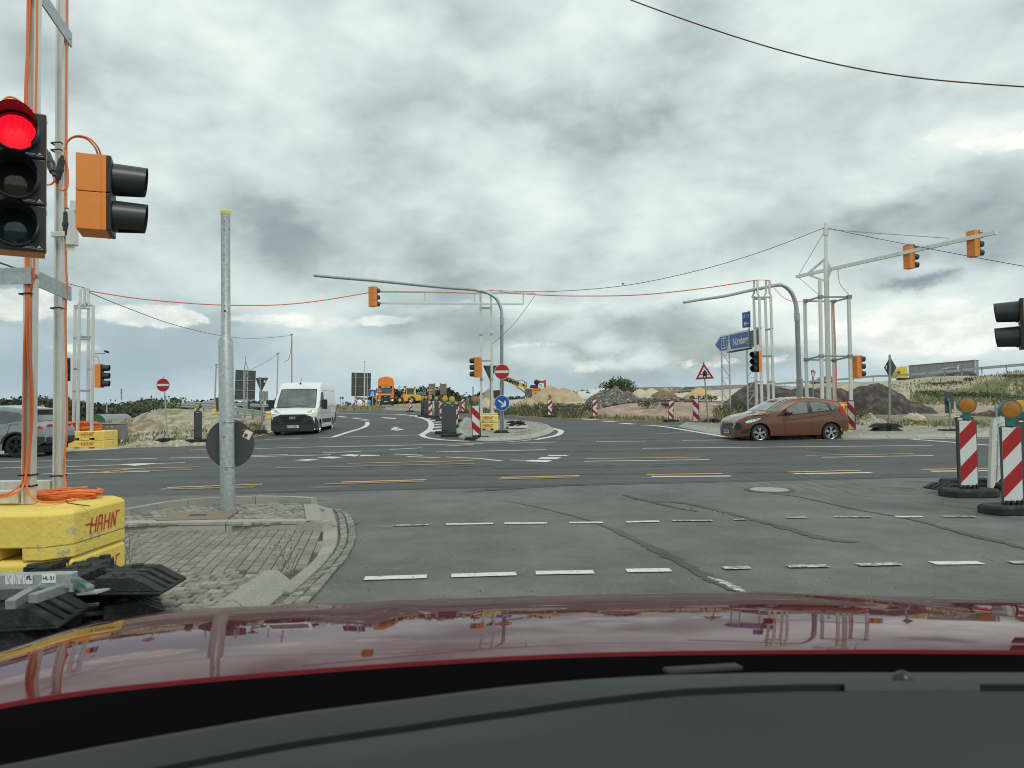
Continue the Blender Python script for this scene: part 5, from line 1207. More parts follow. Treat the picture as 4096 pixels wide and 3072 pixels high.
# ================================================================ plastic barrier between the near beacons
T = Thing('barrier_fence', 'white plastic barrier fence seen nearly end on between beacons', 'barrier', G(3960, 1978, 0)); g0 = G(3962, 1978, 0); dirv = Vector((.78, 1.0, 0)).normalized(); ln = 2.0
mb = MB(); nrm = Vector((dirv.y, -dirv.x, 0)); tiltv = Vector((.07, 0, 1)).normalized()
def bp(u, v): return g0 + dirv * u + tiltv * v + Vector((0, 0, .06))
mb.beam(bp(0, 0), bp(0, 1.0), .05, .07); mb.beam(bp(ln, 0), bp(ln, 1.0), .05, .07)
for v in (.03, .28, .33, .66, .71, .97): mb.beam(bp(0, v), bp(ln, v), .04, .03)
for k in range(26):
    u = .06 + k * (ln - .1) / 26; mb.beam(bp(u, .33), bp(u, .66), .022, .02)
for k in range(10):
    u = .1 + k * (ln - .1) / 10
    for v0, v1 in ((.05, .27), (.73, .95)): mb.beam(bp(u, v0), bp(u, v1), .022, .03); mb.beam(bp(u + .05, v0), bp(u + .05, v1), .022, .03)
for u in (.15, .75, 1.35, 1.9): mb.beam(bp(u, .97), bp(u, 1.06), .03, .06)
T.part('grid', mb, mat('white_plastic', (.62, .63, .58), .5, var=.1), world=True); mb = MB(); mb.cyl(bp(0, -.08), bp(0, 0), .03, n=10); mb.cyl(bp(ln, -.08), bp(ln, 0), .03, n=10); T.part('peg', mb, X['trim'], world=True)
foot_plate('black base plate behind the near striped beacon', tuple(G(3850, 1955, 0)), R(5), 1.0, .45, .09, detail=False, group='rubber bases under the signs')
# orange signal at the far right, only partly in frame
traffic_light('orange signal cut off by the right picture edge', P(4092, 1297, 8.0), -122, 2, None, detail=True)
mb = MB(); x_ = P(4240, 1500, 8).x; mb.beam((x_, 8, 0), (x_, 8, 5.5), .1, .1); mb.beam((x_, 8, 2.3), (x_ - .25, 8, 2.3), .05, .08)
solo('signal_mast', mb, X['alu'], 'mast just outside the right edge holding the cut off signal', 'signal mast')
# ================================================================ signs
def arrow_pts(): return
def post(T, p0, p1, r=.03, m='galv', n=10):
    mb = MB(); mb.cyl(p0, p1, r, n=n); return T.part('post', mb, X[m], world=True, smooth=30)
def disc_sign(label, c, dia, kind, base=None, yaw=0, pr=.03, name='no_entry_sign', group=None, postm='galv', top=.06):
    T = Thing(name, label, 'road sign', base if base is not None else c, 0, group); r = dia / 2
    m_ = Matrix.Translation(c) @ Matrix.Rotation(R(yaw), 4, 'Z')
    mb = MB(); mb.cyl((0, 0, 0), (0, .012, 0), r, n=48); T.part('disc', xf(mb, m_), [X['white_s']], world=True, smooth=30)
    mb = MB(); mb.cyl((0, -.002, 0), (0, -.004, 0), r * (.95 if kind == 'no' else .94), n=48); T.part('face', xf(mb, m_), X['red' if kind == 'no' else 'blue'], world=True)
    mb = MB()
    if kind == 'no': mb.box((0, -.006, 0), (r * 1.72, .003, r * .32))
    else:
        rot = Matrix.Rotation(R(37 if kind == 'arrow' else 0), 4, 'Y')
        pg = [(-.62, .10), (.28, .10), (.05, .48), (.30, .48), (.66, 0), (.30, -.48), (.05, -.48), (.28, -.10), (-.62, -.10)]
        mb.prism([(a * r, b * r) for a, b in pg], -.0045, -.007); xf(mb, rot)
    T.part('symbol', xf(mb, m_), X['white_s'], world=True)
    if base is not None: post(T, base, Vector((c[0] + (0), c[1] + .045, c[2] + r + top)), pr, postm)
    return T
NE = 'no entry signs'
g = G(671, 1776); g.y = g.y; D = g.y; c = P(652, 1540, D); g2_ = P(671, 1770, D); disc_sign('red no entry sign on the left verge', c, 54 * D / F, 'no', g2_, group=NE)
sign_base('black ribbed base of the left no entry sign', 663, 1772, D + .0, 2, 0, .78)
ID = G(2012, 1727, .12).y
# bent pole on the middle island
def bent(label, basep, D, pts, sleeve, r0, r1, low=None, tip=None, z2=0):
    T = Thing('bent_pole', label, 'signal pole', P(*basep, D)); B_ = P(*basep, D)
    mb = MB(); mb.tube([B_, P(*low[0], D)], r0, 20); mb.tube([P(*low[0], D), P(*low[1], D)], r0 * .9, 20, rad=[r0, r0 * .8]); mb.tube([P(*low[1], D), P(*sleeve[0], D)], r0 * .8, 20); T.part('shaft', mb, X['galvd'] , world=True, smooth=30)
    mb = MB(); mb.tube([P(*sleeve[0], D), P(*sleeve[1], D)], r0 * .92, 20)
    for t in (.25, .75):
        q = P(*sleeve[0], D).lerp(P(*sleeve[1], D), t); mb.cyl(q + Vector((-r0, -.02, 0)), q + Vector((r0 * 1.6, -.02, 0)), .012, n=8)
    T.part('sleeve', mb, X['galv'], world=True, smooth=30)
    mb = MB(); q = smoothline([tuple(P(*p)) if len(p) == 3 else tuple(P(*p, D)) for p in pts], 7); n = len(q); mb.tube(q, r1, 16, rad=[r0 * .78 + (r1 - r0 * .78) * i / (n - 1) for i in range(n)]); T.part('arm', mb, X['galv'], world=True, smooth=60)
    return T
bent('curved galvanised pole on the middle island with arm to the left', (2007, 1727), ID, [(2007, 1270), (2004, 1235), (1985, 1195), (1950, 1172), (1900, 1160), (1800, 1152, ID - 1.0), (1700, 1143, ID - 1.8), (1500, 1123, ID - 3.4), (1380, 1113, ID - 4.3), (1256, 1102, ID - 5.2)],
     ((2007, 1302), (2007, 1271)), .085, .048, ((2007, 1530), (2007, 1520)))
disc_sign('red no entry sign on the middle island pole', P(2008, 1487, ID - .18), 61 * ID / F, 'no', group=NE)
disc_sign('round blue sign with white arrow pointing down right', P(2008, 1612, ID - .18), 61 * ID / F, 'arrow', name='direction_sign')
mb = MB(); mb.cyl(P(2013, 1725, ID - .12), P(2013, 1460, ID - .12), .03, n=10); solo('sign_post', mb, X['galvd'], 'thin post in front of the curved island pole', 'sign post')
foot_plate('black base plate at the foot of the island pole', tuple(P(2006, 1731, ID - .5)), R(3), .62, .36, .10, detail=False, group='rubber bases under the signs')
for k, (px, py, l_) in enumerate(((2062, 1711, 'lower'), (2068, 1700, 'middle'), (2062, 1692, 'upper'))):
    foot_plate('black rubber plate on the middle island, %s of the stack' % l_, tuple(P(px, py, 31)), R(4 - 6 * k), .80, .40, .10, detail=False, group='spare plates on the middle island')
mb = MB(); mb.beam(P(2033, 1708, 30), P(2112, 1704, 30), .07, .05); mb.beam(P(2036, 1712, 30), P(2110, 1709, 30), .10, .03); solo('barrier_board', mb, X['white_s'], 'white barrier board lying on the middle island', 'barrier board')
mb = MB(); mb.add([P(2020, 1697, 31.2), P(2052, 1700, 31), P(2086, 1684, 32.5), P(2060, 1681, 32.6)], [(0, 1, 2, 3)]); q_ = [v + Vector((0, 0, -.03)) for v in mb.v]; mb.add(q_, [(3, 2, 1, 0)]); solo('barrier_board', mb, mat('red_white_board', (.6, .6, .58), .5, col2=(.45, .05, .06), vscale=5, lo=.5, hi=.52), 'red and white board lying behind the plates', 'barrier board')
mb = MB(); mb.beam(P(2060, 1731, 27), P(2128, 1720, 28.5), .06, .03); solo('plank', mb, X['galvd'], 'thin grey plank lying on the island paving', 'plank')
# island blocks, mast and triangle
for k, l_ in enumerate(('lower', 'upper')):
    q = P(1952, 1722, 30.2); block('faded yellow block on the middle island, %s one' % l_, q.x + 0, 30.2 + .4, q.z + k * .335, .86, .8, .33, .05, m='yellowpale', ht=.12)
IB = P(1952, 1722, 30.2); zt2 = IB.z + .67
T = Thing('signal_mast', 'twin leg aluminium mast with cross frame on the middle island', 'signal mast', (IB.x, 30.6, zt2)); D = 30.6
mb = MB(); mb.beam((IB.x - .42, 30.6, zt2 + .03), (IB.x + .42, 30.6, zt2 + .03), .5, .06); T.part('foot_bar', mb, X['alu'], world=True)
def lg_(pxb, pyb, pxt, pyt, D, w=.10, name='leg'): mb = MB(); mb.beam(P(pxb, pyb, D), P(pxt, pyt, D), w, w, 0, (0, 1, 0)); T.part(name, mb, X['alu'], world=True)
lg_(1926, 1660, 1922, 1156, D); lg_(1970, 1660, 1963, 1156, D)
mb = MB(); mb.beam(P(1920, 1232, D), P(1966, 1232, D), .06, .09); mb.beam(P(1926, 1443, D), P(1968, 1443, D), .06, .07)
for x_, y_ in ((1924, 1338), (1966, 1336), (1926, 1518), (1967, 1517)): mb.box(tuple(P(x_, y_, D)), (.14, .14, .09))
T.part('bracket', mb, X['galv'], world=True)
D = 30.4
mb = MB(); mb.beam(P(2141, 1174, D), P(1500, 1166, D), .06, .07); mb.beam(P(2094, 1217, D), P(1510, 1213, D), .06, .07)
for x_ in (2093, 1898, 1700): mb.beam(P(x_, 1172, D), P(x_, 1218, D), .05, .07)
T.part('cross_frame', mb, X['alu'], world=True)
traffic_light('orange signal turned left on the middle island mast', P(1904, 1470, 30.3), -112, 3, None)
traffic_light('orange signal hanging from the long cross frame', P(1497, 1188, 30.1), 150, 3, None)
def tri_back(label, pts, D, m='signgrey', name='triangle_sign', face=None, basep=None, yawm=None):
    c = sum((P(*p, D) for p in pts), Vector()) / 3; T = Thing(name, label, 'road sign', P(*basep, D) if basep else c); mb = MB()
    a = [P(*p, D) for p in pts]; mb.add(a + [q + Vector((0, .015, 0)) for q in a], [(0, 1, 2), (5, 4, 3), (0, 3, 4, 1), (1, 4, 5, 2), (2, 5, 3, 0)]); T.part('plate', mb, X[m], world=True)
    if face:
        for k, (s_, mm, dy) in enumerate(face):
            b_ = [c + (q - c) * s_ + Vector((0, -.004 - .003 * k, 0)) for q in a]; mb = MB(); mb.face(b_); T.part('face', mb, X[mm], world=True)
    return T, c
T, c = tri_back('dark back of a triangle sign between the island mast legs', [(1931, 1462), (1990, 1462), (1961, 1526)], 31.2); 
mb = MB(); mb.beam(P(1962, 1700, 31.25), P(1961, 1458, 31.25), .06, .06); T.part('post', mb, X['galvd'], world=True)
# blue arrow board behind the leaning beacon and its round back
q = P(1894, 1607, 26.2); T = Thing('round_sign', 'small dark round sign back behind the leaning beacon', 'road sign', q); mb = MB(); mb.cyl(q, q + Vector((0, .012, 0)), 18.5 * 26.2 / F, n=32); T.part('disc', mb, X['signgrey'], world=True); mb = MB(); mb.cyl(P(1892, 1546, 26.18), P(1894, 1745, 26.18), .022, n=8); T.part('post', mb, X['galvd'], world=True)
# warning triangle
D = G(2832, 1692, 0).y; base = P(2833, 1694, D)
T, c = tri_back('red bordered priority warning triangle on a leaning post', [(2815, 1452), (2782, 1518.5), (2857, 1514)], D, 'red', 'warning_sign', ((.66, 'white_s', 0),), (2833, 1694))
mb = MB(); cc = P(2819, 1495, D); s = 37 * D / F
mb.prism([(-.22 * s, -.42 * s), (0, -.22 * s), (.22 * s, -.42 * s), (.22 * s, .18 * s), (0, .42 * s), (-.22 * s, .18 * s)], -.013, -.010); mb.box((0, -.0115, -.05 * s), (.95 * s, .002, .09 * s)); xf(mb, Matrix.Translation(cc)); T.part('symbol', mb, X['ink'], world=True)
mb = MB(); mb.cyl(base, P(2815, 1447, D) + Vector((0, .05, 0)), .035, n=10); T.part('post', mb, X['galvd'], world=True)
foot_plate('black rubber weight at the warning triangle', tuple(P(2847, 1688, D + .2)), 0, .85, .4, .16, detail=False, group='rubber bases under the signs')
T = Thing('sign_stand', 'green steel stand carrying the warning triangle post', 'steel stand', base); mb = MB(); mb.beam(P(2805, 1697, D - .3), P(2880, 1694, D - .3), .06, .06); mb.beam(P(2808, 1701, D - .7), P(2812, 1692, D + .5), .05, .05); mb.beam(P(2853, 1701, D - .7), P(2857, 1690, D + .5), .05, .05); T.part('frame', mb, X['teal'], world=True)
# diamond and give way on the right island
D = 27.2; q = P(3558, 1722, D); c = P(3561, 1470, D); T = Thing('diamond_sign', 'dark back of a diamond sign on a tall grey post', 'road sign', q)
mb = MB(); a = [P(3536, 1470, D), P(3561, 1428, D), P(3586, 1470, D), P(3561, 1514, D)]; mb.add([v for v in a] + [v + Vector((0, .014, 0)) for v in a], [(0, 1, 2, 3), (7, 6, 5, 4), (0, 4, 5, 1), (1, 5, 6, 2), (2, 6, 7, 3), (3, 7, 4, 0)]); T.part('plate', mb, X['signgrey'], world=True)
mb = MB(); mb.beam(q, P(3559, 1419, D - .05), .07, .05); T.part('post', mb, X['galvd'], world=True); mb = MB(); mb.box(tuple(P(3545, 1468, D - .01)), (.04, .003, .13)); T.part('sticker', mb, X['paper'], world=True)
sign_base('black base of the diamond sign', 3543, 1726, D - .3, 2, 0, 1.3)
D = 36; T, c = tri_back('narrow give way sign seen obliquely behind the curved pole', [(3243, 1480), (3263, 1487), (3251, 1527)], D, 'red', 'give_way_sign', ((.6, 'white_s', 0),), (3252, 1640)); mb = MB(); mb.cyl(P(3252, 1660, D + .05), P(3253, 1478, D + .05), .03, n=8); T.part('post', mb, X['galvd'], world=True)
q = P(3250, 1640, 35.7); T = Thing('lamp_post', 'teal and yellow warning lamp above the hatchback roof', 'beacon post', q); mb = MB(); mb.cyl((0, 0, 0), (0, 0, .35), .03, n=8); T.part('post', mb, X['teal']); lamp(T, .33, 'amberback', 60, 1.3)
# motorway direction sign, almost edge on
def sP(u, v):   # u along the sign (0 left .. 1 right), v up in metres
    a, b = P(2881, 1376.5, 42.0), P(2996.6, 1355, 37.6); q = a.lerp(b, u); return Vector((q.x, q.y, q.z + v))
hl = .5 * 68.4 * 42 / F; nrm = Vector((-1, -.02, 0)); L_ = (sP(1, 0) - sP(0, 0)).length; ex = (sP(1, 0) - sP(0, 0)); ex.z = 0; ex.normalize(); nv = Vector((ex.y, -ex.x, 0))
def sq(s, v, o=0): p = sP(0, 0) + ex * s; p.z = sP(0, 0).z + (sP(1, 0).z - sP(0, 0).z) * s / L_ + v; return p + nv * o
T = Thing('motorway_sign', 'blue arrow shaped motorway sign lettered Nürnberg on lattice legs', 'road sign', sq(2, -2.5))
def sgn(pts, o0, o1, m, name): 
    mb = MB(); n = len(pts); mb.add([sq(a, b, o0) for a, b in pts] + [sq(a, b, o1) for a, b in pts], [tuple(range(n)), tuple(range(n, 2 * n))[::-1]] + [(i, n + i, n + (i + 1) % n, (i + 1) % n) for i in range(n)]); return T.part(name, mb, X[m], world=True)
h_ = hl; W_ = L_
outer = [(-1.0, 0), (0, h_), (W_, h_), (W_, -h_), (0, -h_)]
sgn(outer, .0, -.03, 'white_s', 'board'); k = .10; sgn([(-.86, 0), (.05, h_ - k), (W_ - .12, h_ - k), (W_ - .12, -h_ + k), (.05, -h_ + k)], .004, .002, 'blue', 'face')
FR = Matrix((( ex.x, 0, nv.x, 0), (ex.y, 0, nv.y, 0), (0, 1, nv.z, 0), (0, 0, 0, 1)))
def onsign(mb, s, v, o=.008): xf(mb, Matrix.Translation(sq(s, v, o)) @ FR); return mb
T.part('lettering', onsign(text_mb('Nürnberg', .60, .001, .012, .92), 3.05 / 4.4 * W_ * 1.03, -.02), X['white_s'], world=True)
mb = MB()
for (x0, x1, z0, z1) in ((.20, .26, -.3, .3), (.98, 1.04, -.3, .3), (.20, 1.04, .26, .32), (.20, 1.04, -.32, -.26)): mb.face([(x0, z0, 0), (x1, z0, 0), (x1, z1, .001 * x0), (x0, z1, .001 * x0)])
T.part('symbol', onsign(mb, 0, 0), X['white_s'], world=True); T.part('lettering', onsign(text_mb('3', .5, .001, .012), .62, 0), X['white_s'], world=True)
def autobahn(w, h):
    mb = MB(); a = w / 2; b = h / 2
    mb.face([(-a, -b, 0), (-.12 * a, -b, 0), (-.08 * a, .12 * b, 0), (-.45 * a, .12 * b, 0)]); mb.face([(.12 * a, -b, 0), (a, -b, 0), (.45 * a, .12 * b, 0), (.08 * a, .12 * b, 0)])
    mb.face([(-a * 1.05, .28 * b, .0005), (-a * .6, .2 * b, .0005), (a * .6, .2 * b, .0005), (a * 1.05, .28 * b, .0005), (a * .5, .36 * b, .0005), (-a * .5, .36 * b, .0005)])
    mb.face([(-.38 * a, .42 * b, 0), (-.08 * a, .42 * b, 0), (-.05 * a, b, 0), (-.2 * a, b, 0)]); mb.face([(.08 * a, .42 * b, 0), (.38 * a, .42 * b, 0), (.2 * a, b, 0), (.05 * a, b, 0)]); return mb
T.part('symbol', onsign(autobahn(.55, .8), 1.45, 0), X['white_s'], world=True)
mb = MB()
for pxa, pxb, D in ((2887, 2918, 42.0), (2988, 3020, 38.3)):
    for p_ in (pxa, pxb): mb.beam(P(p_ + 4, 1672, D), P(p_ - 1 if D > 40 else p_, 1400, D), .07, .07)
    for i in range(5):
        y0 = 1412 + i * 52; mb.beam(P(pxa + 1, y0, D), P(pxb + 2, y0 + 46, D), .035, .035) if D > 40 else mb.beam(P(pxb + 2, y0, D), P(pxa + 1, y0 + 46, D), .035, .035); mb.beam(P(pxa + 1, y0 + 48, D), P(pxb + 2, y0 + 48, D), .035, .035)
T.part('lattice_leg', mb, X['galv'], world=True)
q = P(2985.5, 1279, 37.4); T = Thing('detour_sign', 'narrow blue U15 detour sign above the motorway sign', 'road sign', q); exu = Vector((math.cos(R(-66)), math.sin(R(-66)), 0)); nvu = Vector((exu.y, -exu.x, 0)); FU = Matrix(((exu.x, 0, nvu.x, 0), (exu.y, 0, nvu.y, 0), (0, 1, nvu.z, 0), (0, 0, 0, 1)))
mU = Matrix.Translation(q) @ FU; mb = MB(); mb.box((0, 0, 0), (.62, .84, .02)); T.part('board', xf(mb, mU), X['white_s'], world=True); mb = MB(); mb.box((0, 0, .012), (.57, .79, .004)); T.part('face', xf(mb, mU), X['blue'], world=True)
mb = text_mb('U 15', .26, .001, .004); T.part('lettering', xf(mb, mU @ Matrix.Translation((0, .19, .017))), X['white_s'], world=True)
mb = MB(); mb.prism([(-.2, 0), (-.05, .13), (-.05, .03), (.2, .03), (.2, -.03), (-.05, -.03), (-.05, -.13)], .015, .018, 'z'); T.part('symbol', xf(mb, mU @ Matrix.Translation((0, -.2, 0))), X['white_s'], world=True)
mb = MB(); mb.beam(P(2996, 1243, 37.2), P(2997, 1390, 37.2), .05, .05); T.part('post', mb, X['signgrey'], world=True)
q = P(3016, 1350, 36.2); T = Thing('sign_board', 'dark board back just behind the blue motorway sign', 'road sign', q); mb = MB(); a = [P(2998, 1324, 37.0), P(3036, 1315, 35.2), P(3036, 1376, 35.2), P(2998, 1394, 37.0)]; mb.add(a + [v + Vector((.03, .02, 0)) for v in a], [(0, 1, 2, 3), (7, 6, 5, 4), (0, 4, 5, 1), (1, 5, 6, 2), (2, 6, 7, 3), (3, 7, 4, 0)]); T.part('plate', mb, X['signgrey'], world=True)
mb = MB(); mb.beam(P(2918, 1409, 40.0), P(2998, 1394, 37.0), .3, .05); T.part('lower_edge', mb, X['trim'], world=True)
# ================================================================ right gantry, curved pole and boom mast
gd = 29.5
T = Thing('signal_mast', 'four leg aluminium mast left of the curved light pole', 'signal mast', P(3055, 1700, gd))
LG = [((3030, 1700), (3015, 1185), gd + .9), ((3050, 1715), (3037, 1192), gd), ((3078, 1700), (3061, 1194), gd + .9), ((3097, 1712), (3083, 1187), gd)]
for b_, t_, D in LG: mb = MB(); mb.beam(P(*b_, D), P(*t_, D), .09, .09, 0, (0, 1, 0)); T.part('leg', mb, X['alu'], world=True)
mb = MB()
for (a_, b_, D) in (((3016, 1190), (3037, 1190), gd + .4), ((3037, 1190), (3085, 1189), gd), ((3016, 1196), (3062, 1196), gd + .9)): mb.beam(P(*a_, D), P(*b_, D), .06, .07)
for a_, b_ in (((3018, 1313), (3045, 1313)), ((3062, 1321), (3092, 1313)), ((3050, 1425), (3090, 1425)), ((3024, 1527), (3052, 1527)), ((3072, 1528), (3098, 1527))): mb.beam(P(*a_, gd + .3), P(*b_, gd - .05), .05, .07)
T.part('bracket', mb, X['galv'], world=True)
mb = MB()
for px in (3023, 3071):
    for dx_, D in ((-7, gd + .5), (7, gd + .2)): mb.beam(P(px + dx_, 1123, D), P(px + dx_, 1175, D), .07, .07); mb.beam(P(px + dx_, 1170, D), P(px + dx_ * 2.2, 1190, D), .06, .06)
    mb.beam(P(px - 10, 1122, gd + .4), P(px + 10, 1122, gd + .4), .05, .05)
T.part('head_frame', mb, X['alu'], world=True)
traffic_light('dark fronted signal in front of the four leg mast', P(3023, 1447, gd - .35), -52, 3, None)
cable('cable', 'orange cable loop above the dark fronted signal', [(3028, 1400, gd - .3), (3030, 1386, gd - .3), (3038, 1382, gd - .3), (3045, 1392, gd - .3), (3044, 1450, gd - .3)], .012)
bent('curved galvanised light pole behind the brown hatchback', (3200, 1700), 31.0, [(3187, 1252), (3182, 1210), (3165, 1170), (3135, 1143), (3105, 1141), (3050, 1152, 30.2), (2995, 1163, 29.4), (2900, 1184, 28), (2806, 1198, 26.8), (2735, 1210, 26)], ((3189, 1284), (3187, 1252)), .13, .045, ((3198, 1515), (3196, 1505)))
bd = 28.2; T = Thing('boom_mast', 'tall aluminium mast with slanting boom on the yellow blocks', 'signal mast', P(3320, 1640, bd))
for b_, t_, D, w in (((3229, 1640), (3219, 1205), bd + 1.0, .11), ((3290, 1640), (3279, 1121), bd - .6, .11), ((3316, 1640), (3304, 1040), bd + .2, .15), ((3304, 1040), (3304.5, 892), bd + .2, .10), ((3340, 1640), (3330, 1205), bd + 1.0, .11), ((3405, 1640), (3395, 1184), bd - .6, .11)):
    mb = MB(); mb.beam(P(*b_, D), P(*t_, D), w, w, 0, (0, 1, 0)); T.part('leg', mb, X['alu'], world=True, smooth=None)
mb = MB()
for y0, y1 in ((1204, 1188), (1439, 1425)):
    for a_, b_ in (((3221, y0, bd + 1.0), (3332, y0 + 2, bd + 1.0)), ((3280, y1, bd - .6), (3396, y1, bd - .6)), ((3221, y0, bd + 1), (3281, y1, bd - .6)), ((3333, y0 + 3, bd + 1), (3397, y1 + 3, bd - .6))): mb.beam(P(*a_), P(*b_), .05, .06)
    for x_, D, yy in ((3222, bd + 1, y0), (3282, bd - .6, y1), (3334, bd + 1, y0 + 2), (3397, bd - .6, y1)): mb.box(tuple(P(x_ + (3 if y0 > 1300 else 0), yy, D)), (.16, .16, .14))
T.part('bracket', mb, X['galvd'], world=True)
b0 = P(3186, 1107, 30.0); b1 = P(3985, 929, 22.2); mb = MB(); mb.beam(b0, b1, .10, .125)
for t in (.2, .42, .52, .58, .72, .80, .86): q = b0.lerp(b1, t); mb.beam(q, q + (b1 - b0).normalized() * .03, .115, .14)
T.part('boom', mb, X['alu'], world=True)
mb = MB(); ctr = P(3305, 1079, bd + .2)
for s_ in (-1, 1):
    for v in (-1, 1): q = b0.lerp(b1, .145 + s_ * .075); mb.beam(q, Vector((ctr.x, ctr.y, ctr.z + v * .48)), .06, .07)
T.part('strut', mb, X['alu'], world=True)
mb = MB(); mb.box(tuple(P(3304, 925, bd + .2)), (.17, .17, .32)); T.part('head', mb, X['alu'], world=True)
traffic_light('left of the two orange signals hanging on the boom', P(3644, 1028, 25.25), 104, 3, None)
traffic_light('right of the two orange signals, near the boom tip', P(3901, 976, 23.1), 106, 3, None)
traffic_light('orange signal turned right on the boom mast leg', P(3434, 1466, 27.8), 106, 3, None)
for k, l_ in enumerate(('lower', 'upper')):
    q = P(3411, 1730, 26.2); block('yellow block behind the brown hatchback, %s one' % l_, q.x - .70, 26.7, q.z + k * .525, 1.4, 1.0, .52, .08, m='yellow', ht=.22, lx=.1, notch=False)
mb = MB(); q = P(3350, 1617, 27.0)
for k in range(8): mb.tube([(q.x - .1 + (.45 + .01 * k) * math.cos(t) + rnd.uniform(-.02, .02), 27.0 + .25 * math.sin(t), q.z - .02 + .012 * k) for t in [2 * math.pi * i / 20 for i in range(21)]], .016, 5)
solo('cable_coil', mb, X['cable'], 'orange cable coil on the block behind the hatchback', 'cable coil')
# ================================================================ far left mast, its blocks and cabinet
LD = 26.0
for k, l_ in enumerate(('lower', 'upper')):
    q = P(336, 1799, LD); block('yellow block with two fork slots left of the cabinet, %s one' % l_, q.x, LD + .5, q.z + k * .345, 1.40, 1.0, .34, .05, ht=.14, lx=.10)
T = Thing('signal_mast', 'four leg aluminium mast beside the left grey cabinet', 'signal mast', P(330, 1728, LD + .5))
for b_, t_, D in (((294, 1728), (301, 1228), LD + .95), ((311, 1735), (318, 1222), LD + .12), ((351, 1728), (355, 1232), LD + .95), ((366, 1735), (373, 1222), LD + .12)): mb = MB(); mb.beam(P(*b_, D), P(*t_, D), .085, .085, 0, (0, 1, 0)); T.part('leg', mb, X['alu'], world=True)
mb = MB()
for a_, b_ in (((296, 1223), (374, 1223)), ((300, 1232), (356, 1234)), ((312, 1346), (376, 1350)), ((293, 1353), (310, 1354)), ((322, 1357), (358, 1358)), ((291, 1566), (311, 1566)), ((308, 1562), (373, 1564)), ((296, 1477), (310, 1477)), ((350, 1478), (372, 1478))): mb.beam(P(*a_, LD + .3), P(*b_, LD + .3), .05, .07)
T.part('bracket', mb, X['galv'], world=True)
mb = MB()
for x_ in (321, 339, 354): mb.beam(P(x_, 1157, LD + .4), P(x_, 1215, LD + .4), .07, .07); mb.beam(P(x_, 1200, LD + .4), P(x_ - 9, 1222, LD + .4), .05, .05); mb.beam(P(x_, 1200, LD + .4), P(x_ + 9, 1222, LD + .4), .05, .05)
mb.beam(P(330, 1156, LD + .4), P(358, 1158, LD + .4), .06, .06); T.part('head_frame', mb, X['alu'], world=True)
traffic_light('orange signal turned right on the far left mast', P(407, 1504, LD), 103, 3, None)
traffic_light('dark signal half hidden behind the near rear mast leg', P(262, 1478, LD), 30, 3, None)
T = Thing('camera_arm', 'small black camera on a thin arm of the left mast', 'camera', P(380, 1415, LD)); mb = MB(); mb.cyl(P(380, 1414, LD), P(420, 1413, LD), .015, n=6); T.part('arm', mb, X['galvd'], world=True); mb = MB(); q = P(427, 1407, LD); mb.box(tuple(q), (.14, .1, .07), ry=R(20)); T.part('head', mb, X['black'], world=True)
cable('cable', 'thin orange loop on top of the left orange signal', [(378, 1425, LD), (385, 1424, LD), (392, 1432, LD), (400, 1455, LD)], .013)
mb = MB()
for k in range(26):
    q = P(335, 1718, LD + .45); a_ = rnd.uniform(.35, .62); mb.tube([(q.x + a_ * math.cos(t) * 1.05, LD + .5 + .3 * math.sin(t) * a_ * 1.6, q.z - .03 + .011 * k + .05 * math.sin(t + k)) for t in [2 * math.pi * i / 22 for i in range(23)]], .017, 5)
solo('cable_coil', mb, X['cable'], 'big orange cable bundle between the legs of the left mast', 'cable coil')
m_cab = mat('cabinet_grey', (.20, .20, .19), .7, var=.3, vscale=4, stretch=(6, 1, .6))
q = P(422, 1757, 27.6); T = Thing('switch_cabinet', 'weathered grey double door cabinet right of the yellow blocks', 'cabinet', (q.x, 28.0, q.z)); mb = MB(); mb.box((0, 0, .29), (.96, .6, .58)); T.part('body', mb, m_cab); mb = MB(); mb.box((0, 0, .59), (1.0, .66, .02)); T.part('roof', mb, X['galvd'])
for s_ in (-1, 1): mb = MB(); mb.box((s_ * .235, -.305, .285), (.45, .012, .52)); d_ = T.part('door', mb, m_cab); mb = MB(); mb.box((s_ * .1 + .10, -.314, .47), (.07, .004, .035)); T.part('label_plate', mb, X['paper'], parent=d_)
# concrete spacer: green arch hall far left
m_grn = mat('green_sheet', (.02, .12, .05), .6, var=.2, stretch=(14, 14, 1), vscale=2)
q = P(385, 1696, 70); T = Thing('arched_hall', 'green fronted arched hall with grey roof beyond the mound', 'building', (q.x, 70, q.z)); w, h, dl = .95, .95, 4.5; rows = []
ex2 = Vector((.80, .35, 0)).normalized(); ey2 = Vector((-.1, 1, 0))
arc = [Vector((w * math.cos(t), 0, h * math.sin(t))) for t in [math.pi * i / 16 for i in range(17)]]
mb = MB(); mb.grid([[a for a in arc], [a + Vector((1.0, 3.2, 0)) for a in arc]]); T.part('roof', mb, X['galvd'], smooth=60)
mb = MB(); mb.face([tuple(a) for a in arc]); T.part('front', mb, m_grn)
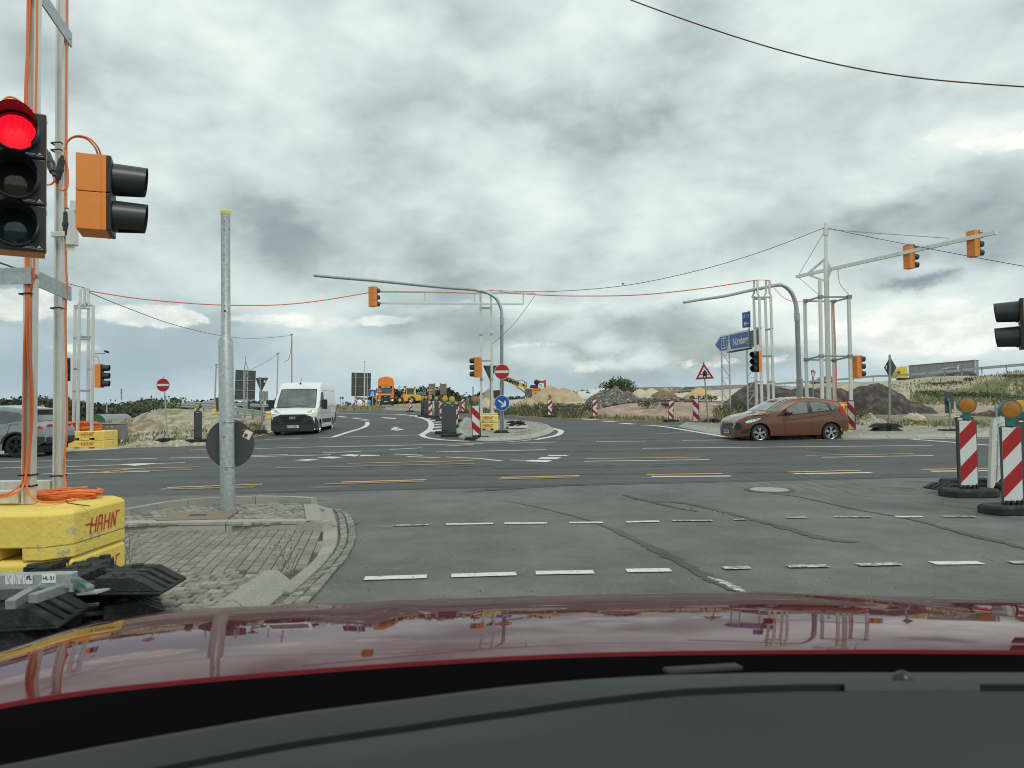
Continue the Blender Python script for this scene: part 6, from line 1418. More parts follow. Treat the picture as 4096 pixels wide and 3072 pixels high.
# ================================================================ boards, poles and signs in the left middle distance
def board(label, c4, D, posts, rails, name='sign_board', m='signgrey', base=None, thick=.03):
    cx = P(sum(p[0] for p in c4) / 4, sum(p[1] for p in c4) / 4, D); T = Thing(name, label, 'road sign', P(*base, D) if base else cx); a = [P(*p, D) for p in c4]
    mb = MB(); mb.add(a + [v + Vector((0, thick, 0)) for v in a], [(0, 1, 2, 3), (7, 6, 5, 4), (0, 4, 5, 1), (1, 5, 6, 2), (2, 6, 7, 3), (3, 7, 4, 0)]); T.part('board', mb, X[m], world=True, bevel=.01)
    mb = MB()
    for a_, b_ in rails: mb.beam(P(*a_, D - .03), P(*b_, D - .03), .03, .05)
    if rails: T.part('rail', mb, X['galvd'] if name == 'sign_board' else X['signgrey'], world=True)
    for a_, b_, w in posts: mb = MB(); mb.beam(P(*a_, D - .08), P(*b_, D - .08), w, w); T.part('post', mb, X['galv'], world=True)
    return T
board('dark back of the big board left of the white van', [(942, 1479), (1023, 1483), (1019, 1599), (937, 1598)], 44, [], [((941, 1521), (1012, 1522)), ((940, 1560), (1021, 1562)), ((938, 1600), (1019, 1602))], base=(980, 1650))
board('small dark board peeping out left of the grey pole', [(861, 1591), (879, 1589), (879, 1646), (865, 1645)], 38, [((879, 1680), (876, 1574), .05)], [])
board('small dark board below the big one', [(990, 1601), (1000, 1601), (1001, 1636), (989, 1636)], 46, [], [])
board('pale grey sign back left of the white van', [(1036, 1565), (1072, 1565), (1072, 1599), (1036, 1598)], 60, [((1054, 1652), (1054, 1563), .06), ((1048, 1652), (1048, 1598), .04)], [], m='signgrey2')
board('big dark three part board behind the white van', [(1406, 1490), (1484, 1492), (1482, 1585), (1405, 1584)], 88, [((1421, 1640), (1424, 1491), .12), ((1469, 1640), (1470, 1491), .12)], [((1406, 1509), (1484, 1510)), ((1405, 1547), (1483, 1548))], base=(1440, 1640))
T = Thing('lattice_mast', 'slim triangular lattice mast in front of the big dark board', 'mast', P(982, 1655, 42)); mb = MB(); D = 42
for a_, b_ in (((972, 1656), (976, 1471)), ((988, 1656), (992, 1471)), ((978, 1658), (980, 1471)), ((977, 1471), (982, 1448)), ((991, 1471), (983, 1448)), ((982, 1448), (982, 1426))): mb.beam(P(*a_, D), P(*b_, D), .04, .04)
for i in range(8): y0 = 1490 + i * 20; mb.beam(P(975, y0, D), P(990, y0, D), .025, .025); mb.beam(P(976, y0 + 20, D), P(990, y0, D), .025, .025)
T.part('lattice', mb, X['galv'], world=True); mb = MB(); mb.beam(P(945, 1660, D), P(1010, 1661, D), .3, .05); T.part('foot_bar', mb, X['galvd'], world=True)
T, c = tri_back('dark back of a triangle sign next to the big board', [(1022, 1512), (1073, 1510), (1044, 1571)], 30, basep=(1050, 1722)); mb = MB(); mb.cyl(P(1050, 1722, 29.95), P(1040, 1508, 29.95), .035, n=8); T.part('post', mb, X['galvd'], world=True); mb = MB(); mb.box(tuple(P(1059, 1526, 29.97)), (.07, .004, .09)); T.part('sticker', mb, X['paper'], world=True)
sign_base('black ribbed base under the triangle sign left of the van', 1043, 1735, 29.6, 2, R(6), .72)
def pole(label, b_, t_, D, r=.06, m='galv', name='pole', extra=None, cat='pole'):
    T = Thing(name, label, cat, P(*b_, D)); mb = MB(); mb.cyl(P(*b_, D), P(*t_, D), r, r * .8, n=8); T.part('shaft', mb, X[m], world=True, smooth=40)
    if extra: mb = MB(); extra(mb, D); T.part('fitting', mb, X['galvd'], world=True)
    return T
X['wood'] = mat('pale_wood', (.42, .36, .27), .8, var=.15)
pole('wooden pole with lamp head left of the grey pole', (858, 1640), (865, 1462), 46, .055, 'wood', extra=lambda mb, D: (mb.beam(P(861, 1459, D), P(870, 1459, D), .15, .06), mb.beam(P(865, 1470, D), P(880, 1469, D), .03, .03)))
pole('wooden pole with a round cap behind the van roof', (1106, 1640), (1112, 1413), 60, .055, 'wood', extra=lambda mb, D: mb.beam(P(1107, 1414, D), P(1117, 1414, D), .15, .1))
pole('tallest wooden pole rising behind the van roof', (1168, 1640), (1167, 1337), 55, .06, 'wood', extra=lambda mb, D: mb.beam(P(1162, 1337, D), P(1172, 1337, D), .12, .06))
pole('thin pale pole in front of the three part board', (1457, 1636), (1459, 1448), 80, .08, 'alu', extra=lambda mb, D: mb.beam(P(1455, 1447, D), P(1463, 1447, D), .1, .06))
pole('distant radio mast above the left forest', (486, 1600), (485, 1555), 400, .35, 'galvd', 'radio_mast', extra=lambda mb, D: [mb.beam(P(482, y_, D), P(489, y_, D), .4, .4) for y_ in (1556, 1563, 1570)], cat='mast')
pole('wooden power pole in the left valley', (427, 1650), (427, 1615), 130, .14, 'wood', 'power_pole', extra=lambda mb, D: mb.beam(P(421, 1619, D), P(434, 1620, D), .15, .15))
disc_sign('distant red no entry sign right of the blue motorway symbol', P(1517.5, 1564.6, 84), 20 * 84 / F, 'no', P(1517, 1637, 84), group=NE, pr=.06)
disc_sign('red no entry sign above the row of amber lamps', P(1719, 1560, 72), 21 * 72 / F, 'no', P(1721, 1650, 72), group=NE, pr=.05)
disc_sign('tiny no entry sign right of the white van', P(1362.5, 1592, 110), 10 * 110 / F, 'no', P(1362.5, 1628, 110), group=NE, pr=.05)
disc_sign('tiny blue round sign next to the tiny no entry sign', P(1371.5, 1592, 110.5), 10 * 110 / F, 'fwd', P(1371, 1628, 110.5), name='direction_sign', pr=.05)
q = P(1490, 1573, 84); T = Thing('motorway_symbol_sign', 'square blue motorway symbol sign beside the orange truck', 'road sign', P(1492, 1638, 84)); s = 29 * 84 / F
mS = Matrix.Translation(q) @ Matrix.Rotation(R(3), 4, 'Y') @ UPR; mb = MB(); mb.box((0, 0, 0), (s, s, .03)); T.part('board', xf(mb, mS), X['white_s'], world=True); mb = MB(); mb.box((0, 0, .02), (s * .93, s * .93, .006)); T.part('face', xf(mb, mS), X['blue'], world=True); T.part('symbol', xf(autobahn(s * .6, s * .72), mS @ Matrix.Translation((0, 0, .03))), X['white_s'], world=True); post(T, P(1491, 1638, 84.1), P(1490, 1557, 84.1), .06)
foot_plate('black base under the motorway symbol sign', tuple(P(1487, 1637, 83.5)), 0, 1.4, .6, .35, detail=False, group='rubber bases under the signs'); foot_plate('black base under the distant no entry sign', tuple(P(1518, 1639, 83.5)), 0, 1.6, .6, .3, detail=False, group='rubber bases under the signs')
# big bag, concrete barriers and far blocks by the three part board
T = Thing('concrete_barrier', 'left sloping concrete barrier end beneath the motorway symbol', 'concrete barrier', P(1478, 1636, 86)); mb = MB(); mb.add([P(1471, 1637, 85), P(1471, 1609, 85), P(1476, 1609, 85), P(1500, 1637, 85), P(1471, 1637, 88), P(1471, 1609, 88), P(1476, 1609, 88), P(1500, 1637, 88)], [(0, 1, 2, 3), (7, 6, 5, 4), (0, 4, 5, 1), (1, 5, 6, 2), (2, 6, 7, 3)]); T.part('body', mb, X['kerb'], world=True)
T = Thing('concrete_barrier', 'right sloping concrete barrier end beneath the no entry sign', 'concrete barrier', P(1505, 1632, 86)); mb = MB(); mb.add([P(1498, 1632, 85), P(1501, 1608, 85), P(1506, 1608, 85), P(1527, 1634, 85), P(1498, 1632, 88), P(1501, 1608, 88), P(1506, 1608, 88), P(1527, 1634, 88)], [(0, 1, 2, 3), (7, 6, 5, 4), (0, 4, 5, 1), (1, 5, 6, 2), (2, 6, 7, 3)]); T.part('body', mb, X['kerb'], world=True)
T = Thing('bulk_bag', 'white bulk bag between the chevron beacons', 'bag', P(1438, 1636, 85)); mb = MB(); mb.ball((0, 0, .55), .62, 12, 8, sc=(.8, .7, .95)); T.part('sack', mb, X['white_s'], smooth=60)
T = Thing('bulk_bag', 'pale bulk bag with blue cover under the board', 'bag', P(1465, 1632, 87)); mb = MB(); mb.ball((0, 0, .5), .55, 12, 8, sc=(.8, .7, .95)); T.part('sack', mb, X['white_s'], smooth=60); mb = MB(); mb.ball((.35, -.1, .72), .28, 10, 6); T.part('cover', mb, mat('blue_sheet', (.12, .33, .5), .5), smooth=60)
for px, l_ in ((1445, 'left small yellow block beneath the three part board'), (1466, 'right small yellow block beneath the three part board')): q = P(px, 1638, 82); block(l_, q.x, 82.3, q.z, .42, .4, .55, .05, m='yellowpale', notch=False, ht=.12)
for k, l_ in enumerate(('lower', 'upper')): q = P(868, 1655, 45); block('small yellow block with cable at the wooden pole, %s one' % l_, q.x, 45.2, q.z + k * .16, .62 - k * .06, .5, .155, .03, notch=False, ht=.06)
mb = MB(); q = P(866, 1630, 45.2); [mb.tube([(q.x + .2 * math.cos(t), 45.2 + .12 * math.sin(t), q.z - .02 + .02 * k) for t in [2 * math.pi * i / 14 for i in range(15)]], .02, 5) for k in range(5)]; solo('cable_coil', mb, X['cable'], 'small orange coil on the far blocks by the wooden pole', 'cable coil')
q = P(1081, 1672, 40); block('yellow block corner left of the white van', q.x, 40, q.z, .35, .5, .35, .04, notch=False, ht=.08)
# red and white barriers and ramps behind the beacon row
T = Thing('barrier_fence', 'red and white barrier boards behind the beacon row', 'barrier', P(1740, 1640, 66)); mb = MB(); 
for a_, b_ in (((1713, 1638), (1713, 1605)), ((1735, 1640), (1735, 1605)), ((1760, 1640), (1760, 1606))): mb.beam(P(*a_, 66), P(*b_, 66), .08, .08)
for y_ in (1606, 1636): mb.beam(P(1712, y_, 66), P(1761, y_ + 1, 66), .06, .10)
mb.beam(P(1735, 1622, 66), P(1760, 1623, 66), .04, .35); T.part('frame', mb, X['white_s'], world=True)
mb = MB()
for x_ in (1736, 1745, 1754): mb.beam(P(x_, 1612, 65.9), P(x_ + 4, 1612, 65.9), .05, .12); mb.beam(P(x_ - 1, 1634, 65.9), P(x_ + 5, 1634, 65.9), .05, .07)
T.part('stripes', mb, X['red'], world=True)
m_ramp = mat('ramp_rust', (.20, .165, .12), .85, var=.35, vscale=6, stretch=(1, 1, 4))
for k, (x0, x1, xs, l_) in enumerate(((1715, 1737, 1739, 'left raised loading ramp behind the no entry sign'), (1764, 1786, 1763, 'right raised loading ramp of the low loader'))):
    D = 78; T = Thing('loading_ramp', l_, 'ramp', P((x0 + x1) / 2, 1612, D), group='raised ramps of the low loader'); mb = MB(); mb.box(tuple(P((x0 + x1) / 2, 1556, D)), ((x1 - x0) * D / F, .15, 42 * D / F)); mb.beam(P(xs, 1612, D), P(xs - (0 if k == 0 else 1), 1533, D), .10, .14); mb.beam(P(x0, 1612, D), P(x0, 1577, D), .1, .14); T.part('deck', mb, m_ramp, world=True)
    mb = MB(); xq = 1720 if k == 0 else 1781; mb.box(tuple(P(xq, 1586, D - .2)), (.34, .03, .34)); T.part('marker_board', mb, X['white_s'], world=True); mb = MB()
    for j in (-1, 0, 1): mb.beam(P(xq - 5 + j * 5, 1580, D - .23), P(xq + 1 + j * 5, 1592, D - .23), .03, .08)
    T.part('marker_stripes', mb, X['red'], world=True)
# ================================================================ guardrails
def rail(label, pts, posts_every, drop, h=.31, th=.05, zoff=0):
    q3 = [P(*p) for p in pts]; T = Thing('guardrail', label, 'guardrail', tuple(q3[0]), group='steel guardrails of the motorway'); mb = MB()
    prof = [(0, .155), (-.04, .11), (-.04, .06), (.02, .02), (.02, -.02), (-.04, -.06), (-.04, -.11), (0, -.155)]
    L2 = smoothline([tuple(p) for p in q3], 8); rows = [[(p[0], p[1] + a, p[2] - .155 + b) for a, b in prof] for p in L2]; mb.grid(rows); mb.grid([[(x, y + .03, z) for x, y, z in r] for r in rows]); T.part('beam', mb, X['galv'], world=True, smooth=None)
    tot = 0; last = Vector(L2[0]); nxt = 0
    for a, b in zip(L2, L2[1:]):
        a, b = Vector(a), Vector(b); n = max(1, int((b - a).length / .5))
        for i in range(n):
            p = a.lerp(b, i / n)
            if tot >= nxt: mb = MB(); mb.box((p.x, p.y + .08, p.z - drop / 2), (.10, .06, drop)); T.part('post', mb, X['galvd'], world=True); nxt += posts_every
            tot += (b - a).length / n
    return T
rail('near motorway guardrail left of the white van', [(640, 1611, 58), (760, 1615, 55), (860, 1620, 52), (935, 1627, 49), (1085, 1649, 42)], 2.2, .85)
rail('farther motorway guardrail behind the near left one', [(690, 1605, 76), (900, 1611, 74), (1083, 1617, 72), (1345, 1624, 72)], 4, .8)
rail('long guardrail climbing the motorway embankment on the right', [(2640, 1564, 135), (2763, 1558, 131), (2988, 1541, 124), (3100, 1532, 120), (3358, 1514, 110), (3480, 1502, 105), (3586, 1497, 100), (3758, 1484, 90), (3940, 1466, 80), (4100, 1452, 75), (4500, 1420, 68)], 4, .85)
T = Thing('marker_post', 'white marker post on the right guardrail', 'marker post', P(3832, 1480, 85)); mb = MB(); mb.box(tuple(P(3832, 1470, 85)), (.12, .06, .5)); T.part('body', mb, X['white_s'], world=True)
for px, py, D, l_ in ((675, 1602, 57, 'left white reflector post on the left guardrail'), (732, 1604, 56, 'second white reflector post left of the white car'), (1061, 1612, 60, 'white reflector post beside the pale sign back'), (2687, 1555, 120, 'white reflector post left of the dark car on the plateau')):
    T = Thing('marker_post', l_, 'marker post', P(px, py, D)); mb = MB(); mb.box((0, 0, 0), (.12, .06, .32)); T.part('body', mb, X['white_s'])
# ================================================================ overhead cables
def wire(label, pts, r, m='cable', k=10, group='overhead cables'): return cable('overhead_cable', label, pts, r, k, m, group, 'overhead cable')
X['cable_dark'] = mat('cable_dark_red', (.16, .05, .045), .6)
wire('dark red overhead cable crossing the upper right sky', [(2450, -30, 12.5), (2545, 8, 12.3), (2800, 100, 12), (3100, 195, 11.6), (3400, 268, 11.2), (3700, 315, 10.8), (4096, 347, 10.4), (4300, 355, 10.2)], .011, 'cable_dark')
wire('thick orange cable sagging from the far left mast to the cross frame', [(355, 1163, 26.4), (550, 1194, 27), (800, 1216, 28), (1000, 1222, 28.6), (1150, 1217, 29.2), (1300, 1200, 29.7), (1490, 1168, 30.2)], .022)
wire('thin cable running left from the far left mast', [(340, 1152, 26.4), (270, 1134, 20), (180, 1105, 14), (80, 1078, 10), (-60, 1030, 8)], .012, 'cable_dark')
wire('thin grey wire sagging from the left mast to the tall pole', [(358, 1170, 26.4), (500, 1228, 30), (700, 1300, 38), (900, 1345, 46), (1030, 1353, 51), (1165, 1342, 55)], .018, 'wire')
wire('thin wire between the two wooden poles', [(1005, 1478, 50), (1060, 1450, 55), (1110, 1415, 60)], .02, 'wire')
wire('short slack wire at the tallest pole', [(1138, 1448, 57), (1155, 1435, 56), (1163, 1400, 55), (1168, 1340, 55)], .02, 'wire')
wire('orange cable along the cross frame of the island mast', [(1490, 1166, 30.3), (1750, 1168, 30.3), (1900, 1172, 30.3), (1965, 1162, 30.3), (2050, 1172, 30.3), (2141, 1179, 30.3)], .016)
wire('orange cable from the island mast to the four leg mast', [(2141, 1179, 30.4), (2300, 1184, 30.3), (2550, 1180, 30), (2800, 1155, 29.8), (3015, 1122, 29.6)], .022)
wire('thin cable rising from the island mast to the boom mast head', [(1968, 1162, 30.4), (2200, 1166, 30.2), (2500, 1142, 29.8), (2800, 1080, 29.2), (3050, 1005, 28.8), (3295, 912, 28.4)], .013, 'cable_dark')
wire('orange cable from the four leg mast to the boom mast legs', [(3075, 1122, 29.6), (3095, 1150, 29.4), (3130, 1187, 29.2), (3170, 1205, 29.1), (3222, 1207, 29.0)], .013)
wire('short orange cable across the heads of the four leg mast', [(3015, 1121, 29.8), (3045, 1120, 29.8), (3078, 1122, 29.8)], .013)
wire('cable falling from the boom mast head to the right edge', [(3310, 911, 28.2), (3400, 932, 27), (3600, 972, 25), (3850, 1020, 23), (4096, 1065, 21), (4200, 1080, 20)], .011, 'cable_dark')
wire('stay wire from the boom mast head to the boom', [(3308, 918, 28.2), (3550, 936, 26), (3798, 953, 24)], .010, 'wire')
wire('stay wire from the mast head down to the boom tail', [(3294, 934, 28.3), (3245, 1015, 29.2), (3196, 1098, 30)], .010, 'wire')
wire('stay wire from the boom tail to the tall leg', [(3192, 1108, 30), (3235, 1145, 29), (3276, 1180, 27.7)], .010, 'wire')
wire('orange cable hanging from the boom to the mast leg', [(3352, 1075, 28), (3354, 1110, 28), (3362, 1140, 27.9), (3380, 1162, 27.8), (3397, 1180, 27.7)], .013)
wire('orange cable down the mast leg behind the hatchback', [(3333, 1206, 29.1), (3339, 1300, 29.1), (3343, 1400, 29.1), (3346, 1500, 29.1), (3344, 1600, 29.1)], .016)
wire('slanting stay wire right of the island pole', [(2140, 1182, 30.4), (2060, 1290, 30.6), (1972, 1375, 30.8)], .010, 'wire')
# bird
q = P(2492, 1136, 60); T = Thing('bird', 'tiny dark bird flying against the clouds', 'bird', q); mb = MB(); mb.ball((0, 0, 0), .09, 8, 6, sc=(1.6, .7, .6)); mb.add([(-.03, 0, 0), (.05, 0, 0), (.02, .1, .14), (-.06, .05, .12)], [(0, 1, 2, 3)]); mb.add([(-.03, 0, 0), (.05, 0, 0), (.0, -.2, -.02), (-.05, -.16, .0)], [(0, 1, 2, 3)]); T.part('body', mb, X['ink'])
# ================================================================ vehicles
def interp(tab, x):
    return lerp_tab(tab, x)
def fritsch(tab, x):
    """smooth profile through points"""
    n = len(tab)
    if x <= tab[0][0]: return tab[0][1]
    if x >= tab[-1][0]: return tab[-1][1]
    i = max(k for k in range(n - 1) if tab[k][0] <= x); x0, y0 = tab[i]; x1, y1 = tab[i + 1]; h = x1 - x0
    def sl(k):
        if k <= 0 or k >= n - 1: j = 0 if k <= 0 else n - 2; return (tab[j + 1][1] - tab[j][1]) / (tab[j + 1][0] - tab[j][0])
        a = (tab[k][1] - tab[k - 1][1]) / (tab[k][0] - tab[k - 1][0]); b = (tab[k + 1][1] - tab[k][1]) / (tab[k + 1][0] - tab[k][0])
        return 0 if a * b <= 0 else 2 * a * b / (a + b)
    m0, m1 = sl(i), sl(i + 1); t = (x - x0) / h
    return (2 * t ** 3 - 3 * t ** 2 + 1) * y0 + (t ** 3 - 2 * t ** 2 + t) * h * m0 + (-2 * t ** 3 + 3 * t ** 2) * y1 + (t ** 3 - t ** 2) * h * m1
class Car:
    """local frame: x from the nose backwards (0..L), y across, z up; built nose to -X"""
    def __init__(s, name, label, cat, loc, rz, L, W, top, sill, wheels, wr, wid, belt, tumble, paint, nose=.55, nosew=.12, tail=.35, tailw=.06, rr=.09, group=None, tuck=.04, crown=.035, sc=1.0, rim='rim', spokes=5, noface=None):
        s.T = Thing(name, label, cat, loc, rz, group, sc); s.L, s.W, s.top, s.sill, s.wh, s.wr = L, W, top, sill, wheels, wr
        s.belt, s.tum, s.nose, s.nosew, s.tail, s.tailw, s.rr, s.tuck, s.crown = belt, tumble, nose, nosew, tail, tailw, rr, tuck, crown
        ax = wr + .055; xs = set([0, .015, .04, .08, .13, L, L - .015, L - .04, L - .08, L - .14])
        k = 0
        while k < L: xs.add(round(k, 3)); k += .09
        for w in wheels:
            for i in range(17): xs.add(round(w - ax * math.cos(math.pi * i / 16), 4))
        for a, b in top: xs.add(a)
        xs = sorted(x for x in xs if 0 <= x <= L); rows = []
        for x in xs:
            zb = interp(sill, x)
            for w in wheels:
                if abs(x - w) < ax: zb = max(zb, s.wr + math.sqrt(ax * ax - (x - w) ** 2))
            zt_ = fritsch(top, x); r = min(rr, (zt_ - zb) * .4); row = []
            for i in range(11): row.append((x, s.hw(x, zb + (zt_ - r - zb) * i / 10), zb + (zt_ - r - zb) * i / 10))
            w0 = s.hw(x, zt_ - r)
            for i in range(1, 6): t = math.pi / 2 * i / 5; row.append((x, w0 - r * (1 - math.cos(t)), zt_ - r + r * math.sin(t)))
            wt = w0 - r
            for i in range(1, 5): f = 1 - i / 4; row.append((x, wt * f, zt_ + crown * (1 - f * f)))
            rows.append(row + [(a, -b, c) for a, b, c in row[-2::-1]])
        mb = MB(); mb.grid(rows); mb.face(rows[0]); mb.face(rows[-1]); s.body = s.T.part('body', mb, paint, smooth=38)
        mb = MB(); 
        for w in wheels: mb.box((w, 0, wr + .1), (ax * 2.3, W * .80, wr * 1.9))
        mb.box((L / 2, 0, interp(sill, L / 2) + .06), (L * .9, W * .86, .14)); s.T.part('underbody', mb, X['black'])
        for w in wheels:
            for sg in (-1, 1):
                y = sg * (W / 2 - .03 - wid / 2); mb = MB()
                pr = [(.62, -.5), (.80, -.52), (.95, -.48), (1, -.3), (1, .3), (.95, .48), (.80, .52), (.62, .5)]
                mb.grid([[(w + wr * a * math.cos(t), y + b * wid, wr + wr * a * math.sin(t)) for t in [2 * math.pi * i / 32 for i in range(32)]] for a, b in pr], 0, True); wo_ = s.T.part('wheel', mb, X['tyre'], smooth=50)
                mb = MB(); yo = y + sg * wid * .42
                mb.grid([[(w + wr * a * math.cos(t), y + sg * b * wid, wr + wr * a * math.sin(t)) for t in [2 * math.pi * i / 32 for i in range(32)]] for a, b in ((.74, .47), (.70, .53), (.66, .50), (.62, .30), (.60, .1))], 0, True)
                for i in range(spokes):
                    t0 = 2 * math.pi * i / spokes + .3
                    for dt in (-.17, .17):
                        c = Vector((w, yo, wr)); e = Vector((w + wr * .64 * math.cos(t0 + dt), yo, wr + wr * .64 * math.sin(t0 + dt))); b_ = Vector((w + wr * .12 * math.cos(t0 - dt * 0), yo, wr + wr * .12 * math.sin(t0)))
                        mb.beam(b_, e, .03, wr * .085, 0, (0, 1, 0)) if False else mb.beam(b_, e, wr * .12, .025, 0, (0, 1, 0))
                mb.cyl((w, yo - .02, wr), (w, yo + .02, wr), wr * .17, n=14); s.T.part('rim', mb, X[rim], parent=wo_, smooth=40)
                mb = MB(); mb.cyl((w, y + sg * wid * .02, wr), (w, y + sg * wid * .12, wr), wr * .6, n=20); s.T.part('brake', mb, X['black'], parent=wo_)
    def hw(s, x, z):
        w = s.W / 2
        if x < s.nose: w *= 1 - s.nosew * (1 - x / s.nose) ** 2.2 - .10 * max(0, 1 - x / .10) ** 2
        if x > s.L - s.tail: q = (x - s.L + s.tail) / s.tail; w *= 1 - s.tailw * q ** 2.2 - .06 * max(0, 1 - (s.L - x) / .08) ** 2
        b = interp(s.belt, x)
        if z > b: w -= s.tum * (z - b)
        z0 = .38
        if z < z0: w -= s.tuck * ((z0 - z) / z0) ** 1.5
        if z0 < z < b: w -= .025 * ((z - z0) / (b - z0) - .35) ** 2 * 2
        return w
    def side(s, name, pts, m, off=.008, sides=(-1, 1), cuts=2, **kw):
        out = []
        for sg in sides:
            bm = bmesh.new(); f = bm.faces.new([bm.verts.new((a, 0, b)) for a, b in pts]); bmesh.ops.triangulate(bm, faces=[f])
            bmesh.ops.subdivide_edges(bm, edges=bm.edges[:], cuts=cuts, use_grid_fill=True)
            mb = MB(); mb.add([(v.co.x, sg * (s.hw(v.co.x, v.co.z) + off), v.co.z) for v in bm.verts], [tuple(v.index for v in f.verts) for f in (bm.verts.index_update() or bm.faces)]); bm.free()
            out.append(s.T.part(name, mb, X[m] if isinstance(m, str) else m, smooth=180, **kw))
        return out
    def topz(s, x, f): zt_ = fritsch(s.top, x); return zt_ + s.crown * (1 - f * f)
    def over(s, name, x0, x1, f0, f1, m, off=.01, n=8, **kw):
        """patch on the upper surface; f = half width fraction at x0 and x1"""
        rows = []
        for i in range(n + 1):
            x = x0 + (x1 - x0) * i / n; f = f0 + (f1 - f0) * i / n; wt = s.hw(x, fritsch(s.top, x) - s.rr) - s.rr
            sl = (fritsch(s.top, x + .01) - fritsch(s.top, x - .01)) / .02; nn = math.sqrt(1 + sl * sl)
            rows.append([(x - off * sl / nn, wt * f * (j / 4 - 1), s.topz(x, f * (j / 4 - 1)) + off / nn) for j in range(9)])
        mb = MB(); mb.grid(rows); return s.T.part(name, mb, X[m] if isinstance(m, str) else m, smooth=180, **kw)
    def front(s, name, pts, m, x=-.006, **kw):
        mb = MB(); mb.add([(x, a, b) for a, b in pts] + [(x + .05, a, b) for a, b in pts], [tuple(range(len(pts)))] + [(i, (i + 1) % len(pts), len(pts) + (i + 1) % len(pts), len(pts) + i) for i in range(len(pts))]); return s.T.part(name, mb, X[m] if isinstance(m, str) else m, **kw)
    def mirror(s, x, z, y, d=(.20, .19, .14), m=None, sides=(-1, 1)):
        for sg in sides: mb = MB(); mb.ball((x, sg * y, z), .5, 10, 6, sc=d); mb.beam((x + .04, sg * (y - .18), z - .05), (x, sg * y, z - .03), .05, .04); s.T.part('mirror', mb, m or X['black'], smooth=60)
    def plate(s, x, z, txt, y=0, face=-1, w=.50, h=.11):
        mb = MB(); mb.box((x, y, z), (.01, w, h)); p = s.T.part('number_plate', mb, X['plate']); mb = MB(); mb.box((x + face * .003, y - face * w * .46, z), (.008, w * .08, h * .98)); s.T.part('eu_band', mb, X['blue'], parent=p)
        mb = text_mb(txt, h * .86, .001, .003, .9); m_ = Matrix.Translation((x + face * .008, y + .015, z)) @ Matrix.Rotation(R(-90 if face < 0 else 90), 4, 'Z') @ UPR; s.T.part('lettering', xf(mb, m_), X['ink'], parent=p)
def carpaint(name, col, metallic=.4, rough=.28, dirt=None):
    return mat(name, col, rough, metallic, coat=.9, var=.06, vscale=2, col2=dirt, lo=.62, hi=1.0)
# ---- brown hatchback, nose to the left
D = 24.0; xw = 9.57; zb = H - (1773 - hor(3180)) * D / F
p_brown = carpaint('paint_bronze', (.175, .068, .040), .45, .32)
hx = (3033 - 2048) * D / F
c = Car('hatchback', 'bronze brown five door hatchback crossing from the right', 'car', (hx - .82 - .02, D + .82, 0.0), R(3.5), 3.97, 1.72,
        [(0, .48), (.02, .62), (.07, .72), (.18, .80), (.45, .91), (.85, .99), (1.0, 1.03), (1.35, 1.235), (1.75, 1.41), (2.05, 1.475), (2.45, 1.495), (3.0, 1.465), (3.4, 1.405), (3.6, 1.36), (3.68, 1.25), (3.80, 1.03), (3.90, .88), (3.95, .72), (3.97, .55)],
        [(0, .20), (.1, .19), (.5, .22), (1.4, .22), (2.8, .22), (3.5, .28), (3.85, .33), (3.97, .42)], (.82, 3.309), .305, .20, [(0, .9), (1.2, .93), (3.6, 1.08)], .42, p_brown, rr=.03, nose=.6, nosew=.13)
c.side('window_frame', [(1.40, .875), (1.60, 1.02), (1.78, 1.165), (2.12, 1.335), (2.34, 1.38), (2.58, 1.39), (2.95, 1.365), (3.25, 1.31), (3.46, 1.235), (3.53, 1.18), (3.50, 1.08), (3.38, 1.055), (2.7, .985), (1.86, .90)], 'black', .016)
c.side('side_window', [(1.80, .925), (1.80, 1.12), (2.10, 1.295), (2.34, 1.352), (2.50, 1.36), (2.49, .985), (2.2, .955)], 'sideglass', .022)
c.side('side_window', [(2.66, 1.005), (2.62, 1.352), (2.92, 1.338), (3.12, 1.30), (3.26, 1.065), (3.0, 1.035)], 'sideglass', .022)
c.side('side_window', [(3.33, 1.07), (3.27, 1.275), (3.44, 1.215), (3.48, 1.16), (3.44, 1.085)], 'sideglass', .022)
c.over('windscreen', 1.05, 2.0, .99, .97, 'glass2', .012); c.side('windscreen_edge', [(1.10, 1.05), (1.22, 1.13), (1.40, 1.225), (1.58, 1.31), (1.78, 1.385), (2.03, 1.435), (2.02, 1.39), (1.72, 1.24), (1.50, 1.09), (1.36, 1.03)], 'glass2', .012); c.over('rear_window', 3.66, 3.80, .80, .86, 'glass', .012)
c.side('headlight', [(.36, .655), (.30, .70), (.42, .765), (.66, .80), (.90, .835), (.80, .765), (.62, .695)], 'headlamp', .010, parent=c.body)
c.side('headlight_surround', [(.33, .645), (.27, .70), (.40, .78), (.68, .815), (1.02, .86), (.84, .755), (.62, .68)], 'black', .006, parent=c.body)
c.side('taillight', [(3.58, 1.16), (3.66, 1.13), (3.76, 1.0), (3.80, .90), (3.76, .86), (3.68, .92), (3.60, 1.08)], 'taillamp', .012, parent=c.body)
c.side('side_crease_shade', [(1.48, .725), (2.0, .745), (2.9, .86), (3.3, .905), (3.3, .915), (2.9, .885), (2.3, .80), (1.6, .745)], mat('bronze_shade_line', (.11, .035, .02), .35, .3), .006, parent=c.body)  # no separate trim: darker bronze strip paints the shade along the flank crease
c.side('fog_lamp', [(.14, .34), (.20, .42), (.52, .49), (.50, .38), (.38, .31), (.22, .30)], 'black', .006, parent=c.body)
for x_, z_ in ((2.38, .865), (3.30, .945)): c.side('door_handle', [(x_ - .11, z_ - .02), (x_ - .09, z_ + .02), (x_ + .09, z_ + .025), (x_ + .11, z_ - .01)], p_brown, .022, parent=c.body)
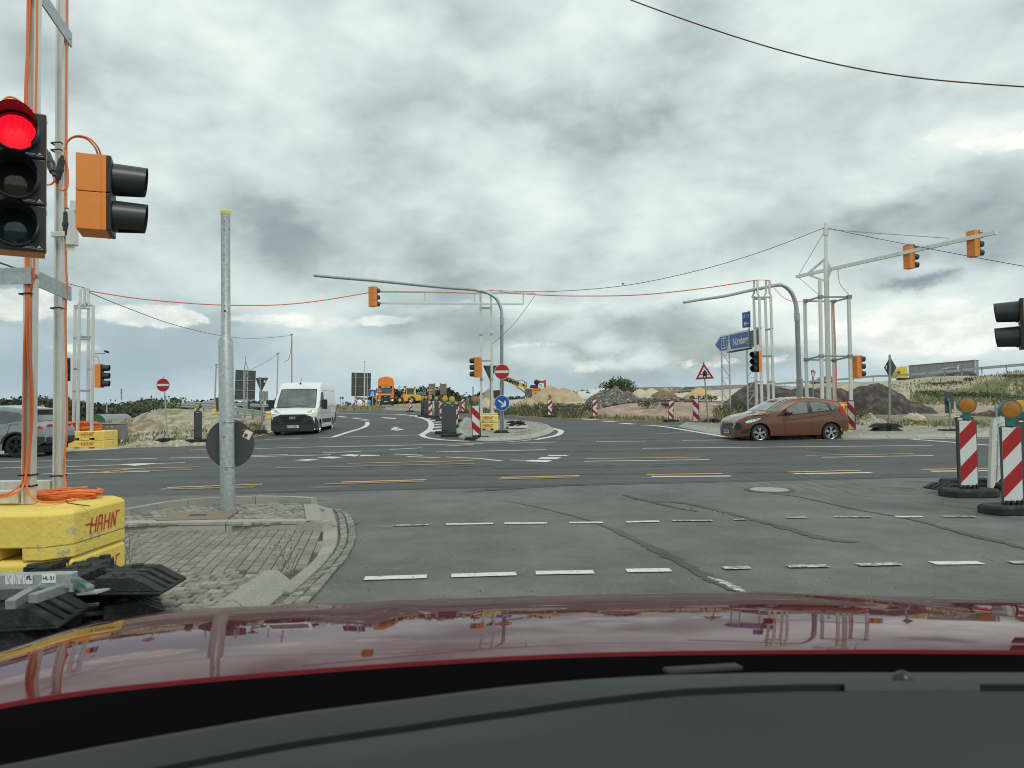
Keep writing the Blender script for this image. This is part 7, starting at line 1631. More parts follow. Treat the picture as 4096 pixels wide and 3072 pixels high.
for p_ in ([(1.66, .26), (1.655, .90), (1.662, .90), (1.668, .26)], [(2.605, .26), (2.60, .98), (2.607, .98), (2.612, .26)], [(3.05, .42), (3.42, .82), (3.46, 1.0), (3.468, 1.0), (3.428, .815), (3.057, .415)]): c.side('door_gap', p_, 'black', .004, parent=c.body)
c.front('grille', [(-.50, .60), (-.42, .44), (.42, .44), (.50, .60), (.44, .66), (-.44, .66)], 'black', .0, parent=c.body)
mb = MB(); [mb.beam((-.012, -.46, .455 + .042 * k), (-.012, .46, .455 + .042 * k), .012, .012) for k in range(5)]; c.T.part('grille_bars', mb, X['chrome'], parent=c.body)
c.side('grille_side', [(.0, .48), (.03, .45), (.16, .44), (.20, .56), (.17, .65), (.05, .68)], 'black', .012, parent=c.body)
c.plate(-.035, .36, 'BH·CX 826', 0); c.mirror(1.78, 1.0, .98, (.24, .26, .17), p_brown)
mb = MB(); mb.tube([(1.98, 0, 1.49), (2.1, 0, 1.62)], .006, 5); c.T.part('antenna', mb, X['ink'])
# ---- grey estate car at the far left, seen from its rear side
gx = (33 - 2048) * 21.5 / F; p_grey = carpaint('paint_grey', (.235, .265, .285), .25, .26)
c = Car('grey_car', 'grey compact car leaving the picture at the left edge', 'car', (gx - 3.42, 21.5 + .90, 0.0), R(1.5), 4.36, 1.82,
        [(0, .55), (.03, .72), (.1, .86), (.6, .98), (1.15, 1.06), (1.5, 1.25), (1.95, 1.47), (2.4, 1.55), (3.0, 1.56), (3.6, 1.50), (3.82, 1.46), (3.90, 1.34), (4.08, 1.12), (4.2, 1.0), (4.30, .92), (4.34, .75), (4.36, .58)],
        [(0, .25), (.5, .2), (1.5, .22), (3, .22), (3.8, .26), (4.2, .36), (4.36, .46)], (.88, 3.56), .345, .24, [(0, .95), (1.2, .97), (4, 1.08)], .36, p_grey, rr=.10, tailw=.10, tail=.5, rim='rimdark')
c.side('side_window', [(1.75, 1.0), (2.1, 1.34), (2.5, 1.43), (3.1, 1.43), (3.6, 1.36), (3.78, 1.22), (3.72, 1.12), (3.3, 1.06)], 'glass', .009)
c.side('wheel_arch', [(3.10, .42), (3.16, .60), (3.30, .74), (3.56, .80), (3.80, .74), (3.94, .62), (4.02, .44), (3.97, .44), (3.90, .60), (3.77, .70), (3.56, .755), (3.35, .70), (3.22, .57), (3.15, .42)], 'trim', .010, parent=c.body)
c.side('rear_bumper', [(3.96, .30), (3.98, .48), (4.16, .62), (4.355, .62), (4.355, .47), (4.2, .37)], 'trim', .012, parent=c.body)
c.side('taillight', [(3.98, .92), (4.10, .99), (4.30, .93), (4.33, .86), (4.2, .86)], 'taillamp', .014, parent=c.body)
mb = MB(); mb.prism([(-.62, .93), (-.50, .95), (.50, .95), (.62, .93), (.60, .99), (-.60, .99)], 4.30, 4.345, 'x'); c.T.part('taillight_bar', mb, X['taillamp'], parent=c.body)
mb = MB(); mb.box((4.30, 0, .50), (.16, 1.45, .22)); c.T.part('rear_bumper', mb, X['trim'], parent=c.body, bevel=.03)
c.over('rear_window', 3.90, 4.13, .86, .90, 'glass', .012); c.plate(4.375, .80, 'ERH·WY 38', 0, 1)
mb = MB(); mb.box((3.90, 0, 1.455), (.26, 1.15, .025)); c.T.part('roof_spoiler', mb, p_grey, bevel=.01)
c.side('door_gap', [(3.05, .42), (3.28, .72), (3.42, 1.05), (3.43, 1.05), (3.29, .71), (3.06, .41)], 'black', .004, parent=c.body); c.side('door_handle', [(3.05, .90), (3.07, .95), (3.27, .96), (3.28, .92)], p_grey, .02, parent=c.body)
# a hose reel trailer glimpsed above its tailgate
q = P(160, 1640, 30); T = Thing('equipment_frame', 'white hoops of equipment seen above the grey car', 'equipment', q); mb = MB()
for k in range(4): x_ = (148 + k * 8); mb.tube([P(x_, 1648, 30), P(x_, 1630, 30), P(x_ + 3, 1624, 30), P(x_ + 6, 1630, 30), P(x_ + 6, 1648, 30)], .02, 5)
T.part('hoops', mb, X['white_s'], world=True); mb = MB(); mb.box(tuple(P(172, 1622, 30)), (.05, .05, .06)); T.part('lamp', mb, X['orange'], world=True); mb = MB(); mb.beam(P(140, 1650, 30), P(186, 1650, 30), .3, .12); mb.beam(P(150, 1652, 30), P(150, 1780, 30), .1, .1); T.part('base', mb, X['galvd'], world=True)
# ---- white panel van, nose towards the camera
vd = 30.6; vx = (1170 - 2048) * vd / F; zv = H - (1741 - hor(1170)) * vd / F
p_white = carpaint('paint_white', (.78, .80, .80), 0, .3)
head = math.atan2(.10, -1.0)   # direction of travel
c = Car('panel_van', 'white high roof panel van coming round the bend with lights on', 'van', (vx, vd, zg(vx, vd) + .0), 0, 5.6, 2.05,
        [(0, .92), (.03, .98), (.12, 1.06), (.35, 1.17), (.62, 1.26), (.74, 1.32), (1.0, 1.64), (1.30, 1.98), (1.45, 2.14), (1.62, 2.34), (1.85, 2.47), (2.2, 2.50), (3.5, 2.52), (5.5, 2.50), (5.6, 2.44)],
        [(0, .22), (.2, .24), (1.0, .30), (4, .32), (5.6, .36)], (.95, 4.45), .345, .22, [(0, 1.3), (5.6, 1.3)], .075, p_white, rr=.14, nose=.5, nosew=.13, tail=.1, tailw=.01, tuck=.02, crown=.02)
c.T.o.rotation_euler = (0, 0, R(90 + 5.2)); c.T.o.scale = (.97, .97, .93)
# local -X (nose) must point at the camera: rotate +90 puts local x along +Y
bump = X['trim']
c.over('windscreen', .66, 1.42, .97, .93, mat('van_screen', (.13, .15, .145), .10, coat=.5, var=.5, vscale=1.6), .016)
c.over('windscreen_frit', .60, 1.46, 1.0, .97, 'black', .010)
pg = [(-.93, .24), (-.86, .18), (.86, .18), (.93, .24), (.93, .62), (.80, .86), (.60, .92), (.50, .96), (-.50, .96), (-.60, .92), (-.80, .86), (-.93, .62)]
c.front('bumper', pg, bump, -.05); c.side('bumper_side', [(-.0, .24), (.0, .60), (.02, .84), (.20, .80), (.36, .66), (.50, .56), (.50, .30)], bump, .014, cuts=3)
c.front('grille', [(-.56, .90), (-.44, .60), (.44, .60), (.56, .90)], 'ink', -.058, parent=c.body)
mb = MB(); [mb.beam((-.068, -.50 + .03 * k, .86 - .07 * k), (-.068, .50 - .03 * k, .86 - .07 * k), .02, .012) for k in range(4)]; c.T.part('grille_bars', mb, bump, parent=c.body)
c.front('air_intake', [(-.62, .50), (.62, .50), (.58, .55), (-.58, .55)], 'ink', -.058, parent=c.body)
for sg in (-1, 1): c.front('fog_recess', [(sg * .88, .60), (sg * .84, .46), (sg * .60, .52), (sg * .56, .60), (sg * .78, .68)], 'ink', -.056, parent=c.body)
m_ = Matrix.Translation((-.075, 0, .79)) @ Matrix.Rotation(R(-90), 4, 'Z') @ UPR; c.T.part('lettering', xf(text_mb('FIAT', .15, .004, .006, .85), m_), X['chrome'], parent=c.body)
c.plate(-.07, .40, 'FÜ·A 5530', 0, -1, .54, .12)
for sg in (-1, 1):
    pts = [(sg * .52, .975), (sg * .60, 1.05), (sg * .80, 1.16), (sg * .945, 1.24), (sg * .955, 1.06), (sg * .90, 1.0)]
    def hx_(y_, z_): return -.03 + .30 * max(0, (z_ - .97)) + .22 * max(0, abs(y_) - .70)
    mb = MB(); mb.add([(hx_(a, b), a, b) for a, b in pts] + [(hx_(a, b) + .2, a * .97, b) for a, b in pts], [tuple(range(6))] + [(i, (i + 1) % 6, 6 + (i + 1) % 6, 6 + i) for i in range(6)]); hl_ = c.T.part('headlight', mb, X['headlamp'], parent=c.body)
    mb = MB(); mb.ball((hx_(.88, 1.09) + .0, sg * .88, 1.09), .055, 10, 6); c.T.part('lamp_bulb', mb, X['lit'], parent=hl_)
    mb = MB(); mb.beam((-.045, sg * .54, .978), (.01, sg * .90, 1.005), .02, .018); c.T.part('light_strip', mb, X['lit'], parent=hl_)
c.side('side_window', [(1.10, 1.36), (1.42, 1.84), (1.60, 2.0), (2.0, 2.02), (2.02, 1.36)], 'black', .012); c.side('side_strip', [(1.55, .52), (1.55, .72), (3.95, .72), (3.95, .52)], bump, .010, parent=c.body)
c.side('rear_corner', [(5.0, .40), (5.0, .70), (5.3, .74), (5.35, 1.0), (5.6, 1.0), (5.6, .40)], bump, .012, parent=c.body)
for p_ in ([(2.08, .45), (2.075, 2.1), (2.09, 2.1), (2.095, .45)], [(2.2, 2.12), (5.5, 2.12), (5.5, 2.10), (2.2, 2.10)], [(2.1, 1.34), (5.5, 1.34), (5.5, 1.325), (2.1, 1.325)], [(1.5, .98), (5.4, .98), (5.4, .968), (1.5, .968)]): c.side('panel_line', p_, 'signgrey2', .004, parent=c.body)
for sg in (-1, 1):
    mb = MB(); mb.box((1.12, sg * 1.20, 1.42), (.14, .24, .46)); mb.beam((1.2, sg * 1.0, 1.33), (1.14, sg * 1.2, 1.33), .10, .06); mb.beam((1.2, sg * 1.0, 1.56), (1.14, sg * 1.2, 1.56), .06, .05); c.T.part('mirror', mb, X['black'], bevel=.03)
mb = MB(); mb.beam((.60, -.62, 1.335), (.74, .05, 1.37), .02, .02); mb.beam((.62, .10, 1.335), (.66, .82, 1.36), .02, .02); c.T.part('wiper', mb, X['ink']); mb = MB(); mb.ball((1.70, 0, 2.43), .05, 8, 6); mb.tube([(1.70, 0, 2.46), (1.95, 0, 2.70)], .010, 5); c.T.part('antenna', mb, X['ink'])
# ---- orange lorry with its high rounded body
td = 92.0; tx = (1542 - 2048) * td / F; tz = P(1542, 1623, td).z; T = Thing('tipper_lorry', 'orange works lorry with tall rounded body facing us', 'lorry', (tx, td, tz), R(9)); u = td / F
p_or = mat('lorry_orange', (.80, .24, .04), .45, var=.05)
mb = MB(); pr = [(-32, 45), (-32, 92)] + [(-32 + 5 * (1 - math.cos(t)) * 1.4, 92 + 22 * math.sin(t)) for t in (.4, .8, 1.2)] + [(-12, 118.5), (0, 120)]
pr = pr + [(-a, b) for a, b in reversed(pr[:-1])]; mb.prism([(a * u, b * u) for a, b in pr], 2.2, 8.2); T.part('hopper', mb, p_or, smooth=40, bevel=.05)
mb = MB(); mb.prism([(a * u, b * u) for a, b in [(-31, 26), (31, 26), (30.5, 60), (27, 80), (-27, 80), (-30.5, 60)]], 0, 2.1); T.part('cab', mb, p_or, bevel=.06)
def fp(name, pts, m, y=-.02): mb = MB(); mb.prism([(a * u, b * u) for a, b in pts], y, y + .05); return T.part(name, mb, X[m] if isinstance(m, str) else m)
fp('windscreen', [(-26, 51), (26, 51), (24, 71), (-24, 71)], 'glass', -.03); fp('sun_visor', [(-26, 70), (26, 70), (26, 79), (-26, 79)], 'ink', -.10); fp('grille', [(-19, 41), (-16, 31), (16, 31), (19, 41)], 'ink'); fp('grille_frame', [(-21, 43.5), (-17, 29.5), (17, 29.5), (21, 43.5)], 'signgrey2', -.01)
fp('bumper', [(-32, 4), (32, 4), (32, 28), (24, 30), (-24, 30), (-32, 28)], 'trim', -.15)
mb = MB(); [mb.prism([((a - 2) * u, 43 * u), ((a + 1.5) * u, 43 * u), ((a + 4) * u, 46.5 * u), (a * u, 46.5 * u)], -.03, 0) for a in (-17, -9, -1, 7, 14)]; T.part('warning_stripes', mb, X['white_s'])
for sg in (-1, 1): mb = MB(); mb.box((sg * 25 * u, -.17, 22 * u), (11 * u, .06, 7 * u)); h_ = T.part('headlight', mb, X['headlamp']); mb = MB(); mb.ball((sg * 26 * u, -.2, 22 * u), 2.6 * u, 8, 6); T.part('lamp_bulb', mb, X['lit'], parent=h_)
mb = MB(); mb.ball((-14 * u, -.2, 24 * u), 1.8 * u, 8, 6); T.part('indicator', mb, X['amberback']); T.part('lettering', xf(text_mb('NIEDUTHER', .22, .003, .01), Matrix.Translation((0, -.12, 74.5 * u)) @ UPR), X['paper']); T.part('lettering', xf(text_mb('M A N', .14, .003, .006), Matrix.Translation((0, -.04, 36 * u)) @ UPR), X['chrome']); fp('number_plate', [(-7, 15.5), (7, 15.5), (7, 18.5), (-7, 18.5)], 'plate', -.17)
mb = MB(); mb.box((0, 1.0, 83 * u), (38 * u, .3, 3 * u)); T.part('beacon_bar', mb, X['amber'])
for sg in (-1, 1):
    mb = MB(); mb.box((sg * 35 * u, .1, 62 * u), (5 * u, .15, 16 * u)); T.part('mirror', mb, X['black'])
    for y_ in (.9, 5.2, 6.6): mb = MB(); mb.cyl((sg * 31 * u, y_, .5), (sg * 22 * u, y_, .5), .5, n=20); T.part('wheel', mb, X['tyre'])
# worker in orange beside the lorry
q = P(1617, 1622, 91); T = Thing('person', 'worker in orange hi-vis clothes standing beside the lorry', 'person', (q.x, q.y, q.z))
me = bpy.data.meshes.new('body'); vsk = [(0, 0, .95), (0, 0, 1.25), (0, .0, 1.45), (0, -.02, 1.60), (0, -.02, 1.72), (-.20, 0, 1.40), (-.27, -.02, 1.12), (-.24, -.18, .95), (.20, 0, 1.40), (.27, -.02, 1.12), (.24, -.16, .92), (-.10, 0, .88), (-.11, -.02, .48), (-.12, .02, .06), (-.12, -.14, .04), (.10, 0, .88), (.12, -.05, .48), (.13, .02, .06), (.13, -.14, .04)]
me.from_pydata(vsk, [(0, 1), (1, 2), (2, 3), (3, 4), (2, 5), (5, 6), (6, 7), (2, 8), (8, 9), (9, 10), (0, 11), (11, 12), (12, 13), (13, 14), (0, 15), (15, 16), (16, 17), (17, 18)], []); ob = bpy.data.objects.new('body', me); C.objects.link(ob); ob.parent = T.o; me.materials.append(X['orange_hv'] if 'orange_hv' in X else mat('hi_vis', (.85, .12, .03), .7))
md = ob.modifiers.new('skin', 'SKIN'); rad = [.15, .17, .16, .06, .10, .07, .05, .04, .07, .05, .04, .10, .07, .055, .05, .10, .07, .055, .05]
for v, r_ in zip(me.skin_vertices[0].data, rad): v.radius = (r_, r_)
me.skin_vertices[0].data[0].use_root = True; ob.modifiers.new('sub', 'SUBSURF').levels = 1
mb = MB(); mb.ball((0, -.02, 1.80), .13, 10, 6, sc=(1, 1.1, .8)); T.part('helmet', mb, X['white_s'], smooth=60)
# ---- building machines
m_yel = mat('machine_yellow', (.72, .44, .06), .5, var=.12, vscale=2)
LDR = 88; T = Thing('wheel_loader', 'yellow wheel loader parked right of the orange lorry', 'wheel loader', P(1655, 1608, LDR)); q0 = P(1650, 1609, LDR)
def M(px, py, dy=0): return P(px, py, LDR + dy)
def pl(T, name, pts, D, th, m): mb = MB(); n = len(pts); a = [P(*p, D) for p in pts]; mb.add(a + [v + Vector((0, th, 0)) for v in a], [tuple(range(n)), tuple(range(n, 2 * n))[::-1]] + [(i, n + i, n + (i + 1) % n, (i + 1) % n) for i in range(n)]); return T.part(name, mb, X[m] if isinstance(m, str) else m, world=True)
pl(T, 'body', [(1612, 1605), (1614, 1580), (1625, 1578), (1660, 1577), (1672, 1580), (1680, 1590), (1680, 1601), (1665, 1603), (1655, 1592), (1640, 1592), (1632, 1603)], LDR, 2.0, m_yel)
pl(T, 'cab', [(1626, 1578), (1628, 1553), (1657, 1553), (1658, 1578)], LDR + .3, 1.4, 'glass'); pl(T, 'roof', [(1625, 1554), (1627, 1551), (1658, 1551), (1660, 1554)], LDR, 2.0, m_yel)
for x_ in (1627, 1657): mb = MB(); mb.beam(P(x_, 1578, LDR + .2), P(x_, 1553, LDR + .2), .1, .1); T.part('cab_post', mb, m_yel, world=True)
for px, y_ in ((1647, 0), (1660, 1.7), (1600, 0)):
    if px > 1610 or True: mb = MB(); q = P(px, 1600, LDR + y_); mb.cyl(q + Vector((0, -.1, 0)), q + Vector((0, .45, 0)), .46, n=20); w_ = T.part('wheel', mb, X['tyre'], world=True); mb = MB(); mb.cyl(q + Vector((0, -.13, 0)), q + Vector((0, -.1, 0)), .2, n=14); T.part('rim', mb, m_yel, parent=w_, world=True)
mb = MB()
for a_, b_ in (((1668, 1575), (1701, 1579)), ((1668, 1569), (1701, 1569)), ((1695, 1557), (1695, 1570)), ((1702, 1557), (1702, 1580)), ((1695, 1557), (1702, 1557)), ((1668, 1569), (1668, 1576))): mb.beam(P(*a_, LDR), P(*b_, LDR), .06, .06)
for x_ in range(1670, 1702, 4): mb.beam(P(x_, 1569, LDR), P(x_ + 2, 1577, LDR), .05, .05)
T.part('railing', mb, X['galvd'], world=True); pl(T, 'arm', [(1595, 1598), (1604, 1582), (1614, 1585), (1612, 1603)], LDR + .2, .5, m_yel)
GD_ = 92; T = Thing('grader', 'yellow machine with big tyre under the three part board', 'construction machine', P(1480, 1622, GD_)); pl(T, 'body', [(1493, 1618), (1494, 1584), (1508, 1582), (1511, 1598), (1518, 1600), (1518, 1612)], GD_, 1.8, m_yel)
pl(T, 'boom', [(1416, 1586), (1425, 1586), (1470, 1593), (1492, 1600), (1492, 1606), (1450, 1600), (1425, 1600)], GD_ + 1, .6, mat('machine_rust', (.30, .18, .06), .7, var=.4, vscale=3)); mb = MB(); q = P(1482, 1606, GD_ - .5); mb.cyl(q, q + Vector((0, .6, 0)), .62, n=22); T.part('wheel', mb, X['tyre'], world=True)
T = Thing('stacked_timber', 'brown timber heap at the left of the worksite', 'timber', P(1393, 1618, 90)); mb = MB(); [mb.beam(P(1381, 1607 + 3 * k, 90), P(1405, 1614 + 3 * k, 90), .2, .1) for k in range(3)]; T.part('timber', mb, m_ramp, world=True)
T = Thing('parked_car', 'small dark car far behind left of the orange lorry', 'car', P(1541 - 8, 1612, 110)); pl(T, 'body', [(1534, 1612), (1534, 1603), (1537, 1598), (1548, 1597), (1552, 1604), (1552, 1612)], 112, 2, 'trim')
ED = 64; T = Thing('excavator', 'yellow excavator with long arm in front of the sand heap', 'excavator', P(2130, 1598, ED))
pl(T, 'body', [(2113, 1593), (2110, 1588), (2122, 1584), (2123, 1577), (2133, 1574), (2133, 1564), (2163, 1563), (2163, 1594), (2130, 1595)], ED, 2.4, m_yel); pl(T, 'cab', [(2099, 1586), (2101, 1556), (2106, 1554), (2130, 1554), (2130, 1584)], ED - .1, 1.1, 'glass')
pl(T, 'cab_roof', [(2102, 1556), (2104, 1552), (2132, 1552), (2132, 1584), (2129, 1584), (2129, 1556)], ED - .12, 1.2, m_yel); pl(T, 'vent', [(2140, 1570), (2152, 1570), (2152, 1586), (2140, 1585)], ED - .02, .05, 'trim')
pl(T, 'arm', [(2018, 1520), (2034, 1513), (2072, 1529), (2092, 1534), (2098, 1540), (2096, 1545), (2084, 1546), (2076, 1544), (2066, 1546)], ED + 1.3, .5, m_yel); pl(T, 'boom', [(2095, 1535), (2105, 1540), (2110, 1554), (2104, 1568), (2098, 1560), (2090, 1540)], ED + 1.3, .5, m_yel)
pl(T, 'stick', [(1996, 1512), (2010, 1500), (2036, 1512), (2030, 1522), (2000, 1524)], ED + 1.35, .4, m_yel); mb = MB(); mb.beam(P(2030, 1509, ED + 1.2), P(2072, 1527, ED + 1.2), .14, .14); mb.beam(P(2066, 1546, ED + 1.2), P(2101, 1570, ED + 1.2), .14, .14); T.part('cylinder', mb, X['signgrey2'], world=True)
mb = MB(); [mb.tube(smoothline([tuple(P(*p, ED + 1.1)) for p in pts], 5), .03, 5) for pts in (((2070, 1525), (2085, 1520), (2098, 1527), (2100, 1540)), ((2095, 1533), (2105, 1530), (2106, 1545), (2100, 1550)))]; T.part('hose', mb, X['ink'], world=True)
q = P(2046, 1527, ED + 1.27); T.part('lettering', xf(text_mb('BUNTE', .44, .002, .02), Matrix.Translation(q) @ Matrix.Rotation(R(20), 4, 'Y') @ UPR), X['ink'], world=True); mb = MB(); mb.box(tuple(P(2135, 1599, ED + .8)), (1.5, 2.2, .35)); T.part('track', mb, X['trim'], world=True)
RD = 78; m_red = mat('machine_red', (.42, .055, .03), .5, var=.2, vscale=2); T = Thing('excavator', 'red excavator with folded arm behind the yellow one', 'excavator', P(2140, 1598, RD))
pl(T, 'body', [(2120, 1575), (2120, 1553), (2160, 1552), (2168, 1560), (2168, 1576)], RD, 2.4, m_red); pl(T, 'cab', [(2119, 1553), (2123, 1540), (2150, 1540), (2154, 1552)], RD, 1.5, 'trim'); pl(T, 'boom', [(2142, 1545), (2146, 1525), (2160, 1521), (2162, 1532), (2152, 1534), (2152, 1546)], RD + .5, .6, m_red)
pl(T, 'arm', [(2158, 1524), (2176, 1522), (2180, 1518), (2184, 1522), (2185, 1563), (2178, 1563), (2176, 1532), (2160, 1530)], RD + .5, .5, m_red); mb = MB(); mb.ball(tuple(P(2146, 1529, RD + .4)), .3, 8, 6); mb.tube(smoothline([tuple(P(*p, RD + .3)) for p in ((2155, 1545), (2160, 1537), (2167, 1540), (2166, 1550))], 5), .03, 5); T.part('hose', mb, X['ink'], world=True)
pl(T, 'upper_stripe', [(2128, 1556), (2160, 1554), (2160, 1558), (2130, 1560)], RD - .02, .05, 'orange')
# grey mixer drum glimpsed beside the pole
q = P(1986, 1575, 62); T = Thing('bucket', 'grey steel bucket half hidden behind the island pole', 'bucket', q); mb = MB(); mb.prism([(-.42, .28), (.30, .32), (.36, -.05), (.10, -.30), (-.30, -.36), (-.42, -.1)], -.4, .4); T.part('shell', mb, X['trim'], bevel=.03)
# ---- cars and lorries on the motorway
def simple_car(label, px0, px1, ptop, D, paint, kind='sedan', flip=False, group='cars on the motorway', rz=0):
    x0, x1 = P(px0, 1500, D).x, P(px1, 1500, D).x; L = x1 - x0; s = max(.78, L / 4.4) if rz == 0 else 1.0; zb = P((px0 + px1) / 2, ptop, D).z - (1.66 if kind == 'suv' else 1.50) * s
    top = [(0, .55), (.05, .68), (.3, .82), (1.0, .95), (1.15, 1.0), (1.9, 1.40), (2.4, 1.46), (3.2, 1.42), (3.9, 1.10), (4.2, 1.0), (4.36, .85), (4.4, .6)] if kind == 'sedan' else [(0, .6), (.05, .78), (.3, .92), (1.0, 1.05), (1.15, 1.1), (1.8, 1.52), (2.4, 1.62), (3.5, 1.60), (4.0, 1.5), (4.2, 1.1), (4.36, .95), (4.4, .6)]
    c = Car('car', label, 'car', (x0 if not flip else x1, D, zb), R(rz) + (math.pi if flip else 0), 4.4, 1.8, top, [(0, .25), (4.4, .3)], (.85, 3.5), .33, .2, [(0, .95), (4.4, 1.02)], .36, paint, group=group, sc=s)
    c.side('side_window', [(1.45, 1.02), (1.95, 1.30), (2.4, 1.36), (3.2, 1.33), (3.65, 1.1), (3.6, 1.02)] if kind == 'sedan' else [(1.4, 1.1), (1.85, 1.42), (2.5, 1.5), (3.6, 1.48), (3.95, 1.3), (3.9, 1.12)], 'glass', .012)
    c.over('windscreen', 1.2, 1.85, .92, .88, 'glass', .012); return c
pk = carpaint('paint_dark', (.025, .03, .036), .2, .3); pgm = carpaint('paint_graphite', (.06, .07, .08), .4, .3)
c = simple_car('white car driving on the left motorway behind the guardrail', 797, 868, 1598, 76, carpaint('paint_white_b', (.75, .77, .78), 0, .3), flip=False, rz=64)
simple_car('dark car on the motorway left of the ochre sand cone', 2706, 2770, 1546, 140, pgm, 'suv'); simple_car('dark flat car on the motorway right of the ochre sand cone', 2868, 2946, 1549, 138, pk, flip=True)
simple_car('dark car above the brown hatchback beside the give way sign', 3242, 3332, 1505, 118, pk, 'suv'); simple_car('graphite car in front of the grey trailer on the motorway', 3762, 3893, 1470, 100, pgm, 'suv', flip=True)
T = Thing('semi_trailer_lorry', 'yellow lorry with long grey trailer on the right embankment', 'lorry', P(3760, 1530, 134)); pl_m = mat('trailer_grey', (.27, .29, .30), .6, var=.15, vscale=.8, stretch=(2, 2, .3))
a = P(3634, 1463, 137); b = P(3899, 1441, 129); zb_ = 5.0; mb = MB(); dd = (b - a); dd.z = 0; nrm_ = Vector((-dd.y, dd.x, 0)).normalized() * 2.5
mb.add([Vector((a.x, a.y, zb_)), Vector((b.x, b.y, zb_)), b, Vector((a.x, a.y, a.z)), Vector((a.x, a.y, zb_)) + nrm_, Vector((b.x, b.y, zb_)) + nrm_, b + nrm_, a + nrm_], [(0, 1, 2, 3), (7, 6, 5, 4), (0, 4, 5, 1), (1, 5, 6, 2), (2, 6, 7, 3), (3, 7, 4, 0)]); T.part('trailer', mb, pl_m, world=True)
mb = MB(); mb.beam(a, b, .12, .14); mb.beam(b, b + nrm_, .12, .14); T.part('roof_edge', mb, mat('roof_edge', (.18, .09, .08), .6), world=True); mb = MB(); mb.beam(Vector((b.x, b.y - .03, zb_)), b + Vector((0, -.03, 0)), .1, .1); T.part('corner_post', mb, X['white_s'], world=True)
m_cy = mat('cab_yellow', (.80, .62, .05), .4); pl(T, 'cab', [(3590, 1512), (3587, 1485), (3592, 1473), (3600, 1467), (3628, 1464), (3632, 1512)], 137, 2.4, m_cy); pl(T, 'side_window', [(3590, 1493), (3590, 1484), (3601, 1483), (3602, 1494)], 136.9, .05, 'glass')
mb = MB()
for px in (3600, 3650, 3850, 3868, 3886): q = P(px, 1521, 136 if px < 3700 else 129.5); mb = MB(); mb.cyl(q, q + Vector((0, .4, 0)), .5, n=16); T.part('wheel', mb, X['tyre'], world=True)
mb = MB(); mb.beam(P(3600, 1517, 137.5), P(3890, 1515, 130), .8, .5); T.part('chassis', mb, X['trim'], world=True)
# white vans behind the rubble
T = Thing('white_van', 'white box van body rising behind the rubble heap', 'van', P(2390, 1590, 72), group='white vans on the plateau'); pl(T, 'box', [(2363, 1590), (2363, 1555), (2418, 1553), (2418, 1590)], 74, 2.2, p_white)
T = Thing('white_van', 'low white van with dark windows left of the box van', 'van', P(2345, 1590, 66), group='white vans on the plateau'); pl(T, 'body', [(2312, 1590), (2312, 1566), (2345, 1562), (2360, 1566), (2372, 1576), (2376, 1590)], 66, 1.9, p_white); pl(T, 'side_window', [(2344, 1571), (2345, 1566), (2356, 1567), (2362, 1573)], 65.97, .02, 'glass')
# ================================================================ the car we sit in: bonnet, cowl and dashboard
OC = Thing('red_car', 'red car seen from inside: glossy bonnet and dark dashboard', 'car', (0, 1.2, 0))
COLS = [  # px, rear edge py, rear D, silhouette py, tilt at the rear
    (-900, 3050, .80, 2800, .06), (-500, 2935, .88, 2712, .06), (-200, 2868, .94, 2645, .06), (0, 2815, .98, 2598, .06), (330, 2762, 1.02, 2500, .06), (700, 2722, 1.07, 2442, .062), (1000, 2695, 1.10, 2424, .064), (1300, 2672, 1.13, 2410, .065), (1600, 2650, 1.16, 2401, .066), (1800, 2638, 1.18, 2392, .066),
    (2048, 2624, 1.20, 2384, .066), (2400, 2610, 1.22, 2376, .066), (2750, 2603, 1.24, 2371, .066), (3100, 2600, 1.25, 2371, .066), (3500, 2598, 1.25, 2380, .066), (3900, 2600, 1.25, 2392, .066), (4300, 2604, 1.25, 2404, .066), (4800, 2615, 1.25, 2420, .066), (5400, 2640, 1.25, 2460, .066)]
def colat(px):
    k = max(i for i in range(len(COLS) - 1) if COLS[i][0] <= px); k = min(k, len(COLS) - 2)
    tabs = [[(c[0], c[j]) for c in COLS] for j in range(1, 5)]
    return [fritsch(t, px) for t in tabs]
NR = 60; rows = []; edge = []; lipr = []
pxs = [-900 + i * 45 for i in range(141)]
for px in pxs:
    pr, D0, ps, a0 = colat(px); A_ = P(px, pr, D0); B_ = P(px, ps, 2.0); sl_f = (H - B_.z) / B_.y
    t_ = lambda b_: min((H - A_.z + a0 * t + b_ * t * t) / (D0 + t) for t in [i * .02 for i in range(1, 70)])
    lo, hi = 0.0, 3.0
    for _ in range(30):
        m = (lo + hi) / 2
        if t_(m) > sl_f: hi = m
        else: lo = m
    b_ = (lo + hi) / 2; ts = [i * 1.15 / NR for i in range(NR + 1)]; row = []
    for t in ts:
        z = A_.z - a0 * t - b_ * t * t; D = D0 + t; x = A_.x / D0 * D * .985 + A_.x * .015
        # pressed creases running forward on both sides
        q = 0
        for cp, sgn in ((1690 - 130 * t, 1), (3050 + 1500 * (1 - min(1, t / .8)), 1)):
            w = 95 if sgn > 0 else 60; q += .0045 * math.exp(-((px - cp) / w) ** 2) * min(1, max(0, (t - .25) / .35))
        q += -.004 * math.exp(-((px - 1550 + 160 * t) / 160) ** 2) * min(1, max(0, (t - .2) / .3))
        row.append((x, D, z + q))
    lipr.append([row[0], (row[0][0], row[0][1] - .0015, row[0][2] - .0015), (row[0][0], row[0][1] - .004, row[0][2] - .006)])
    rows.append(row + [(row[-1][0], row[-1][1] + .06, row[-1][2] - .22), (row[-1][0], row[-1][1] + .05, row[-1][2] - .5)]); edge.append(row[0])
mb = MB(); mb.grid(rows)
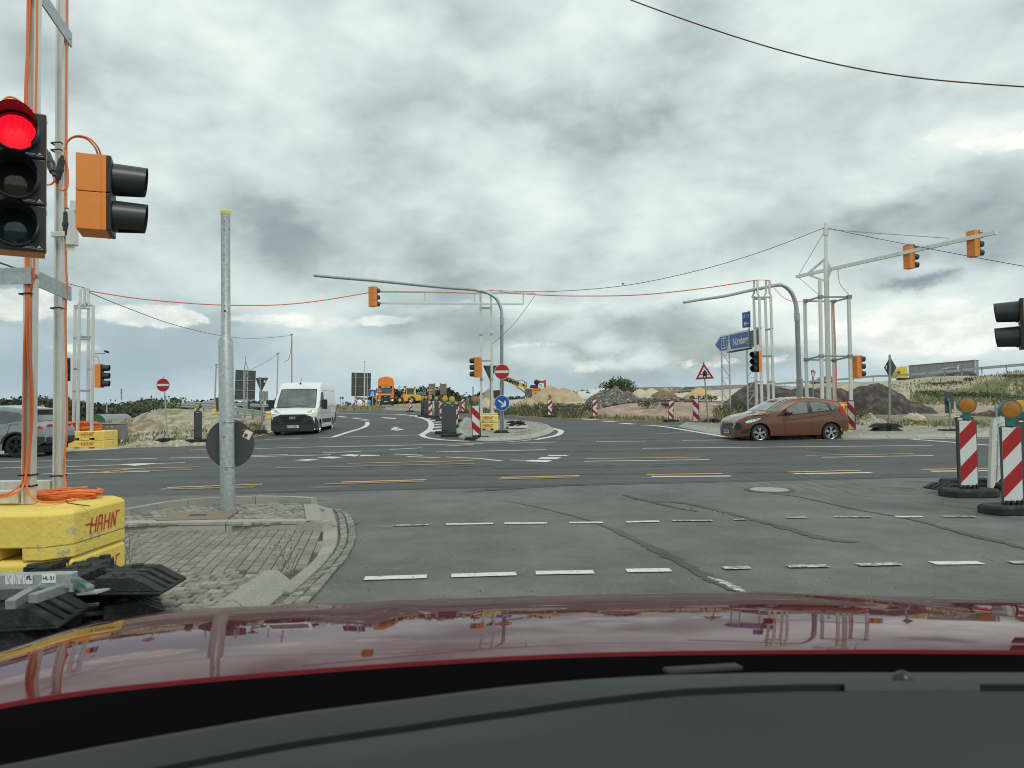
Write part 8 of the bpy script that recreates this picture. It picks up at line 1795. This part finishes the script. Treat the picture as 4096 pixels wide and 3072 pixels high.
m_red = bpy.data.materials.new('paint_red'); m_red.use_nodes = True; bs = m_red.node_tree.nodes['Principled BSDF']
bs.inputs['Base Color'].default_value = (.080, .010, .016, 1); bs.inputs['Metallic'].default_value = .0; bs.inputs['Specular IOR Level'].default_value = .0; bs.inputs['Roughness'].default_value = .32; bs.inputs['Coat Weight'].default_value = .78; bs.inputs['Coat Roughness'].default_value = .03; bs.inputs['Coat IOR'].default_value = 1.48
OC.part('bonnet', mb, m_red, world=True, smooth=180)
mb = MB(); mb.grid(lipr); OC.part('bonnet_lip', mb, mat('lip_red', (.13, .012, .018), .75, spec=.1), world=True)
# cowl: dark trough from the bonnet edge down to the foot of the windscreen
mb = MB(); rows = []
DASH = [(-900, 3230), (-400, 3130), (0, 3062), (400, 2985), (800, 2915), (1200, 2850), (1600, 2800), (2048, 2745), (2400, 2715), (2750, 2698), (3200, 2690), (4096, 2690), (5400, 2720)]
dpy = lambda px: fritsch(DASH, px)
for px, e in zip(pxs, edge):
    pd = dpy(px); q1 = P(px, pd + 25, .84 + .02); rows.append([(e[0], e[1] - .004, e[2] - .006), (e[0] * .99, e[1] - .02, e[2] - .075), tuple(Vector((e[0], e[1], e[2])).lerp(q1, .5) + Vector((0, 0, -.07))), (q1.x, q1.y, q1.z - .06), (q1.x, q1.y - .01, q1.z - .0)])
mb.grid(rows); OC.part('cowl', mb, mat('cowl_black', (.004, .0035, .004), .9, spec=.08), world=True, smooth=60)
mb = MB(); mb.beam(P(2660, 2686, .98), P(2960, 2668, 1.02), .02, .008); OC.part('wiper_arm', mb, mat('wiper_grey', (.008, .009, .0095), .6), world=True, bevel=.004)
# dashboard top: far lip, long defroster slot, then the broad padded top
m_dash = mat('dash_plastic', (.014, .016, .0165), .62, var=.16, vscale=3, bump=.10, bscale=260)
LIP = 46
def dgrid(offs):
    r = []
    for px in pxs:
        pd = dpy(px); row = []
        for o_, D, dz in offs: q = P(px, pd + o_(px), D); row.append((q.x, q.y, q.z + dz))
        r.append(row)
    return r
sl0 = lambda px: 95 + 40 * clamp((2048 - px) / 2000, -.6, 1.2) * 1.0 - (25 if px > 2700 else 25 * clamp((px - 2048) / 700, 0, 1))
mb = MB(); mb.grid(dgrid([(lambda px: 30, .86, -.05), (lambda px: 10, .855, -.008), (lambda px: 0, .85, 0), (lambda px: 25, .82, .004), (lambda px: sl0(px), .78, 0), (lambda px: sl0(px) + 3, .779, -.03)])); OC.part('dashboard', mb, m_dash, world=True, smooth=50)
mb = MB(); mb.grid(dgrid([(lambda px: sl0(px) - 5, .782, -.03), (lambda px: sl0(px) + 28, .752, -.03)])); OC.part('defroster_slot', mb, X['ink'], world=True)
mb = MB(); mb.grid(dgrid([(lambda px: sl0(px) + 20, .7525, -.03), (lambda px: sl0(px) + 22, .752, -.004), (lambda px: sl0(px) + 30, .747, 0), (lambda px: 240, .70, .004), (lambda px: 420, .62, .004), (lambda px: 800, .50, 0), (lambda px: 1200, .42, -.03)])); OC.part('dashboard_pad', mb, m_dash, world=True, smooth=50)
# the slot is closed by flush fillers where the photo shows solid dash
for x0, x1, nm in ((3380, 3920, 'centre_cover'),):
    mb = MB(); rows = []
    for i in range(13):
        px = x0 + (x1 - x0) * i / 12; k0 = (0 if i not in (0, 12) else 0); rows.append([tuple(P(px, dpy(px) + sl0(px) - 8, .783) + Vector((0, 0, .0015))), tuple(P(px, dpy(px) + sl0(px) + 34, .748) + Vector((0, 0, .0015)))])
    mb.grid(rows); OC.part(nm, mb, m_dash, world=True)
mb = MB(); mb.box((0, 0, 0), (.085, .034, .006)); q = P(3575, 2742, .80); xf(mb, Matrix.Translation(q)); sb = OC.part('sensor_base', mb, m_dash, world=True, bevel=.002)
mb = MB(); mb.ball(tuple(P(3612, 2722, .80)), .0105, 16, 10); mb.cyl(P(3612, 2740, .80), P(3612, 2728, .80), .014, .009, n=16); OC.part('sensor', mb, mat('sensor_black', (.012, .012, .018), .3), parent=sb, world=True, smooth=60)
mb = MB(); mb.beam(P(3320, 2700, .835), P(3560, 2796, .765), .003, .004); mb.beam(P(3650, 2700, .84), P(3900, 2790, .77), .003, .004); mb.beam(P(3500, 2763, .79), P(3760, 2763, .79), .004, .004); OC.part('panel_joint', mb, X['ink'], world=True)
